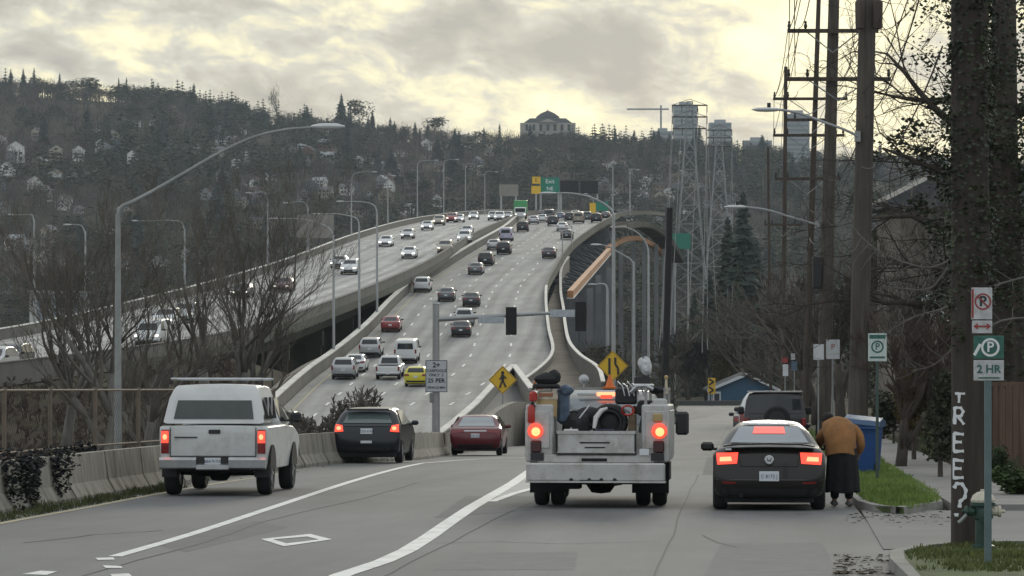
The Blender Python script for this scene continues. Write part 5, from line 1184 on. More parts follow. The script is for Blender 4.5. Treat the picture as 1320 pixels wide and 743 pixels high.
pE = upole('thin brown utility pole further down the street', 195, 1009, 1013, 86, .15, .10, [(290, 985, 1034)], m=M_woodd)
pF = upole('slender dark utility pole, furthest left of the row', 255, 994, 990, 190, .13, .09, m=M_woodd)
pG = upole('bare black wooden pole standing alone right of the arch', 225, 856, 863.5, 268, .24, .20, m=mat('tarred_wood', (.02, .019, .019), .9, var=.3, scale=3))
def arm_lamp(lab, d, pts, pole_pt):
    t = thing('street_lamp', lab, 'street lamp', tuple(P(*pole_pt, d-.25)), group='street lamps by the street'); o = P(*pole_pt, d-.25)
    q = smooth_pts([P(*pole_pt, d-.25)]+[P(a, v, d-.4) for a, v in pts], 3); b = MB(); b.tube([p-o for p in q], .032, 7); b.build('arm', M_galv, t, smooth=True)
    e = q[-1]-o; b = MB(); b.lathe([(.03, 0), (.10, .08), (.13, .30), (.11, .55), (.02, .68)], (0, 0, 0), 'X', 10); b.v = [(e.x-p[0]+.05, e.y+p[1], e.z+p[2]*.45) for p in b.v]; b.build('lamp_head', M_lampw, t, smooth=True)
    b = MB(); b.cyl((e.x-.22, e.y, e.z+.02), (e.x-.22, e.y, e.z+.16), .045, n=8); b.build('photocell', M_plast, t); b = MB(); b.box((0, .12, 0), (.12, .3, .25)); b.build('bracket', M_galvd, t)
arm_lamp('cobra head lamp on an arm from the thick right pole, against the sky', 84, [(1090, 168), (1060, 157), (1030, 146), (1003, 141.5)], (1106, 176))
arm_lamp('pale lamp on a thin arm from the tall utility pole, against the far hill', 105, [(1040, 286), (1010, 277), (985, 270), (960, 267)], (1054, 290))
# overhead wires strung from crossarm to crossarm
def wire(lab, pts, sag=.35, r=.012):
    b = MB()
    for a, c in zip(pts[:-1], pts[1:]):
        q = []
        for t in np.linspace(0, 1, 14): q.append(a+(c-a)*t-Vector((0, 0, 4*sag*t*(1-t))))
        b.tube(q, r, 4)
    return tag(b.build('power_line', M_wire), lab, 'power line', 'overhead wires along the street')
w_lab = ['outer left wire running from crossarm to crossarm', 'second wire from the left on the crossarms', 'third wire on the tall pole crossarms', 'right outer wire on the crossarms', 'low cable hung below the crossarms', 'low cable drooping beside the lamp arm']
for i, (uc, ud, un) in enumerate(((1016, 998, 1040), (1030, 1010, 1058), (1112, 1070, 1168), (1129, 1088, 1215))):
    wire(w_lab[i], [P(un, -95 if i < 2 else -60, 62), P(uc, 36, 105), P(ud, 123, 150), P(996+i*9, 214, 195), P(985+i*3, 262, 255)], .5)
wire(w_lab[4], [P(1190, -20, 62), P(1116, 150, 84), P(1068, 232, 105), P(1042, 268, 150), P(1011, 300, 195)], .5, .016); wire(w_lab[5], [P(1215, 60, 50), P(1110, 215, 84), P(1066, 285, 105), P(1041, 300, 150)], .6, .014)
wire('thin cable slanting down through the branches right of the thick pole', [P(1180, -30, 60), P(1112, 120, 84)], .3, .012)
for i, (a, c) in enumerate((((1018, -10, 70), (1016, 98, 105)), ((1024, -10, 70), (1025, 98, 105)), ((1034, -10, 72), (999, 126, 150)), ((1012, 98, 105), (998, 170, 150)), ((1030, 42, 105), (1004, 124, 150)))):
    wire(('steep wire left of the poles above the top crossarm', 'second steep wire above the top crossarm', 'wire slanting to the left end of the third crossarm', 'short wire between the left crossarm ends', 'wire dropping behind the top crossarm')[i], [P(*a), P(*c)], .25, .010)

# ---------------------------------------------------------------- transmission towers beyond the valley
M_lat = mat('lattice_steel', (.26, .27, .27), .6, .3)
def lattice(lab, u, d, vt, vb, arms, wb):
    k = d/F; x = (u-660)*k; zt, zb = CZ+(V0-vt)*k, CZ+(V0-vb)*k; t = thing('transmission_tower', lab, 'transmission tower', (x, d, zb), group='steel transmission towers')
    H = zt-zb; b = MB()
    def c4(z): w_ = wb*(1-z/H)**1.2/2+.7; return [(-w_, -w_, z), (w_, -w_, z), (w_, w_, z), (-w_, w_, z)]
    n = 12; zs = [H*(i/n)**.85 for i in range(n+1)]
    for a, c in zip(zs[:-1], zs[1:]):
        p, q = c4(a), c4(c)
        for i in range(4):
            b.cyl(p[i], q[i], .14, n=4, caps=False); b.cyl(p[i], q[(i+1) % 4], .07, n=3, caps=False); b.cyl(p[(i+1) % 4], q[i], .07, n=3, caps=False); b.cyl(q[i], q[(i+1) % 4], .06, n=3, caps=False)
    b.build('frame', M_lat, t)
    for v, hw in arms:
        z = CZ+(V0-v)*k-zb; b = MB(); L = hw*k; b.box((0, 0, z), (2*L, .5, .35)); b.cyl((-L, 0, z), (0, 0, z+1.6), .08, n=3); b.cyl((L, 0, z), (0, 0, z+1.6), .08, n=3); a_ = b.build('crossarm', M_woodd, t)
        for s in (-1, -.45, .45, 1): b = MB(); b.cyl((s*L*.97, 0, z), (s*L*.97, 0, z-1.8), .12, n=5); b.build('insulator', M_plast, a_)
    return t
TA = lattice('steel lattice tower with three wide crossarms rising above the ridge', 889, 900, 131, 432, [(136, 23), (151, 23), (166, 22)], 9)
TB = lattice('lower steel lattice tower just right of the wide armed one', 927, 1120, 160, 395, [(168, 17), (178, 17), (189, 16)], 9)
wl_ = [((867, 140), (850, 450)), ((879, 140), (862, 455)), ((900, 140), (886, 440)), ((911, 140), (905, 455)), ((867, 170), (853, 430)), ((911, 170), (912, 450))]
for i, (a, c) in enumerate(wl_):
    A_ = P(a[0], a[1], 900); C_ = P(c[0], c[1], 420); b = MB(); pts = [A_+(C_-A_)*t-Vector((0, 0, 6*4*t*(1-t)*.3)) for t in np.linspace(0, 1, 16)]; b.tube(pts, .055, 4)
    tag(b.build('transmission_wire', mat('bright_wire', (.17, .175, .175), .95, 0, spec=.02) if 'bright_wire' not in MATS else MATS['bright_wire']), 'pale wire hanging steeply from the transmission tower crossarms', 'power line', 'pale wires from the transmission tower')
for i, (a, c) in enumerate((((912, 170), (925, 430)), ((944, 172), (936, 440)), ((944, 183), (944, 430)))):
    b = MB(); A_, C_ = P(a[0], a[1], 1115), P(c[0], c[1], 430); b.tube([A_+(C_-A_)*t-Vector((0, 0, 5*4*t*(1-t)*.3)) for t in np.linspace(0, 1, 14)], .045, 4); tag(b.build('transmission_wire', MATS['bright_wire']), 'pale wire hanging from the lower transmission tower', 'power line', 'pale wires from the lower tower')

# ---------------------------------------------------------------- overhead sign structures
M_signb = mat('sign_back', (.24, .225, .20), .7, var=.15, scale=1); M_green = mat('sign_green', (.01, .20, .13), .5, var=.1, scale=2); M_yel = mat('sign_yellow', (.72, .45, .03), .5, var=.06, scale=3); M_blks = mat('sign_black', (.012, .013, .014), .7); M_swhite = mat('sign_white', (.60, .62, .64), .5, var=.08, scale=4); M_ink = mat('sign_ink', (.03, .03, .035), .6); M_signw = mat('sign_letter_white', (.75, .77, .76), .5)
def big_sign(lab, u0, u1, v0, v1, d, m, posts=(), words=(), zb=None, cat='road sign'):
    k = d/F; x0, x1 = (u0-660)*k, (u1-660)*k; z1, z0 = CZ+(V0-v0)*k, CZ+(V0-v1)*k; xc = (x0+x1)/2
    t = thing('overhead_sign', lab, cat, (xc, d, z0)); b = MB(); b.box((0, 0, (z1-z0)/2), (x1-x0, .15, z1-z0)); b.build('panel', m, t)
    for pu in posts:
        px = (pu-660)*k; g = (terrain_z(px, d) if zb is None else zb)-z0; b = MB(); b.cyl((px-xc, .3, g), (px-xc, .3, z1-z0), .22, .18, 8); b.build('post', M_galv, t)
    for (s, sz, dx, dz, mm) in words: text(t, s, sz, (dx, -.085, (z1-z0)/2+dz), mm)
    return t
dq = edge_d(LB, 397, 300, 520)
big_sign('blank grey sign back on a pole over the outer barrier', 383, 430, 277, 307, dq, M_signb, (397,), zb=Lz(dq)-.5)
big_sign('small brown sign back left of the green overhead sign', 643.5, 668, 238, 253, 760, M_signb, (646, 665), zb=Lz(760)-1)
big_sign('green overhead sign with pale lettering beside the yellow panels', 697, 721, 229, 250, 770, M_green, (697, 720), [('Exit', 1.3, 0, .9, M_signw), ('NE', 1.2, 0, -.7, M_signw)], zb=Rz(770)-1)
big_sign('upper yellow panel left of the green overhead sign', 686, 696.5, 228, 237, 769, M_yel, (), [('E', 1.1, 0, 0, M_ink)]); big_sign('lower yellow panel left of the green overhead sign', 685, 697, 240, 250, 769, M_yel, (691,), zb=Rz(770)-1)
big_sign('left black message panel over the crest', 722, 746, 233, 249.5, 780, M_blks, (723,), zb=Rz(780)-1); big_sign('right black message panel over the crest', 748, 771, 233.5, 250, 780, M_blks, (770,), zb=Rz(780)-1)
big_sign('small green sign low at the right end of the crest', 768, 784, 260, 272, 740, M_green, (770, 782), zb=Rz(740)-1); big_sign('yellow marker panel in front of the small green sign', 760, 768, 262, 280, 735, M_yel, (764,), zb=Rz(735)-1)
big_sign('green road sign in the valley between the pale wires', 867, 890, 301, 321, 800, M_green, (870, 887))

# ---------------------------------------------------------------- traffic signals and their signs
d = 131; k = d/F; x = (562-660)*k; gz = terrain_z(x, d)-.4
t = thing('signal_mast', 'steel signal mast with a long arm across the freeway view', 'traffic signal pole', (x, d, gz))
zt = CZ+(V0-392)*k-gz; b = MB(); b.cyl((0, 0, 0), (0, 0, zt), .16, .125, 12); b.cyl((0, 0, zt), (0, 0, zt+.06), .14, .10, 12); b.build('pole', M_galv, t, smooth=True)
za = CZ+(V0-412)*k-gz; b = MB(); ex = (755-562)*k; ez = CZ+(V0-402.5)*k-gz; b.tube([(0, 0, za), (ex*.3, 0, za+(ez-za)*.35), (ex*.7, 0, za+(ez-za)*.8), (ex, 0, ez)], [.10, .085, .065, .045], 9); b.build('mast_arm', M_galv, t, smooth=True)
b = MB(); b.rbox((-.14, 0, CZ+(V0-513)*k-gz), (.2, .2, .36), .03); b.build('control_box', M_galvd, t)
for u, v0, v1, lab in ((659, 396, 432, 'black traffic signal seen from behind, left one on the mast arm'), (748.5, 389, 427, 'black traffic signal seen from behind, right one at the arm end')):
    zc = CZ+(V0-(v0+v1)/2)*k; h = (v1-v0)*k; xs = (u-660)*k
    s_ = thing('traffic_signal', lab, 'traffic signal', (xs, d-.02, zc), group='traffic signals on the mast arm')
    b = MB(); b.rbox((0, -.10, 0), (.41, .05, h), .02); b.build('backplate', M_blks, s_); b = MB(); b.rbox((0, .05, 0), (.32, .26, h*.94), .03); b.build('housing', M_blks, s_)
    for i in (-1, 0, 1): b = MB(); b.lathe([(.13, 0), (.14, .2)], (0, .18, i*h*.3), 'Y', 12); b.build('visor', M_blks, s_)
for u0, u1, v0, v1, lab, tx in ((616, 650, 408.5, 417, 'pale street name plate left of the left signal', 'NE 45th St'), (709, 741, 399.5, 409, 'pale street name plate between the two signals', 'NE 45th St')):
    xs = ((u0+u1)/2-660)*k; zc = CZ+(V0-(v0+v1)/2)*k; s_ = thing('street_name_sign', lab, 'street sign', (xs, d-.12, zc)); b = MB(); b.rbox((0, 0, 0), ((u1-u0)*k, .02, (v1-v0)*k), .008); b.build('plate', mat('pale_blue_plate', (.42, .46, .49), .5, var=.2, scale=9) if 'pale_blue_plate' not in MATS else MATS['pale_blue_plate'], s_)
s_ = thing('regulatory_sign', 'white carpool sign with black lettering on the signal mast', 'road sign', (x, d-.20, CZ+(V0-485)*k)); b = MB(); b.rbox((.02, 0, 0), (28.5*k, .02, 41*k), .008); b.build('plate', mat('sign_pale_white', (.52, .55, .58), .5, var=.08, scale=4), s_)
b = MB()
for q in ((-14.25, -20.5, 28.5, .8), (-14.25, 19.7, 28.5, .8)): b.box((.02+(q[0]+q[2]/2)*k, -.013, (q[1]+.4)*k), (q[2]*k*.94, .004, .022))
b.box((.02-13.5*k, -.013, 0), (.022, .004, 40*k)); b.box((.02+13.5*k, -.013, 0), (.022, .004, 40*k)); b.build('border', M_ink, s_)
for s, sz, z, bo in (('2+', .26, .41, .008), ('CARPOOLS', .145, .20, .003), ('ONLY  2', .145, .04, .003), ('25 PER', .22, -.17, .006), ('VEHICLE MIN', .115, -.43, .003)): text(s_, s, sz, (.02, -.014, z), M_ink, bold=bo)
def diamond(lab, u, v, half, d, glyph, zb=None, pole=True):
    k = d/F; xs = (u-660)*k; zc = CZ+(V0-v)*k; gz = terrain_z(xs, d)-.2 if zb is None else zb; t = thing('warning_sign', lab, 'warning sign', (xs, d, gz)); H = half*k; z = zc-gz
    b = MB(); b.prism([(-H, z), (0, z-H), (H, z), (0, z+H)], -.012, .012); b.build('diamond_plate', M_yel, t)
    b = MB(); q = H*.93
    for (a, c) in (((-q, 0), (0, -q)), ((0, -q), (q, 0)), ((q, 0), (0, q)), ((0, q), (-q, 0))): b.cyl((a[0], -.016, z+a[1]), (c[0], -.016, z+c[1]), .012, n=4)
    b.build('border', M_ink, t)
    b = MB(); b.box((0, .05, z/2), (.07, .05, z)); b.build('post', M_galvd, t)
    b = MB(); glyph(b, z, H); b.build('symbol', M_ink, t); return t
def ped(b, z, H):
    y = -.016; b.lathe([(.001, -.004), (H*.12, -.003), (H*.12, .003)], (0, y, z+H*.50), 'Y', 12)
    for a, c, r in (((0, .38), (-.02, -.02), .13), ((-.02, -.02), (-.22, -.55), .07), ((0, -.02), (.22, -.50), .07), ((.02, .32), (-.24, .05), .05), ((.02, .32), (.26, .10), .05)): b.cyl((a[0]*H, y, z+a[1]*H), (c[0]*H, y, z+c[1]*H), r*H, n=6)
def merge(b, z, H):
    y = -.016; b.box((-H*.22, y, z-.02*H), (H*.16, .01, H*1.05)); 
    pts = [(.34, -.55), (.34, -.15), (.16, .12), (.16, .55)]
    for a, c in zip(pts[:-1], pts[1:]): b.cyl((a[0]*H, y, z+a[1]*H), (c[0]*H, y, z+c[1]*H), .08*H, n=6)
diamond('yellow diamond pedestrian sign left of the service truck', 648, 490, 18.5, 186, ped); diamond('yellow diamond lane merge sign above the service truck', 790, 472, 20, 192, merge)
# ---------------------------------------------------------------- parking signs and their posts on the right
def post_sign(lab, u, d, vt, plates, m=None, r=.028, lean=0):
    k = d/F; xs = (u-660)*k; gz = terrain_z(xs, d)+.0; t = thing('parking_sign', lab, 'sign post', (xs, d, gz), group='sign posts on the right kerb'); b = MB(); H = CZ+(V0-vt)*k-gz
    b.box((0, .03, H/2-.05), (r*2, r*1.4, H+.1)); b.build('post', m or M_post, t)
    for (u0, u1, v0, v1, mm, fn) in plates:
        w_, h = (u1-u0)*k, (v1-v0)*k; xc, zc = ((u0+u1)/2-660)*k-xs, CZ+(V0-(v0+v1)/2)*k-gz; b = MB(); b.rbox((xc, 0, zc), (w_, .012, h), .005); p = b.build('sign_plate', mm, t)
        if fn: fn(p, xc, zc, w_, h)
    return t
M_post = mat('blue_green_post', (.13, .18, .19), .6, .2, var=.2, scale=3); M_rd = mat('sign_red', (.30, .05, .045), .5); M_dgreen = mat('sign_dark_green', (.035, .13, .10), .5, var=.3, scale=14); M_swhite2 = mat('dirty_sign_white', (.52, .52, .53), .6, var=.2, scale=12, dirt=(.28, .28, .26), dscale=10)
def ringm(b, x, z, r, w_, y=-.009, n=28):
    for i in range(n):
        a, c = 2*math.pi*i/n, 2*math.pi*(i+1)/n; b.add([(x+math.cos(a)*(r-w_), y, z+math.sin(a)*(r-w_)), (x+math.cos(c)*(r-w_), y, z+math.sin(c)*(r-w_)), (x+math.cos(c)*r, y, z+math.sin(c)*r), (x+math.cos(a)*r, y, z+math.sin(a)*r)], [(0, 1, 2, 3)])
def nopark(p, x, z, w_, h):
    b = MB(); r = w_*.40; ringm(b, x+w_*.05, z+h*.06, r, r*.20); b.cyl((x+w_*.05-r*.62, -.011, z+h*.06+r*.62), (x+w_*.05+r*.62, -.011, z+h*.06-r*.62), r*.09, n=4); b.build('prohibition_ring', M_rd, p)
    text(p, 'P', r*1.7, (x+w_*.05, -.008, z+h*.06), M_ink, bold=.004); b = MB(); b.box((x-w_*.44, -.009, z), (w_*.10, .004, h*.9)); b.build('edge_stripe', M_rd, p)
def arrowp(p, x, z, w_, h):
    b = MB(); b.box((x, -.009, z+h*.05), (w_*.62, .004, h*.14))
    for s in (-1, 1): b.add([(x+s*w_*.44, -.010, z+h*.05), (x+s*w_*.22, -.010, z+h*.32), (x+s*w_*.22, -.010, z-h*.22)], [(0, 1, 2)])
    b.build('arrow', M_rd, p)
def greenp(p, x, z, w_, h):
    b = MB(); ringm(b, x+w_*.05, z, h*.40, h*.10); b.box((x-w_*.38, -.009, z-h*.1), (w_*.10, .004, h*.55), ry=.5); b.build('ring', M_signw, p); text(p, 'P', h*.62, (x+w_*.05, -.009, z), M_signw, bold=.003)
def whitep(p, x, z, w_, h): text(p, '2 HR', h*.55, (x, -.009, z+h*.05), M_dgreen, bold=.003); b = MB(); b.box((x, -.009, z-h*.36), (w_*.7, .004, h*.07)); b.build('underline', M_dgreen, p)
post_sign('no parking sign above a green parking sign on the near post by the hydrant', 1274, 37.6, 480, [(1252, 1279, 371, 412, M_swhite2, nopark), (1253, 1279, 413.5, 430, M_swhite2, arrowp), (1255, 1294, 433, 463, M_dgreen, greenp), (1255, 1294, 464.5, 491, M_swhite2, whitep)], r=.036)
def gw(p, x, z, w_, h):
    b = MB(); b.box((x, -.009, z+h*.38), (w_*.86, .004, h*.14)); ringm(b, x, z+h*.02, w_*.34, w_*.09); b.box((x, -.009, z-h*.36), (w_*.8, .004, h*.07)); b.build('green_marks', M_dgreen, p); text(p, 'P', w_*.5, (x, -.009, z+h*.02), M_dgreen, bold=.004)
post_sign('green and white parking sign on the post in the grass beside the recycling bin', 1131, 71, 464, [(1119, 1143, 430, 466, mat('pale_green_white', (.52, .60, .57), .5, var=.15, scale=15), gw)], m=mat('dark_green_post', (.05, .08, .07), .6, var=.2, scale=4))
post_sign('small plain pale sign on a thin post left of the tall pole', 1055, 98, 463, [(1048.5, 1062, 444, 464, M_swhite, None)], m=M_galvd, r=.022)
post_sign('larger pale sign on a thin post between the two thickest poles', 1073.5, 88, 462, [(1065, 1082.5, 438, 463, M_swhite, lambda p, x, z, w_, h: text(p, 'P', h*.42, (x, -.009, z+h*.12), M_rd))], m=M_galvd, r=.022)
post_sign('far small sign with reddish top left of the poles', 1012, 185, 484, [(1008.5, 1015.5, 461, 468, M_rd, None), (1009, 1016, 470, 485, M_swhite, None)], m=M_galvd, r=.03)
post_sign('far small blue and white sign left of the poles', 1024, 170, 478, [(1019.5, 1025, 456, 464, M_swhite2, None), (1020, 1027.5, 466, 478, mat('far_blue_sign', (.12, .18, .26), .6), None)], m=M_galvd, r=.03)
d = 380; k = d/F; cv = thing('chevron_sign', 'yellow and black chevron panels left of the blue house', 'road sign', ((917.5-660)*k, d, terrain_z((917.5-660)*k, d))); g0 = cv.location.z
b = MB(); b.box((0, .05, (CZ+(V0-487)*k-g0)/2), (.15, .1, CZ+(V0-487)*k-g0)); b.build('post', M_galvd, cv)
for i in range(2):
    zc = CZ+(V0-492.5-10.5*i)*k-g0; b = MB(); b.box((0, 0, zc), (.8, .03, .85)); p = b.build('panel', M_yel, cv); b = MB()
    for s in (-1, 1): b.cyl((-.28, -.02, zc+.32*s+.0), (.2, -.02, zc), .10, n=4)
    b.build('chevron', M_ink, p)

# ---------------------------------------------------------------- chain-link fence and posts on the left
fe = thing('chain_link_fence', 'rusty chain link fence on steel posts behind the left concrete barrier', 'fence')
fx = lambda y: BLx(y)-1.7; fz = lambda y: street_xz(BLx(y), y)-.15
M_rust = mat('rusty_steel', (.20, .165, .13), .8, .2, var=.3, scale=3, dirt=(.14, .075, .04), dscale=3); M_mesh = mat('rusty_wire', (.07, .058, .045), .9, spec=.05)
py_ = [46, 50.5, 55, 59.5, 64, 68.2, 72.4, 76.6, 80.8, 85, 89.2, 93.4]
for y in py_: b = MB(); b.cyl((fx(y), y, fz(y)-.3), (fx(y), y, fz(y)+2.15), .045, n=7); b.build('post', M_rust, fe)
for h in (2.1, .95): b = MB(); b.tube([(fx(y), y, fz(y)+h) for y in py_], .026, 6); b.build('rail', M_rust, fe)
b = MB(); y = 46.0
while y < 93:
    for s in (0, 1):
        y0, y1 = (y, y+1.9) if s else (y+1.9, y)
        if max(y0, y1) > 93.4: continue
        b.tube([(fx(y0), y0, fz(y0)+.1), (fx(y1), y1, fz(y1)+2.08)], .0022, 3)
    y += .17
b.build('wire_mesh', M_mesh, fe)

# ---------------------------------------------------------------- recycling bin, hydrant, wooden fence, houses
M_bin = mat('bin_blue', (.012, .065, .22), .45, var=.1, scale=3); M_binl = mat('bin_lid_blue', (.05, .10, .19), .35)
bn = thing('recycling_bin', 'blue wheeled recycling bin on the kerb behind the bending person', 'bin', ((1115-660)/F*76, 76, street_z(76)+.11), -.25)
b = MB(); w0, w1 = .29, .36; rows = []
for z, w_ in ((.05, .26), (.10, .28), (.98, .34), (1.06, .36), (1.10, .365)):
    rows.append([(x_*w_, y_*w_*1.15, z) for x_, y_ in ((-1, -.85), (-.85, -1), (.85, -1), (1, -.85), (1, .85), (.85, 1), (-.85, 1), (-1, .85), (-1, -.85))])
b.grid(rows); b.add(rows[0][:8], [tuple(range(8))]); b.build('bin_body', M_bin, bn)
b = MB(); b.prism([(-.45, 1.10), (-.47, 1.14), (-.40, 1.24), (.0, 1.31), (.42, 1.24), (.46, 1.12)], -.39, .39, 'YZ'); b.v = [(q[0], q[1], q[2]-.10*(q[0]+.39)) for q in b.v]; b.build('lid', M_binl, bn)
b = MB(); b.cyl((-.3, -.47, 1.02), (.3, -.47, 1.02), .022, n=6); b.build('handle', M_bin, bn)
for s in (-1, 1): b = MB(); b.lathe([(.05, -.03), (.14, -.03), (.14, .03), (.05, .03)], (s*.30, -.30, .14), 'X', 14); b.build('wheel', M_tyre, bn)
b = MB()
for i in range(3):
    a = i*2.094+.3; pts = [(.02+math.cos(a+t)*.075, -.345, .80+math.sin(a+t)*.075) for t in np.linspace(0, 1.5, 6)]; b.tube(pts, .012, 4)
b.box((.02, -.35, .66), (.2, .004, .025)); b.build('recycling_mark', M_signw, bn)
hy = thing('fire_hydrant', 'dark green fire hydrant with white cap at the foot of the graffiti pole', 'fire hydrant', ((1267-660)/F*41.2, 41.2, street_z(41.2)+.10))
M_hyd = mat('hydrant_green', (.018, .055, .042), .5, var=.3, scale=7, dirt=(.05, .06, .045), dscale=8); M_hcap = mat('hydrant_cap_white', (.58, .54, .44), .6, dirt=(.12, .09, .06), dscale=14)
b = MB(); b.lathe([(.14, 0), (.14, .035), (.095, .05), (.092, .34), (.12, .36), (.12, .395), (.10, .41), (.105, .50), (.15, .51), (.15, .545), (.12, .56)], n=20); b.build('barrel', M_hyd, hy, smooth=True)
b = MB(); b.lathe([(.14, .55), (.145, .575), (.12, .63), (.07, .665), (.03, .675), (.03, .70), (.005, .70)], n=20); b.build('bonnet', M_hcap, hy, smooth=True)
b = MB(); b.lathe([(.055, -.10), (.055, -.17), (.068, -.18), (.068, -.21), (.02, -.22), (.02, -.25)], (0, 0, .44), 'X', 12); b.build('nozzle_cap', M_hyd, hy); b = MB(); b.lathe([(.055, .10), (.055, .17), (.068, .18), (.068, .21), (.02, .22), (.02, .26)], (0, 0, .44), 'X', 12); b.build('nozzle_cap', M_hcap, hy)
b = MB(); b.lathe([(.075, -.10), (.075, -.15), (.09, -.16), (.09, -.19), (.02, -.20)], (0, 0, .40), 'Y', 14); b.build('steamer_cap', M_hyd, hy); b = MB(); b.tube([(-.20, -.05, .40), (-.27, -.06, .33), (-.30, -.06, .31)], .022, 6); b.build('chain', M_galvd, hy)
# pole with painted letters
gp = thing('utility_pole', 'thick dark pole with white painted letters and ivy, beside the hydrant', 'utility pole', ((1252-660)/F*42, 42, street_z(42)-.05)); gr = .24
b = MB(); b.tube([(0, 0, 0), (0.0, 0, 1.5), (-.01, 0, 3.5), (-.03, 0, 8.2)], [gr*1.03, gr, gr*.97, gr*.9], 20); b.build('pole', mat('black_stained_wood', (.050, .041, .034), .95, var=.4, scale=3, stretch=(3, 3, .25), bump=.7), gp, smooth=True)
M_graf = mat('white_spray_paint', (.72, .74, .74), .8)
def strokes(name, polys, uc, vc, w_, h, th=.022):
    """painted strokes wrapped round the pole; polys in unit letter space"""
    b = MB(); k = 42/F; z0 = CZ+(V0-vc)*k-gp.location.z; x0 = (uc-1252)*k
    for pl in polys:
        rows = []; pts = []
        for a, c in zip(pl[:-1], pl[1:]):
            for t in np.linspace(0, 1, 5)[:-1]: pts.append((a[0]+(c[0]-a[0])*t, a[1]+(c[1]-a[1])*t))
        pts.append(pl[-1]); q = [(x0+p[0]*w_, z0+p[1]*h) for p in pts]
        for i, p in enumerate(q):
            a, c = q[max(i-1, 0)], q[min(i+1, len(q)-1)]; dx, dz = c[0]-a[0], c[1]-a[1]; L = math.hypot(dx, dz) or 1; nx, nz = -dz/L*th, dx/L*th; th_ = 1+.25*math.sin(i*1.7)
            r = []
            for s in (-1, 1):
                xx, zz = p[0]+nx*s*th_, p[1]+nz*s*th_; xx = max(-gr*.98, min(gr*.98, xx)); r.append((xx, -math.sqrt((gr*1.035+.003)**2-xx*xx), zz))
            rows.append(r)
        b.grid(rows)
    return b.build('painted_letter', M_graf, gp, fix=False)
E_ = [[(-.5, .5), (-.5, -.5)], [(-.5, .5), (.5, .45)], [(-.5, .03), (.3, .03)], [(-.5, -.5), (.5, -.45)]]
strokes('letter', [[(-.6, .5), (.6, .5)], [(-.1, .5), (-.15, -.5)]], 1235, 513, .09, .11, .014)
strokes('letter', [[(-.45, -.5), (-.45, .5), (.15, .5), (.42, .28), (.2, .02), (-.42, -.02)], [(-.15, 0), (.5, -.5)]], 1234, 536, .105, .20, .016)
strokes('letter', E_, 1233.5, 570, .11, .22, .018); strokes('letter', E_, 1233, 604, .115, .22, .018)
strokes('letter', [[(-.5, .33), (-.3, .5), (.15, .5), (.5, .28), (.4, .02), (0, -.12), (-.05, -.34)]], 1235, 641, .13, .34, .019); strokes('letter', [[(-.05, .5), (0, -.5)]], 1231, 663, .045, .04, .022)
# wooden fence
wf = thing('wooden_fence', 'brown wooden plank fence at the right edge behind the sign post', 'fence'); M_plank = mat('fence_plank', (.135, .085, .060), .9, var=.35, scale=2.5, stretch=(4, 4, .3), bump=.4, dirt=(.08, .06, .05), dscale=2)
for i in range(34):
    xx = 10.85+i*.155; z = terrain_z(xx, 80)-.1; b = MB(); h = 2.05+rnd.uniform(-.03, .03)-.006*i; b.prism([(xx, z), (xx+.145, z), (xx+.145, z+h-.06), (xx+.11, z+h), (xx+.035, z+h), (xx, z+h-.06)], 79.98+rnd.uniform(-.006, .006), 80.01); b.build('plank', M_plank, wf)
b = MB(); b.box((13.4, 80.07, terrain_z(13, 80)+1.6), (5.3, .08, .1)); b.box((13.4, 80.07, terrain_z(13, 80)+.5), (5.3, .08, .1)); b.build('rail', M_plank, wf)
for xx in (10.9, 13.2, 15.5): b = MB(); b.box((xx, 79.94, terrain_z(xx, 80)+1.08), (.12, .10, 2.36)); b.build('post', M_plank, wf)
# blue house at the end of the street
M_bluew = mat('blue_siding', (.040, .10, .165), .8, var=.12, scale=3, stretch=(.3, .3, 6)); M_trim = mat('white_trim', (.62, .64, .65), .7); M_shin = mat('grey_shingle', (.085, .088, .092), .9, var=.3, scale=2)
d = 412; k = d/F; x0, x1 = (917-660)*k, (1000-660)*k; zb = CZ+(V0-531)*k; ze = CZ+(V0-499)*k; zr = CZ+(V0-483.5)*k; xr = (962-660)*k
hs = thing('blue_house', 'small blue house with white trimmed gable at the end of the street', 'house')
b = MB(); b.prism([(x0, zb-2), (x1, zb-2), (x1, ze-.3), (xr, zr-.25), (x0, ze-.3)], d, d+9); b.build('wall', M_bluew, hs)
b = MB()
for s, xe in ((-1, x0-.5), (1, x1+.6)): b.add([(xe, d-.5, ze-.55), (xr, d-.5, zr-.05), (xr, d+9.5, zr-.05), (xe, d+9.5, ze-.55), (xe, d-.5, ze-.3), (xr, d-.5, zr+.2), (xr, d+9.5, zr+.2), (xe, d+9.5, ze-.3)], [(0, 1, 2, 3), (4, 5, 6, 7), (0, 1, 5, 4), (0, 3, 7, 4), (1, 2, 6, 5)])
b.build('roof', M_shin, hs)
for xe in (x0-.5, x1+.6): b = MB(); b.add([(xe, d-.56, ze-.62), (xr, d-.56, zr-.12), (xr, d-.56, zr+.22), (xe, d-.56, ze-.28), (xe, d-.5, ze-.62), (xr, d-.5, zr-.12), (xr, d-.5, zr+.22), (xe, d-.5, ze-.28)], [(0, 1, 2, 3), (4, 5, 6, 7), (0, 1, 5, 4), (3, 2, 6, 7)]); b.build('gable_trim', M_trim, hs)
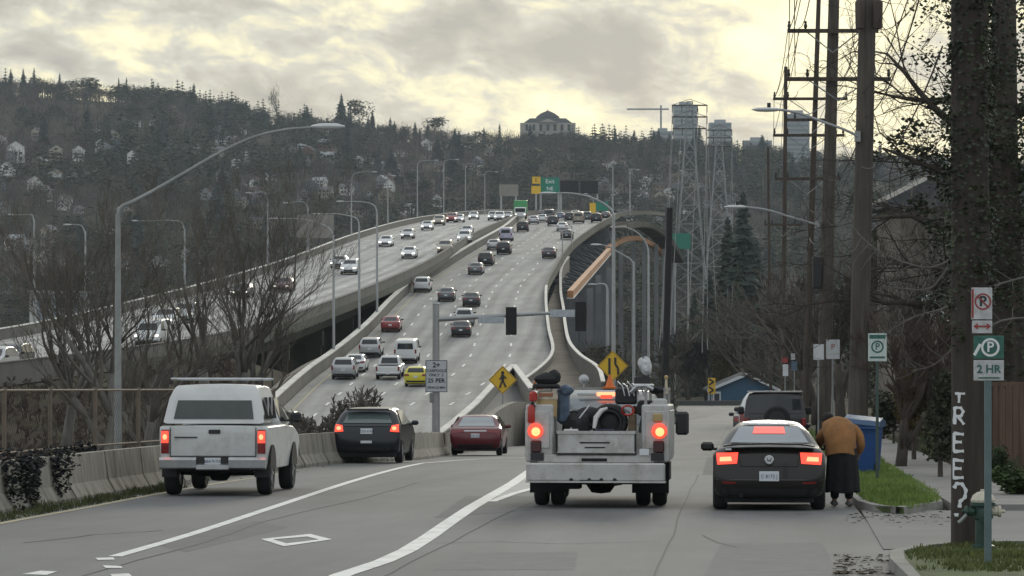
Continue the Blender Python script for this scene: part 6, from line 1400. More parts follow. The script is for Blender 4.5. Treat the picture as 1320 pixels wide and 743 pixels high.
for (u0, u1, v0, v1) in ((919, 929, 505, 522),):
    f_ = MB(); xa, xb_, za_, zb_ = (u0-660)*k, (u1-660)*k, CZ+(V0-v1)*k, CZ+(V0-v0)*k; f_.box(((xa+xb_)/2, d-.05, (za_+zb_)/2), (xb_-xa, .1, zb_-za_)); wn = f_.build('window', M_trim, hs); g = MB(); g.box(((xa+xb_)/2, d-.12, (za_+zb_)/2), ((xb_-xa)*.66, .04, (zb_-za_)*.7)); g.build('pane', M_win, wn)
b = MB(); b.box((x0-.3, d-.1, (zb+ze)/2-.3), (.12, .12, ze-zb)); b.build('downpipe', M_trim, hs)
# low rail or kerb across the end of the street
b = MB(); b.box((18.5, 372, street_z(372)+.35), (12, .3, .55)); tag(b.build('guard_rail', mat('dark_rail', (.08, .08, .08), .8)), 'low dark rail across the far end of the street', 'guard rail')
cn_ = thing('traffic_cone', 'small orange cone at the foot of the blue house window', 'cone', ((918.5-660)/F*385, 385, terrain_z(22, 385))); b = MB(); b.lathe([(.32, 0), (.30, .05), (.18, .06), (.04, .85)], n=10); b.build('cone', MATS['cone_orange'], cn_); b = MB(); b.lathe([(.15, .35), (.11, .55)], n=10); b.build('band', M_signw, cn_)
# beige house behind the trees on the right
bh = thing('beige_house', 'tall grey beige house glimpsed behind bare branches on the right', 'house'); M_beige = mat('beige_siding', (.16, .145, .12), .85, var=.15, scale=1.5, stretch=(.3, .3, 5), dirt=(.10, .09, .075), dscale=.5); d = 128; k = d/F
x0, x1, z1, z0 = (1160-660)*k, (1390-660)*k, CZ+(V0-262)*k, terrain_z(16, 128)-1
b = MB(); b.box(((x0+x1)/2, d+4, (z0+z1)/2), (x1-x0, 8, z1-z0)); b.build('wall', M_beige, bh)
b = MB(); xm = (x0+x1)/2; b.prism([(x0-.5, z1-.15), (x1+.5, z1-.15), (x1+.5, z1+.1), (xm, z1+2.0), (x0-.5, z1+.1)], d-.5, d+8.5); b.build('roof', M_shin, bh)
for (u0, u1, v0, v1) in ((1232, 1252, 278, 330), (1188, 1200, 380, 408), (1205, 1216, 385, 410)):
    f_ = MB(); xa, xb_, za_, zb_ = (u0-660)*k, (u1-660)*k, CZ+(V0-v1)*k, CZ+(V0-v0)*k; f_.box(((xa+xb_)/2, d-.05, (za_+zb_)/2), (xb_-xa, .1, zb_-za_)); wn = f_.build('window', M_trim if v0 > 300 else M_shin, bh); g = MB(); g.box(((xa+xb_)/2, d-.12, (za_+zb_)/2), ((xb_-xa)*.8, .04, (zb_-za_)*.84)); g.build('pane', mat('curtained_pane', (.30, .33, .32), .4) if v0 > 300 and 'curtained_pane' not in MATS else (MATS['curtained_pane'] if v0 > 300 else M_win), wn)
# pale building cluster low on the left beyond the oncoming lanes
for i, (u, v, w_, h, d, lab, mm) in enumerate(((78, 398, 60, 40, 760, 'pale blue grey building with white frame beyond the left lanes', HW_ := mat('pale_blue_building', (.26, .30, .33), .7, var=.2, scale=.4)), (50, 385, 24, 16, 800, 'white low building left of the pale blue one', mat('white_shed', (.52, .52, .5), .8)), (255, 400, 34, 22, 620, 'white shed behind the bare tree twigs', MATS['white_shed']))):
    k = d/F; t = thing('commercial_building', lab, 'building'); x = (u-660)*k; z0 = terrain_z(x, d)-1; z1 = CZ+(V0-(v-h/2))*k
    b = MB(); b.box((x, d+5, (z0+z1)/2), (w_*k, 10, z1-z0)); b.build('wall', mm, t); b = MB(); b.box((x, d+4.8, z1+.2), (w_*k+.8, 10.6, .5)); b.build('roof_edge', MATS['white_shed'], t)
    for j in range(3): b = MB(); b.box((x+(j-1)*w_*k*.3, d-.05, z1-2.2), (w_*k*.2, .1, 2.2)); b.build('window', M_win, t)
# ---------------------------------------------------------------- person bending at the coupe's side
def skin(name, V_, E, m, parent, sub=2, root=0, smooth='full'):
    me = bpy.data.meshes.new(name); me.from_pydata([v[:3] for v in V_], E, []); o = bpy.data.objects.new(name, me); COL.objects.link(o)
    sk = o.modifiers.new('s', 'SKIN'); sk.use_smooth_shade = True; sk.branch_smoothing = .6
    for i, v in enumerate(V_):
        r = v[3] if isinstance(v[3], tuple) else (v[3], v[3]); me.skin_vertices[0].data[i].radius = r
    me.skin_vertices[0].data[root].use_root = True
    sb = o.modifiers.new('b', 'SUBSURF'); sb.levels = sub; sb.render_levels = sub
    dg = bpy.context.evaluated_depsgraph_get(); nm = bpy.data.meshes.new_from_object(o.evaluated_get(dg)); bpy.data.objects.remove(o)
    nm.materials.clear(); nm.materials.append(m); nm.polygons.foreach_set('use_smooth', [True]*len(nm.polygons)); o = bpy.data.objects.new(name, nm); COL.objects.link(o); o.parent = parent; return o
M_skin = mat('skin', (.38, .22, .15), .6); M_jack = mat('tan_jacket', (.26, .125, .045), .95, var=.22, scale=7, bump=.5); M_skirt = mat('black_cloth', (.010, .011, .013), .95, var=.5, scale=6); M_hair = mat('dark_hair', (.014, .011, .010), .8, var=.4, scale=14); M_shoe = mat('grey_shoe', (.13, .12, .12), .7, dirt=(.35, .34, .33), dscale=12)
px_, pd = (1086-660)/F*58.6, 58.6
pe = thing('person', 'person in a tan jacket and long black skirt bending over beside the black coupe', 'person', (px_, pd, street_z(pd)))
# body: one continuous figure, back to the camera, leaning forward and to the left
V_ = [(0, .02, .90, .15), (-.01, .10, 1.08, .15), (-.02, .26, 1.24, .17), (-.05, .44, 1.32, .15), (-.12, .54, 1.38, .06), (-.19, .62, 1.42, .085), (-.21, .66, 1.40, .08),
      (.11, .03, .84, .10), (.11, -.02, .48, .065), (.11, .04, .10, .045), (.11, -.06, .05, .045), (.12, -.20+.3, .035, .035),
      (-.11, .03, .84, .10), (-.12, .06, .48, .065), (-.12, .16, .10, .045), (-.12, .08, .05, .045), (-.13, .24, .035, .035),
      (.19, .36, 1.32, .075), (.335, .18, 1.02, .05), (.30, .34, .86, .038), (.29, .40, .82, .03), (-.28, .44, 1.26, .075), (-.34, .56, 1.00, .052), (-.38, .80, .95, .040), (-.39, .88, .95, .03)]
E = [(0, 1), (1, 2), (2, 3), (3, 4), (4, 5), (5, 6), (0, 7), (7, 8), (8, 9), (9, 10), (9, 11), (0, 12), (12, 13), (13, 14), (14, 15), (14, 16), (3, 17), (17, 18), (18, 19), (19, 20), (3, 21), (21, 22), (22, 23), (23, 24)]
body = skin('body', V_, E, M_skin, pe)
def fingers(cx, cy, cz, sg):
    for i in range(5):
        if i < 4: L = (.075, .085, .08, .06)[i]; x = cx+(i-1.5)*.018; v = [(x*.5+cx*.5, cy-.02, cz, .012), (x, cy+.03, cz-.005, .010), (x, cy+.03+L*.5, cz-.02, .009), (x, cy+.03+L*.7, cz-.05, .007)]
        else: x = cx-sg*.03; v = [(cx, cy-.02, cz, .012), (x, cy+.0, cz-.01, .010), (x-sg*.015, cy+.03, cz-.02, .008)]
        skin('finger', v, [(j, j+1) for j in range(len(v)-1)], M_skin, body, 1)
fingers(.29, .40, .80, 1); fingers(-.39, .88, .95, -1)
# jacket as a shaped shell over back, hips and sleeves
ring_def = [(.93, .02, .265, .19), (.88, .01, .265, .19), (1.0, .04, .255, .18), (1.10, .10, .262, .19), (1.20, .17, .275, .195), (1.29, .25, .285, .19), (1.37, .33, .28, .165), (1.43, .42, .26, .13), (1.45, .49, .18, .10), (1.43, .55, .09, .07)]
b = MB(); rows = []; n = 28
for i, (z, y, rx, ry) in enumerate(ring_def[1:]):
    tilt = [0, .1, .3, .5, .75, .95, 1.1, 1.2, 1.25][i]; r = []
    for k_ in range(n+1):
        a = 2*math.pi*k_/n; x = rx*math.cos(a); q = ry*math.sin(a); fold = .030*math.sin(a*7+i*1.3)+.026*math.sin(a*3-i*1.1)+.02*math.sin(a*13+i*2.1)
        yy, zz = q*math.cos(tilt), -q*math.sin(tilt)*.6
        r.append((x*(1+fold)-.02-.03*i/8, y+yy*(1+fold), z+zz-(.03*math.cos(2*a) if i == 0 else 0)-(.05*abs(math.cos(a))**2 if i > 4 else 0)))
    rows.append(r)
b.grid(rows); b.add(rows[-1][:n], [tuple(range(n))]); jk = b.build('jacket', M_jack, pe, smooth='full')
skin('sleeve', [(.17, .34, 1.33, .11), (.295, .22, 1.20, .09), (.335, .18, 1.02, .075), (.31, .30, .90, .062)], [(0, 1), (1, 2), (2, 3)], M_jack, jk, 2); skin('sleeve', [(-.24, .38, 1.28, .12), (-.33, .46, 1.12, .095), (-.36, .58, 1.0, .078), (-.38, .74, .96, .066)], [(0, 1), (1, 2), (2, 3)], M_jack, jk, 2)
b = MB(); rows = []
for i, (z, y, rx, ry) in enumerate(((.98, .03, .235, .165), (.86, .02, .25, .19), (.62, .02, .262, .20), (.42, .02, .27, .20), (.25, .02, .272, .205))):
    r = []
    for k_ in range(37):
        a = 2*math.pi*k_/36; f = 1+(.075*math.sin(a*9)+.05*math.sin(a*5+1))*(.3+i/5); r.append((rx*math.cos(a)*f+.0, y+ry*math.sin(a)*f, z-.02*math.sin(3*a)*(i == 4)))
    rows.append(r)
b.grid(rows); b.build('long_skirt', M_skirt, pe, smooth='full')
skin('trouser_leg', [(.10, .0, .5, .10), (.11, .0, .28, .085), (.11, .02, .12, .07)], [(0, 1), (1, 2)], M_skirt, pe, 2); skin('trouser_leg', [(-.11, .06, .5, .10), (-.12, .09, .28, .085), (-.12, .12, .12, .07)], [(0, 1), (1, 2)], M_skirt, pe, 2)
for x, y in ((.115, -.0), (-.125, .12)):
    b = MB(); b.rbox((x, y+.03, .055), (.11, .29, .09), .03); b.ell((x, y+.13, .05), (.055, .08, .045), 10, 6); b.build('shoe', M_shoe, pe, smooth=True)
b = MB(); b.ell((-.20, .63, 1.455), (.10, .115, .12), 14, 10, .10); b.ell((-.16, .55, 1.50), (.06, .06, .05), 10, 7, .2); hd = b.build('hair', M_hair, pe, smooth='full')
b = MB(); b.ell((-.21, .70, 1.40), (.075, .07, .095), 14, 10); b.ell((-.21, .775, 1.39), (.014, .02, .02), 8, 6); b.build('face', M_skin, pe, smooth='full'); b = MB()
for s in (-1, 1): b.ell((-.21+s*.03, .763, 1.42), (.012, .008, .007), 8, 5)
b.ell((-.21, .76, 1.35), (.022, .008, .006), 8, 5); b.build('eyes_and_mouth', M_hair, pe)
bpy.context.view_layer.update()
# ---------------------------------------------------------------- trees
M_con = mat('conifer_needles', (0.022, 0.036, 0.022), .9, var=.45, scale=.35, varcol=(.045, .065, .04))
M_con2 = mat('blue_green_needles', (0.028, 0.042, 0.034), .9, var=.4, scale=.3)
M_bare = mat('bare_twigs', (0.062, 0.052, 0.047), .95, var=.35, scale=.25)
M_bare2 = mat('reddish_bare_twigs', (0.075, 0.054, 0.043), .95, var=.35, scale=.25)
M_bare3 = mat('grey_bare_twigs', (0.135, 0.12, 0.10), .95, var=.35, scale=.25)
M_leaf = mat('evergreen_leaves', (0.026, 0.034, 0.020), .85, var=.5, scale=.5, varcol=(.07, .08, .035))
M_olive = mat('olive_leaves', (0.085, 0.078, 0.028), .85, var=.5, scale=.7, varcol=(.17, .13, .05))
M_bark = mat('tree_bark', (0.085, 0.072, 0.06), .95, var=.35, scale=5, bump=.6, stretch=(1, 1, .25))
M_barkg = mat('grey_bark', (0.16, 0.15, 0.135), .95, var=.35, scale=5, bump=.5, stretch=(1, 1, .25), dirt=(.07, .075, .05), dscale=2)
def conifer_mesh(seed, h=1.0, rad=.2, tiers=22, per=13):
    r = random.Random(seed); b = MB(); b.cyl((0, 0, 0), (0, 0, h*.95), .018, .003, 5)
    for i in range(tiers):
        t = i/tiers; z = h*(.10+.88*t); rr = rad*(1-t)**.85*r.uniform(.75, 1.15)+.006
        for k in range(per):
            a = r.uniform(0, 6.283); L = rr*r.uniform(.55, 1.15); dz = -L*r.uniform(.1, .55); w_ = L*r.uniform(.22, .4)+.004
            c, s = math.cos(a), math.sin(a)
            b.add([(0, 0, z+.02), (c*L*.6-s*w_, s*L*.6+c*w_, z+dz*.5-.012), (c*L, s*L, z+dz), (c*L*.6+s*w_, s*L*.6-c*w_, z+dz*.5-.012)], [(0, 1, 2), (0, 2, 3)])
    return b
def blob_mesh(seed, n=420, sx=.42, leaf=.035, lobes=7, trunk=True):
    """leafy crown: leaf clumps scattered through uneven lobes"""
    r = random.Random(seed); b = MB()
    if trunk: b.cyl((0, 0, 0), (0, 0, .55), .022, .012, 5)
    lb = [(r.uniform(-sx*.55, sx*.55), r.uniform(-sx*.55, sx*.55), r.uniform(.38, .80), r.uniform(.14, .24)) for _ in range(lobes)]
    for i in range(n):
        l = lb[i % lobes]; a, e = r.uniform(0, 6.28), r.uniform(-1, 1); q = l[3]*r.uniform(.5, 1.1); c = math.sqrt(1-e*e)
        p = Vector((l[0]+q*c*math.cos(a), l[1]+q*c*math.sin(a), l[2]+q*e*.9))
        s = leaf*r.uniform(.5, 1.3); m = Matrix.Rotation(r.uniform(0, 6.3), 3, 'Z') @ Matrix.Rotation(r.uniform(-1.2, 1.2), 3, 'X')
        b.add([p+m @ Vector(v) for v in ((-s, 0, 0), (0, -s*.6, s*.2), (s, 0, 0), (0, s*.6, s*.3))], [(0, 1, 2), (0, 2, 3)])
    return b
def twig_mesh(seed, levels=5, r0=.022, up=.55, spread=.55, h=1.0, nseg=3, n0=6, kids=(3, 4), thin=.62, lenf=.66, minr=.0018, first=.30):
    """bare tree: recursive tapering limbs"""
    r = random.Random(seed); b = MB(); tr = MB()
    def grow(p, d, L, rad, lv):
        pts = [p]; q = p; dd = d
        for i in range(nseg):
            dd = (dd+Vector((r.gauss(0, .10), r.gauss(0, .10), r.gauss(0, .06)+up*.12))).normalized(); q = q+dd*L/nseg; pts.append(q)
        rs = [max(rad*(1-.45*i/nseg), minr) for i in range(nseg+1)]
        (tr if lv <= 1 else b).tube(pts, rs, n0 if lv == 0 else (4 if lv < 3 else 3))
        if lv >= levels: return
        for k in range(r.randint(*kids)+(1 if lv == 0 else 0)):
            i = r.randint(1, nseg) if lv else r.randint(1, nseg); base = pts[i] if k else pts[-1]
            a = r.uniform(0, 6.28); sp = r.uniform(.35, 1.0)*spread*(.45 if k == 0 else 1)
            t = dd.orthogonal().normalized(); t = Matrix.Rotation(a, 3, dd) @ t
            nd_ = (dd*math.cos(sp)+t*math.sin(sp)+Vector((0, 0, up*.25))).normalized()
            grow(base, nd_, L*lenf*r.uniform(.75, 1.2), max(rs[i]*thin, minr), lv+1)
    grow(Vector((0, 0, 0)), Vector((r.gauss(0, .03), r.gauss(0, .03), 1)).normalized(), h*first, r0, 0)
    return tr, b
# shared meshes for the far slope
FT = []
def proto(b, name, m): o = b.build(name, m, fix=False); me = o.data; bpy.data.objects.remove(o); return me
con_me = [proto(conifer_mesh(i, rad=q), 'conifer_tree', M_con if i % 2 else M_con2) for i, q in enumerate((.24, .30, .38, .27))]
leaf_me = [proto(blob_mesh(20+i, 950, leaf=.032), 'broadleaf_tree', M_leaf) for i in range(3)]
def fuzz(seed, n=520):
    """bare crown seen from far: a haze of fine upright twigs on a few limbs"""
    r = random.Random(seed); b = MB(); b.cyl((0, 0, 0), (0, 0, .5), .02, .012, 5)
    lb = [(r.uniform(-.2, .2), r.uniform(-.2, .2), r.uniform(.45, .75), r.uniform(.14, .26)) for _ in range(6)]
    for l in lb: b.cyl((0, 0, .3), (l[0], l[1], l[2]), .010, .004, 4, False)
    for i in range(n):
        l = lb[i % 6]; a, e = r.uniform(0, 6.28), r.uniform(-1, 1); q = l[3]*r.random()**.4; c = math.sqrt(1-e*e)
        p = Vector((l[0]+q*c*math.cos(a), l[1]+q*c*math.sin(a), l[2]+q*e)); L = r.uniform(.05, .12); w_ = r.uniform(.0025, .006); aa = r.uniform(0, 6.28)
        d = Vector((l[0]*.6+r.gauss(0, .35)*.2+c*math.cos(a)*.35, l[1]*.6+c*math.sin(a)*.35, 1)).normalized()*L; sd_ = Vector((math.cos(aa), math.sin(aa), 0))*w_
        b.add([p-sd_, p+sd_, p+d], [(0, 1, 2)])
    return b
bare_me = [proto(fuzz(50+i), 'bare_tree', m_) for i, m_ in enumerate((M_bare, M_bare2, M_bare3, M_bare))]
def put(me, name, x, y, z, h, wd=1.0, rz=None):
    o = bpy.data.objects.new(name, me); COL.objects.link(o); o.location = (x, y, z); o.scale = (h*wd, h*wd, h); o.rotation_euler = (0, 0, rnd.uniform(0, 6.28) if rz is None else rz); return o
def zone(u):
    return ('left of the big lamp head' if u < 330 else 'behind the oncoming lanes' if u < 600 else 'behind the bridge crest' if u < 800 else 'behind the utility poles')
hz = random.Random(11)
def hill_at(a, y): x = a*y; return x, y, hill_z(x, y)
SKY_N = 0
# skyline row, then the slope, densest first; conifers, bare and broadleaf trees mixed
plan = []
for i in range(170):
    a = -.155+.30*i/170+hz.uniform(-.001, .001); plan.append((a, hz.uniform(2120, 2230), 'sky'))
for i in range(430):
    a = hz.uniform(-.152, .135); t = hz.random()**1.15; plan.append((a, 2150-t*1130, 'slope'))
nC = nB = nL = 0
for a, y, where in plan:
    x, y, z = hill_at(a, y); u = 660+F*a; k = hz.random()
    clump = mnoise.noise(Vector((x*.012, y*.006, 5)))
    on = 'on the far ridge skyline' if where == 'sky' else 'on the far hillside'
    if (k < (.10+clump*.4 if where == 'sky' else .14+clump*.7) and nC < 295):
        nC += 1; h = hz.uniform(11, 20) if where == 'sky' else hz.uniform(12, 24)
        o = put(con_me[hz.randrange(4)], 'conifer_tree', x, y, z-1, h, hz.uniform(.9, 1.3)); tag(o, f'dark conifer {on} {zone(u)}', 'tree', 'far conifers')
    elif k < .62 and nB < 290:
        nB += 1; o = put(bare_me[hz.randrange(4)], 'bare_tree', x, y, z-1, hz.uniform(9, 15), hz.uniform(1.0, 1.5)); tag(o, f'brown leafless tree {on} {zone(u)}', 'tree', 'far leafless trees')
    elif nL < 290:
        nL += 1; o = put(leaf_me[hz.randrange(3)], 'broadleaf_tree', x, y, z-1.5, hz.uniform(9, 15), hz.uniform(1.1, 1.5)); tag(o, f'rounded dark evergreen {on} {zone(u)}', 'tree', 'far round evergreens')
# tall silhouettes that stand above the skyline
for (u, v, h, wd, kind, lab) in ((440, 118, 22, 1.0, 'c', 'tall narrow pointed conifer standing on the skyline'), (452, 130, 14, 1, 'c', 'shorter conifer right beside the pointed one'), (463, 125, 19, 1.15, 'l', 'tall blunt evergreen right of the pointed conifer'), (357, 106, 17, .9, 'b', 'tall leafless tree fanning above the skyline'), (480, 140, 16, 1.2, 'c', 'ragged conifer right of the blunt evergreen'), (503, 150, 14, 1.3, 'c', 'wide conifer on the skyline above the median lamps'), (560, 148, 15, 1.6, 'l', 'broad rounded evergreen mound on the skyline'), (250, 106, 14, 1.4, 'c', 'dark conifer on the left ridge above the lamp arm'), (77, 92, 14, .8, 'c', 'thin spire conifer on the left ridge'), (14, 87, 15, 1, 'c', 'ragged conifer at the left end of the ridge'), (30, 87, 15, .9, 'c', 'second ragged conifer at the left end of the ridge'), (44, 86, 15, 1, 'c', 'third ragged conifer at the left end of the ridge'), (110, 98, 12, 1.8, 'l', 'flat topped evergreen block on the left ridge'), (153, 98, 13, .8, 'c', 'slim left one of two conifers on the left ridge'), (163, 98, 13, .9, 'c', 'slim right one of two conifers on the left ridge'), (793, 163, 11, 1.3, 'c', 'small conifer on the skyline right of the hilltop hall')):
    d = 2160; p = P(u, v, d)
    me = {'c': con_me[hz.randrange(4)], 'l': leaf_me[0], 'b': bare_me[2]}[kind]
    o = put(me, {'c': 'conifer_tree', 'l': 'broadleaf_tree', 'b': 'bare_tree'}[kind], p.x, d, hill_z(p.x, d)-.5, p.z-hill_z(p.x, d)+.5, wd*h/max(p.z-hill_z(p.x, d), 6)); tag(o, lab, 'tree')
# the rest of the wood as one mass
b = MB(); W = [conifer_mesh(90, rad=.27, tiers=10, per=7), blob_mesh(91, 110, leaf=.06), blob_mesh(92, 120, leaf=.055)]
fz = [fuzz(93, 170), fuzz(94, 170)]
for i in range(4600):
    a = hz.uniform(-.17, .17); y = 2190-hz.random()**1.1*1230; x, y, z = hill_at(a, y); cl = mnoise.noise(Vector((x*.01, y*.006, 9)))+hz.gauss(0, .15)
    s = W[0] if cl > .30 else (W[1+hz.randrange(2)] if cl > .04 else fz[hz.randrange(2)]); b.cm = 0 if cl > .04 else 1+hz.randrange(3)
    h = hz.uniform(9, 17)*(1.2 if cl > .30 else .9); wd = h*hz.uniform(1.1, 1.6); q = hz.uniform(0, 6.28); c, s_ = math.cos(q)*wd, math.sin(q)*wd
    b.add([(x+p[0]*c-p[1]*s_, y+p[0]*s_+p[1]*c, z-.8+p[2]*h) for p in s.v], s.f)
tag(b.build('far_wood', [M_leaf, M_bare, M_bare2, M_bare3], fix=False), 'dark mass of trees covering the far hillside', kind='stuff')

# ---------------------------------------------------------------- houses on the far slope

HW = [mat('house_white', (.74, .74, .71), .8), mat('house_grey', (.30, .31, .32), .8), mat('house_cream', (.44, .40, .33), .8), mat('house_tan', (.26, .21, .16), .8), mat('house_blue_grey', (.20, .24, .28), .8), mat('house_brick', (.20, .10, .07), .85)]
HR = [mat('roof_dark', (.07, .07, .075), .9), mat('roof_grey', (.17, .17, .175), .85), mat('roof_brown', (.10, .075, .06), .9), mat('roof_pale', (.36, .37, .38), .7)]
def house_proto(i):
    L, D, H = ((11, 8, 5.6), (9, 9, 6.6), (14, 8, 4.2), (10, 8, 8.2))[i]
    root = thing('house', None, None)
    b = MB(); b.box((0, 0, H/2-1.5), (L, D, H+3))
    if i % 2 == 0: b.prism([(-D/2, H), (D/2, H), (0, H+2.3)], -L/2+.05, L/2-.05, 'YZ')
    else: b.prism([(-L/2, H), (L/2, H), (0, H+3)], -D/2+.05, D/2-.05, 'XZ')
    b.build('wall', HW[0], root)
    b = MB(); e = .6
    if i % 2 == 0:
        for s in (-1, 1): b.add([(-L/2-e, s*(D/2+e), H-.45), (L/2+e, s*(D/2+e), H-.45), (L/2+e, 0, H+2.45), (-L/2-e, 0, H+2.45), (-L/2-e, s*(D/2+e), H-.2), (L/2+e, s*(D/2+e), H-.2), (L/2+e, 0, H+2.7), (-L/2-e, 0, H+2.7)], [(0, 1, 2, 3), (4, 5, 6, 7), (0, 1, 5, 4), (0, 3, 7, 4), (1, 2, 6, 5)])
    else:
        for s in (-1, 1): b.add([(s*(L/2+e), -D/2-e, H-.5), (s*(L/2+e), D/2+e, H-.5), (0, D/2+e, H+3.15), (0, -D/2-e, H+3.15), (s*(L/2+e), -D/2-e, H-.25), (s*(L/2+e), D/2+e, H-.25), (0, D/2+e, H+3.4), (0, -D/2-e, H+3.4)], [(0, 1, 2, 3), (4, 5, 6, 7), (0, 1, 5, 4), (0, 3, 7, 4), (1, 2, 6, 5)])
    b.build('roof', HR[0], root)
    b = MB(); b.box((L*.25, .5, H+2.2), (.9, .9, 2.6)); b.build('chimney', HW[5], root)
    for fl in range(2 if H > 5 else 1):
        for k in range(3 if L > 9.5 else 2):
            x = (k-(1 if L > 9.5 else .5))*L*.29; b = MB(); b.box((x, -D/2-.03, 1.6+fl*2.8), (1.5, .08, 1.4)); b.build('window', M_win, root)
    return root
HP = [house_proto(i) for i in range(4)]
spots = [(20, 190, 'w', 3, 1.25, 'tall white house stack on the far left slope below the ridge'), (12, 222, 'w', 1, .9, 'small white house left of the lamp arm near the picture edge')]
names = {0: 'white', 1: 'grey', 2: 'cream', 3: 'tan', 4: 'blue grey', 5: 'brick'}
shape = ['wide gabled', 'narrow gabled', 'low long', 'tall gabled']
cnt = {}
hr = random.Random(5)
pos = [(20, 205, 3, 0, 1.3), (10, 222, 1, 0, .9), (125, 168, 0, 0, .7), (175, 158, 2, 0, .6), (200, 158, 2, 0, .6), (258, 172, 1, 3, .7), (310, 168, 2, 0, .7), (388, 208, 0, 1, 1), (375, 200, 1, 0, 1), (422, 205, 0, 1, 1), (475, 205, 1, 2, 1), (494, 210, 1, 2, .8), (505, 215, 2, 0, .9), (550, 188, 1, 0, 1), (562, 186, 0, 0, .8), (572, 185, 3, 2, .8), (608, 215, 2, 0, .9), (420, 188, 0, 5, 1.1), (60, 350, 3, 2, 1.1), (20, 318, 0, 0, 1), (35, 325, 0, 1, 1), (80, 410, 3, 0, 1.1), (60, 400, 1, 1, 1), (110, 405, 0, 2, 1), (815, 262, 2, 0, .8), (825, 265, 0, 0, .8), (940, 255, 2, 1, .8), (850, 240, 2, 3, .9)]
for i in range(190):
    u = hr.choice([hr.uniform(0, 330), hr.uniform(0, 620), hr.uniform(300, 640), hr.uniform(770, 960)]); v = hr.uniform(172, 385) if u < 300 else hr.uniform(185, 300) if u < 640 else hr.uniform(215, 290)
    pos.append((u, v, hr.randrange(4), hr.choice([0, 0, 1, 1, 2, 2, 3, 4, 5]), hr.uniform(.6, 1.0)))
for i, (u, v, k, c, s) in enumerate(pos):
    q = ground_hit(u, v+6)
    if not q: continue
    o = copy_tree(HP[k]); o.location = (q.x, q.y, q.z+.6); o.scale = (s*.64,)*3; o.rotation_euler = (0, 0, hr.uniform(-.5, .5) + math.atan2(-q.x, q.y)*-1)
    for ch in [c_ for c_ in bpy.data.objects if c_.parent == o]:
        if ch.name.startswith('wall'): ch.material_slots[0].link = 'OBJECT'; ch.material_slots[0].material = HW[c]
        if ch.name.startswith('roof'): ch.material_slots[0].link = 'OBJECT'; ch.material_slots[0].material = HR[hr.choice([0, 1, 1, 2, 3])]
    tag(o, f'{shape[k]} {names[c]} house {"high" if v < 230 else "low"} on the hillside {zone(u)}', 'house', 'houses on the far hillside')
for r_ in HP:
    for ch in [c for c in bpy.data.objects if c.parent == r_]: bpy.data.objects.remove(ch)
    bpy.data.objects.remove(r_)

# ---------------------------------------------------------------- landmark buildings on the ridge
M_stone = mat('pale_stone', (.36, .34, .30), .85, var=.1, scale=.1); M_hroof = mat('slate_roof', (.10, .11, .115), .8); M_tow = mat('tower_panels', (.30, .33, .34), .6); M_glassb = mat('tower_glass', (.19, .22, .24), .3)
def at_d(u, v, d): return P(u, v, d)
h = thing('hilltop_hall', 'large domed hall with pyramid roof and pale wings on the skyline', 'hall', loc=(0, 0, 0)); k = 2250/F
cx = (706-660)*k; base = CZ+(V0-186)*k; b = MB()
def V(v): return CZ+(V0-v)*k
b.box((cx, 2250, (V(160)+V(190))/2), (71*k, 26, V(160)-V(190))); b.build('wing', M_stone, h)
b = MB(); b.prism([(cx-31*k, V(160)), (cx+31*k, V(160)), (cx+23*k, V(154)), (cx-23*k, V(154))], 2238, 2262); b.build('lower_roof', M_hroof, h)
b = MB(); b.box((cx, 2250, (V(151)+V(158))/2), (28*k, 14, V(151)-V(158))); b.build('drum', M_stone, h)
b = MB(); b.prism([(cx-15*k, V(152)), (cx+15*k, V(152)), (cx+9*k, V(147.5)), (cx, V(143.5)), (cx-9*k, V(147.5))], 2241, 2259); b.cyl((cx, 2250, V(145)), (cx, 2250, V(141)), .5, .2, 6); b.build('upper_roof', M_hroof, h)
b = MB(); b.prism([(cx-12*k, V(159.5)), (cx+12*k, V(159.5)), (cx, V(155))], 2235, 2237.4); b.build('pediment', M_stone, h)
for i in range(7): b = MB(); b.box((cx+(i-3)*9*k, 2236.8, V(166)), (1.8, .4, 4)); b.build('window', M_win, h)
def tower(name, lab, u0, u1, vt, vb, d, floors, bays):
    k = d/F; t = thing(name, lab, 'building'); x0, x1 = (u0-660)*k, (u1-660)*k; zt, zb = CZ+(V0-vt)*k, CZ+(V0-vb)*k
    b = MB(); b.box(((x0+x1)/2, d, (zt+zb)/2), (x1-x0, 16, zt-zb)); b.box(((x0+x1)/2, d, zt+1), ((x1-x0)*.5, 8, 2.5)); b.build('wall', M_tow, t)
    for f in range(floors):
        b = MB(); z = zb+(f+.55)*(zt-zb)/floors; b.box(((x0+x1)/2, d-8.1, z), ((x1-x0)*.9, .3, (zt-zb)/floors*.5)); b.build('window_band', M_glassb, t)
tower('apartment_tower', 'pale high rise behind the crossarms of the transmission tower', 868, 898, 136, 190, 2500, 9, 4)
tower('apartment_tower', 'lower glass tower right of the transmission tower on the skyline', 914, 942, 159, 195, 2400, 5, 4)
tower('apartment_tower', 'low pale block on the skyline left of the crossarms', 842, 866, 170, 192, 2400, 3, 4)
tower('apartment_tower', 'blue grey tower seen between the utility poles', 1012, 1042, 148, 215, 2000, 11, 4)
tower('apartment_tower', 'low wide block on the skyline right of the glass tower', 958, 994, 182, 200, 2300, 2, 3)
tc_ = thing('tower_crane', 'distant crane with long pale jib left of the high rise', 'crane'); k = 2600/F
b = MB(); b.box(((835-660)*k, 2600, CZ+(V0-141)*k), (54*k, 1.0, 1.2)); b.build('jib', M_tow, tc_)
b = MB(); b.cyl(((852-660)*k, 2600, CZ+(V0-200)*k), ((852-660)*k, 2600, CZ+(V0-136)*k), .7, n=4); b.build('mast', M_tow, tc_)
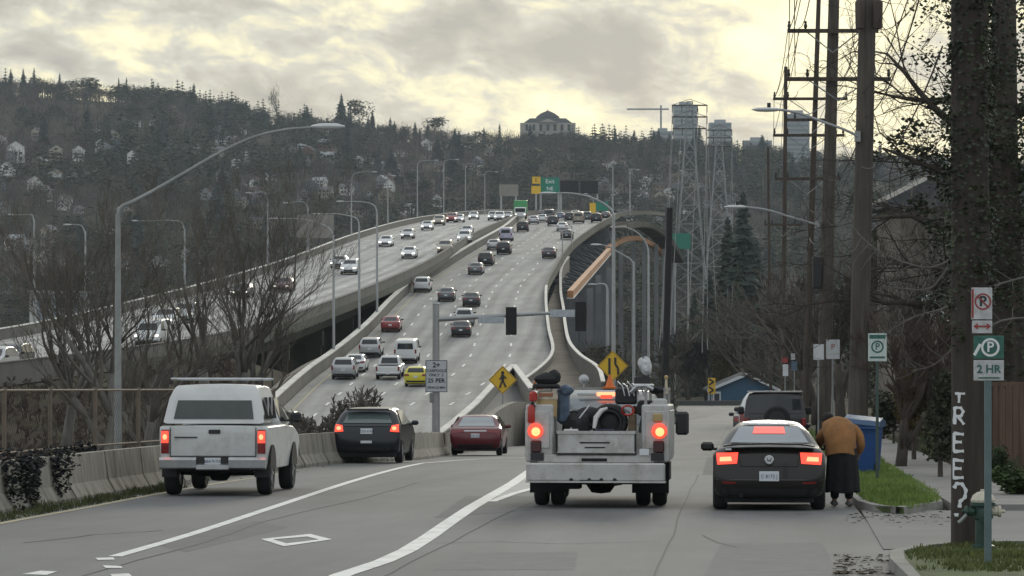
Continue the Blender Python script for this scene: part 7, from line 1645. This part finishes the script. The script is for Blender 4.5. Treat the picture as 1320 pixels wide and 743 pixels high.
# ---------------------------------------------------------------- near and middle-distance plants
def leaves(b, c, r, n, s, rr=rnd, flat=.7):
    for _ in range(n):
        a, e, q = rr.uniform(0, 6.28), rr.uniform(-1, 1), rr.random()**.45; k = math.sqrt(1-e*e)
        p = Vector((c[0]+r[0]*q*k*math.cos(a), c[1]+r[1]*q*k*math.sin(a), c[2]+r[2]*q*e)); L = s*rr.uniform(.6, 1.3); m = Matrix.Rotation(rr.uniform(0, 6.3), 3, 'Z') @ Matrix.Rotation(rr.uniform(-1.3, 1.3), 3, 'X')
        b.add([p+m @ Vector(v) for v in ((-L*.5, 0, 0), (0, -L*.45, L*.12), (L*.6, 0, 0), (0, L*.45, L*.12))], [(0, 1, 2), (0, 2, 3)])
def bare(lab, u, d, vtop, seed, mt=M_bare, mb=M_bark, levels=5, up=.5, spread=.6, wd=1.0, kids=(3, 4), minr=.0035, r0=.020, group=None, first=.30, zb=None, x=None, name='bare_tree'):
    x = (u-660)/F*d if x is None else x; z = terrain_z(x, d)-.1 if zb is None else zb; h = CZ+(V0-vtop)*d/F-z
    t = thing(name, lab, 'tree' if name != 'bare_shrub' else 'shrub', (x, d, z), rnd.uniform(0, 6), group)
    tr, tw = twig_mesh(seed, levels, r0, up, spread, 1.0, kids=kids, minr=minr/h, first=first)
    zm = max([v[2] for v in tw.v]+[.5]); k = h/zm
    for b in (tr, tw): b.v = [(v[0]*k*wd, v[1]*k*wd, v[2]*k) for v in b.v]
    tr.build('trunk', mb, t, smooth='full', fix=False); tw.build('crown', mt, t, fix=False); return t
def shell(b, cx, cy, z0, z1, r0, r1, n, s, rr):
    for _ in range(n):
        a, z = rr.uniform(0, 6.28), rr.uniform(z0, z1); q = r0+(r1-r0)*rr.random()**1.3*(1+.5*math.sin(z*2.3+a)); p = Vector((cx+q*math.cos(a), cy+q*math.sin(a), z)); L = s*rr.uniform(.6, 1.3)
        m = Matrix.Rotation(a+math.pi/2+rr.gauss(0, .5), 3, 'Z') @ Matrix.Rotation(rr.uniform(-.9, .9)+math.pi/2, 3, 'X')
        b.add([p+m @ Vector(v) for v in ((-L*.5, 0, 0), (0, -L*.45, L*.12), (L*.6, 0, 0), (0, L*.45, L*.12))], [(0, 1, 2), (0, 2, 3)])
# left of the street, behind the barrier
TL = (('leafless tree with upright stems right of the lamp post, left one of the clump', 268, 128, 205), ('leafless tree with upright stems, tallest of the clump above the white pickup', 298, 126, 182), ('leafless tree leaning right over the oncoming lanes', 330, 132, 225), ('leafless tree directly left of the lamp post', 128, 112, 215), ('leafless tree at the left with thin branches', 92, 118, 240), ('leafless tree between the lamp post and the clump', 205, 124, 262), ('low leafless tree right of the lamp post foot', 175, 106, 330))
for i, (lab, u, d, vt) in enumerate(TL): bare(lab, u, d, vt, 300+i, M_bare3, M_barkg, up=.48, spread=.60, wd=1.25, group='leafless trees left of the street', minr=.0026, r0=.012, kids=(3, 4), first=.21, levels=5 if i in (5, 6) else 6)
for i, (u, d, vt) in enumerate(((395, 118, 520), (425, 116, 505), (455, 117, 497), (480, 118, 510), (500, 121, 522), (410, 112, 528))): bare(('bare twiggy shrub behind the barrier above the navy hatchback' if u > 420 else 'bare twiggy shrub behind the barrier left of the navy hatchback'), u, d, vt, 330+i, M_bare3, up=.3, spread=.8, wd=1.3, name='bare_shrub', group='bare shrubs behind the barrier', minr=.008, first=.18, kids=(3, 5))
# brown brush on the left bank
b = MB(); W_ = [twig_mesh(400+i, 3, .02, .3, .8, 1.0, kids=(3, 4), minr=.006, first=.25) for i in range(3)]
for i in range(800):
    y = rnd.uniform(75, 200); x = BLx(y)-rnd.uniform(2.2, 30); z = terrain_z(x, y); tr, tw = W_[i % 3]; h = rnd.uniform(.8, 2.3); a = rnd.uniform(0, 6.3); c, s = math.cos(a)*h, math.sin(a)*h
    for q in (tr, tw): b.add([(x+p[0]*c-p[1]*s, y+p[0]*s+p[1]*c, z-.05+p[2]*h) for p in q.v], q.f)
for i in range(1000):
    y = rnd.uniform(140, 262); x0, x1 = Lx1(max(y, 150))+1.2, min(Rx0(max(y, 150))-1.5, BLx(y)-2); x = x0+(x1-x0)*rnd.random(); z = terrain_z(x, y); tr, tw = W_[i % 3]; h = rnd.uniform(.8, 1.9); a = rnd.uniform(0, 6.3); c, s = math.cos(a)*h*1.5, math.sin(a)*h*1.5
    for q in (tr, tw): b.add([(x+p[0]*c-p[1]*s, y+p[0]*s+p[1]*c, z-.05+p[2]*h) for p in q.v], q.f)
tag(b.build('brush', M_bare2, fix=False), 'brown leafless brush covering the bank behind the left fence', kind='stuff')
# ivy clumps on the near barrier
for i, (u, v, r) in enumerate(((12, 600, .62), (68, 590, .50), (105, 590, .42), (40, 625, .25))):
    y = F*CZ/(v+30-V0-F*SG); y = (56, 60, 66.5, 57.5)[i]; x = (u-660)/F*y; b = MB(); z = street_z(y)
    leaves(b, (x, y-.05, z+.75), (r, .35, r*.55), 520, .07); leaves(b, (x+.05, y-.25, z+.40), (r*.6, .22, .42), 420, .07)
    t = tag(b.build('ivy_clump', mat('ivy_dark', (.010, .012, .012), .8, var=.5, scale=6) if 'ivy_dark' not in MATS else MATS['ivy_dark'], fix=False), ['large dark ivy clump over the barrier at the left edge', 'dark ivy clump hanging over the barrier, second from the left', 'dark ivy clump over the barrier furthest right', 'low dark ivy patch at the foot of the barrier'][i], 'plant', 'ivy clumps on the near barrier')
grass('grass', [(BLx(50)+.25, 50), (BLx(70)+.25, 70), (BLx(70)+.75, 70), (BLx(50)+.75, 50)], 2600, lambda x, y: street_z(y), .03, .14, 'mossy weeds along the foot of the left barrier', m=mat('weed_moss', (.075, .085, .03), .9, var=.5, scale=2))
# right side: middle distance
TR = (('bare tree at the far end of the street, left of the blue house', 888, 445, 415), ('bare tree behind the black off-roader roof', 940, 440, 400), ('bare tree above the blue house roof', 968, 436, 385), ('bare spreading tree left of the thin brown pole', 1004, 440, 372), ('bare tree behind the thin brown pole', 1032, 205, 335), ('bare tree between the brown pole and the tall pole', 1052, 190, 345), ('bare tree between the two thickest poles', 1085, 165, 318), ('bare tree right of the thick leaning pole', 1128, 140, 275), ('bare tree in front of the beige house', 1178, 105, 235), ('bare tree right of the beige house window', 1212, 92, 262), ('bare low tree above the olive shrub', 1160, 84, 345), ('bare tree left edge of the right hand wood', 862, 345, 420), ('bare tree behind the chevron panels', 912, 450, 398))
for i, (lab, u, d, vt) in enumerate(TR): bare(lab, u, d, vt, 500+i, (M_bare, M_bare2, M_bare3)[i % 3], up=.30, spread=.72, wd=1.15, group='bare trees right of the street', minr=.011*max(d, 130)/200, kids=(3, 5), first=.26)
def evergreen(lab, u, d, vtop, seed, wd=1.0, m=M_leaf, n=1500, leaf=.028, name='broadleaf_tree'):
    x = (u-660)/F*d; z = terrain_z(x, d)-.2; h = CZ+(V0-vtop)*d/F-z; t = thing(name, lab, 'tree' if 'tree' in name else 'shrub', (x, d, z)); b = blob_mesh(seed, n, leaf=leaf, lobes=11, trunk=False); b.v = [(v[0]*h*wd, v[1]*h*wd, v[2]*h) for v in b.v]; b.build('crown', m, t, fix=False)
    b = MB(); b.cyl((0, 0, 0), (0, 0, h*.6), h*.025, h*.012, 7); b.build('trunk', M_bark, t); return t
evergreen('dark evergreen behind the beige house roof', 1188, 150, 205, 601, .55, n=2600); evergreen('dark evergreen left of the beige house', 1142, 165, 262, 602, .5, n=2200); evergreen('dark evergreen beyond the tall poles', 1100, 240, 330, 603, .6, n=1800)
evergreen('olive green bush at the far end of the street', 930, 440, 440, 604, .55, M_olive, 1400, .04, 'bush'); evergreen('olive yellow shrub right of the sidewalk below the beige house', 1178, 92, 462, 605, .50, M_olive, 2600, .035, 'bush'); evergreen('dark shrub at the sidewalk bend', 1152, 118, 500, 606, .8, M_leaf, 1500, .05, 'bush'); evergreen('dark green shrub left of the graffiti pole', 1212, 74, 470, 607, .5, M_leaf, 2000, .04, 'bush'); evergreen('green weedy mound at the right edge under the fence', 1312, 62, 590, 608, 1.3, mat('weed_green', (.06, .10, .025), .8, var=.5, scale=2), 2200, .05, 'bush'); evergreen('green bush behind the sign post base', 1288, 72, 572, 609, .8, mat('weed_green2', (.035, .06, .02), .8, var=.5, scale=2), 1600, .05, 'bush')
for i, (u, d, vt, lab) in enumerate(((958, 520, 238, 'tall dark conifer behind the pale lamp head'), (938, 540, 272, 'dark conifer left of the pale lamp head'), (975, 560, 300, 'dark conifer right of the pale lamp head'), (952, 500, 330, 'shorter dark conifer under the pale lamp'), (915, 560, 345, 'dark conifer between the transmission wires and the lamp'), (895, 600, 372, 'low dark conifer right of the black wooden pole'))):
    x = (u-660)/F*d; z = terrain_z(x, d)-1; h = CZ+(V0-vt)*d/F-z; b = conifer_mesh(700+i, 1.0, .17, 34, 22); t = thing('conifer_tree', lab, 'tree', (x, d, z), group='conifers in the valley right of the bridge'); b.v = [(v[0]*h, v[1]*h, v[2]*h) for v in b.v]; b.build('crown', M_con if i % 2 else M_con2, t, fix=False); b = MB(); b.cyl((0, 0, 0), (0, 0, h*.4), .3, .2, 7); b.build('trunk', M_bark, t)
# woods filling the valley: one mass of brush and small trees
b = MB(); F1 = [fuzz(800+i, 330) for i in range(3)]; B1 = [blob_mesh(810+i, 220, leaf=.05) for i in range(2)]; rv = random.Random(77)
for i in range(900):
    z_ = rv.random(); 
    if z_ < .45: y = rv.uniform(455, 950); x = rv.uniform(-.02, .16)*y+ (0 if y > 700 else 12)
    elif z_ < .80: y = rv.uniform(120, 455); x = SRx(y)+rv.uniform(7, 40)
    else: y = rv.uniform(225, 440); x = SLx(y)-rv.uniform(1.5, 12); x = max(x, r2(min(y, 470))+3)
    h = rv.uniform(4, 9) if z_ < .45 else rv.uniform(2.5, 5.5) if z_ < .8 else rv.uniform(1.5, 4)
    k = rv.random(); s = F1[rv.randrange(3)] if k < .72 else B1[rv.randrange(2)]; b.cm = rv.randrange(3) if k < .72 else 3; a = rv.uniform(0, 6.3); wd = h*1.4; c, q = math.cos(a)*wd, math.sin(a)*wd; zz = terrain_z(x, y)-.3*h
    b.add([(x+p[0]*c-p[1]*q, y+p[0]*q+p[1]*c, zz+p[2]*h*1.25) for p in s.v], s.f)
tag(b.build('valley_brush', [M_bare, M_bare2, M_bare3, M_leaf], fix=False), 'tangled leafless brush and small trees filling the ground right of the bridge', kind='stuff')
# low left valley wood beyond the oncoming lanes
b = MB()
for i in range(420):
    y = rv.uniform(560, 960); x = rv.uniform(-.16, -.03)*y; h = rv.uniform(7, 15); k = rv.random(); s = F1[rv.randrange(3)] if k < .7 else (B1[0] if k < .85 else W[0]); b.cm = rv.randrange(3) if k < .7 else 3; a = rv.uniform(0, 6.3); c, q = math.cos(a)*h*1.2, math.sin(a)*h*1.2; zz = terrain_z(x, y)-1
    b.add([(x+p[0]*c-p[1]*q, y+p[0]*q+p[1]*c, zz+p[2]*h) for p in s.v], s.f)
tag(b.build('valley_wood', [M_bare, M_bare2, M_bare3, M_con], fix=False), 'brown and dark trees in the valley beyond the oncoming lanes', kind='stuff')
# ivy-laden tree at the right edge
x, d = (1300-660)/F*86, 86; t = thing('ivy_tree', 'big dark ivy covered tree filling the upper right corner', 'tree', (x, d, terrain_z(x, d)-.1)); t.scale = (1.7,)*3; M_iv = mat('ivy_leaves', (.020, .030, .014), .6, var=.6, scale=2.0, varcol=(.055, .075, .03))
rv = random.Random(31); b = MB(); b.tube([(0, 0, 0), (-.05, 0, 2), (-.1, 0, 4.5), (-.05, 0, 7.5)], [.34, .30, .24, .15], 12)
limbs = []
for (z, dx, dy, dz, L) in ((3.2, -1, .3, .35, 2.2), (3.9, -1, -.2, .15, 2.0), (4.4, -1, .2, .5, 2.3), (5.2, -1, 0, .3, 1.7), (2.6, -1, -.4, .25, 1.7), (4.0, 1, .3, .5, 2), (5.0, 1, -.3, .4, 2), (5.8, -.5, 0, 1, 1.5), (3.4, .8, 0, .2, 1.6), (2.4, -1, .2, -.05, 2.1)):
    p = Vector((-.08, 0, z)); q = [p]; v = Vector((dx, dy, dz)).normalized()
    for i in range(6): v = (v+Vector((rv.gauss(0, .13), rv.gauss(0, .13), rv.gauss(0, .13)))).normalized(); p = p+v*L/6; q.append(p)
    b.tube(q, [.09*(1-i/7.5) for i in range(7)], 7); limbs.append(q)
b.build('trunk', M_woodd, t, smooth='full')
b = MB()
def twigs(p, v, L, r, lv):
    q = [p]
    for i in range(4): v = (v+Vector((rv.gauss(0, .22), rv.gauss(0, .22), rv.gauss(0, .20)))).normalized(); p = p+v*L/4; q.append(p)
    b.tube(q, [r*(1-i*.18) for i in range(5)], 3 if lv > 1 else 4)
    if lv < 4:
        for _ in range(3): k = rv.randint(1, 4); twigs(q[k], (v+Vector((rv.gauss(0, .7), rv.gauss(0, .7), rv.gauss(0, .6)))).normalized(), L*.66, r*.62, lv+1)
for q in limbs:
    for k in (1, 2, 3, 4, 5, 6, 3, 5): twigs(q[k], ((q[min(k+1, 6)]-q[k-1]).normalized()+Vector((rv.gauss(0, .5), rv.gauss(0, .5), rv.gauss(0, .5)))).normalized(), rv.uniform(.8, 1.4), .014, 1)
b.build('crown', mat('dark_twigs', (.045, .036, .028), .9, var=.3, scale=2), t, fix=False)
b = MB()
shell(b, -.1, 0, 1.0, 8, .33, .80, 5200, .06, rv)
for i, q in enumerate(limbs):
    for k in range(0, 7 if i in (1, 5, 6, 7, 8) else 4): leaves(b, q[k], (.30, .30, .28), int(70*(1-k*.07)), .08, rv)
for _ in range(70): leaves(b, (rv.uniform(-1.2, 1.0), rv.uniform(-.8, .8), rv.uniform(2.2, 7.2)), (.36, .4, .30), 110, .055, rv)
for c in ((-1.55, .1, 4.65), (-1.35, .1, 4.9), (-1.2, 0, 4.55), (-1.0, 0, 4.2), (-1.3, 0, 3.75), (-.9, 0, 3.9)): leaves(b, c, (.20, .2, .18), 75, .075, rv)
b.build('ivy', M_iv, t, fix=False)
b = MB(); 
shell(b, -.02, 0, 3.0, 8.2, .235, .33, 2300, .055, rv); [leaves(b, (-.02+.22*math.cos(a), .22*math.sin(a), z), (.16, .16, .22), 70, .055, rv) for z, a in zip(np.linspace(2.7, 8, 22), [rv.uniform(2.2, 7) for _ in range(22)])]
for z in (2.5, 2.7): leaves(b, (.05, 0, z), (.28, .28, .2), 22, .06, rv)
b.build('ivy', M_iv, gp, fix=False)
# bare branches crossing in front of the near signs
for i, (lab, pts) in enumerate((('thin pale branch crossing above the no parking sign', [(1330, 355), (1290, 366), (1250, 380), (1215, 398), (1180, 408), (1140, 430)]), ('thin branch crossing the parking sign', [(1330, 410), (1290, 414), (1240, 440), (1205, 470), (1175, 478)]), ('thin branch reaching left across the beige house', [(1235, 330), (1200, 345), (1165, 338), (1130, 322), (1105, 300)]), ('thin branch hanging left of the graffiti pole', [(1245, 300), (1205, 368), (1165, 372), (1138, 370)]))):
    b = MB(); q = smooth_pts([P(u, v, 44-.3*i) for u, v in pts], 3); b.tube(q, [.014*(1-.6*k/(len(q)-1)) for k in range(len(q))], 5)
    for k in range(2, len(q)-1):
        for s in (-1, 1): 
            a = q[k]; v = Vector((rv.uniform(-.6, .1), rv.uniform(-.3, .3), s*rv.uniform(.1, .5))); b.tube([a, a+v*.35, a+v*.6+Vector((rv.gauss(0, .05), 0, rv.gauss(0, .05)))], [.006, .004, .002], 3)
    tag(b.build('bare_branch', M_barkg), lab, 'branch')
for r_ in list(CARP.values()):
    def rm(o):
        for c in [c for c in bpy.data.objects if c.parent == o]: rm(c)
        bpy.data.objects.remove(o)
    rm(r_)
# ---------------------------------------------------------------- haze
HZ = bpy.data.materials.new('valley_air'); HZ.use_nodes = True; t = HZ.node_tree; t.nodes.clear()
o_ = t.nodes.new('ShaderNodeOutputMaterial'); pv = t.nodes.new('ShaderNodeVolumePrincipled'); pv.inputs['Color'].default_value = (.78, .90, 1.0, 1); pv.inputs['Density'].default_value = 0.000070; pv.inputs['Anisotropy'].default_value = 0.2
t.links.new(pv.outputs[0], o_.inputs['Volume'])
b = MB(); b.box((0, 1590, 75), (5200, 3440, 410)); hb = b.build('haze', HZ); hb['kind'] = 'stuff'; hb['label'] = 'thin blue grey haze in the valley air'
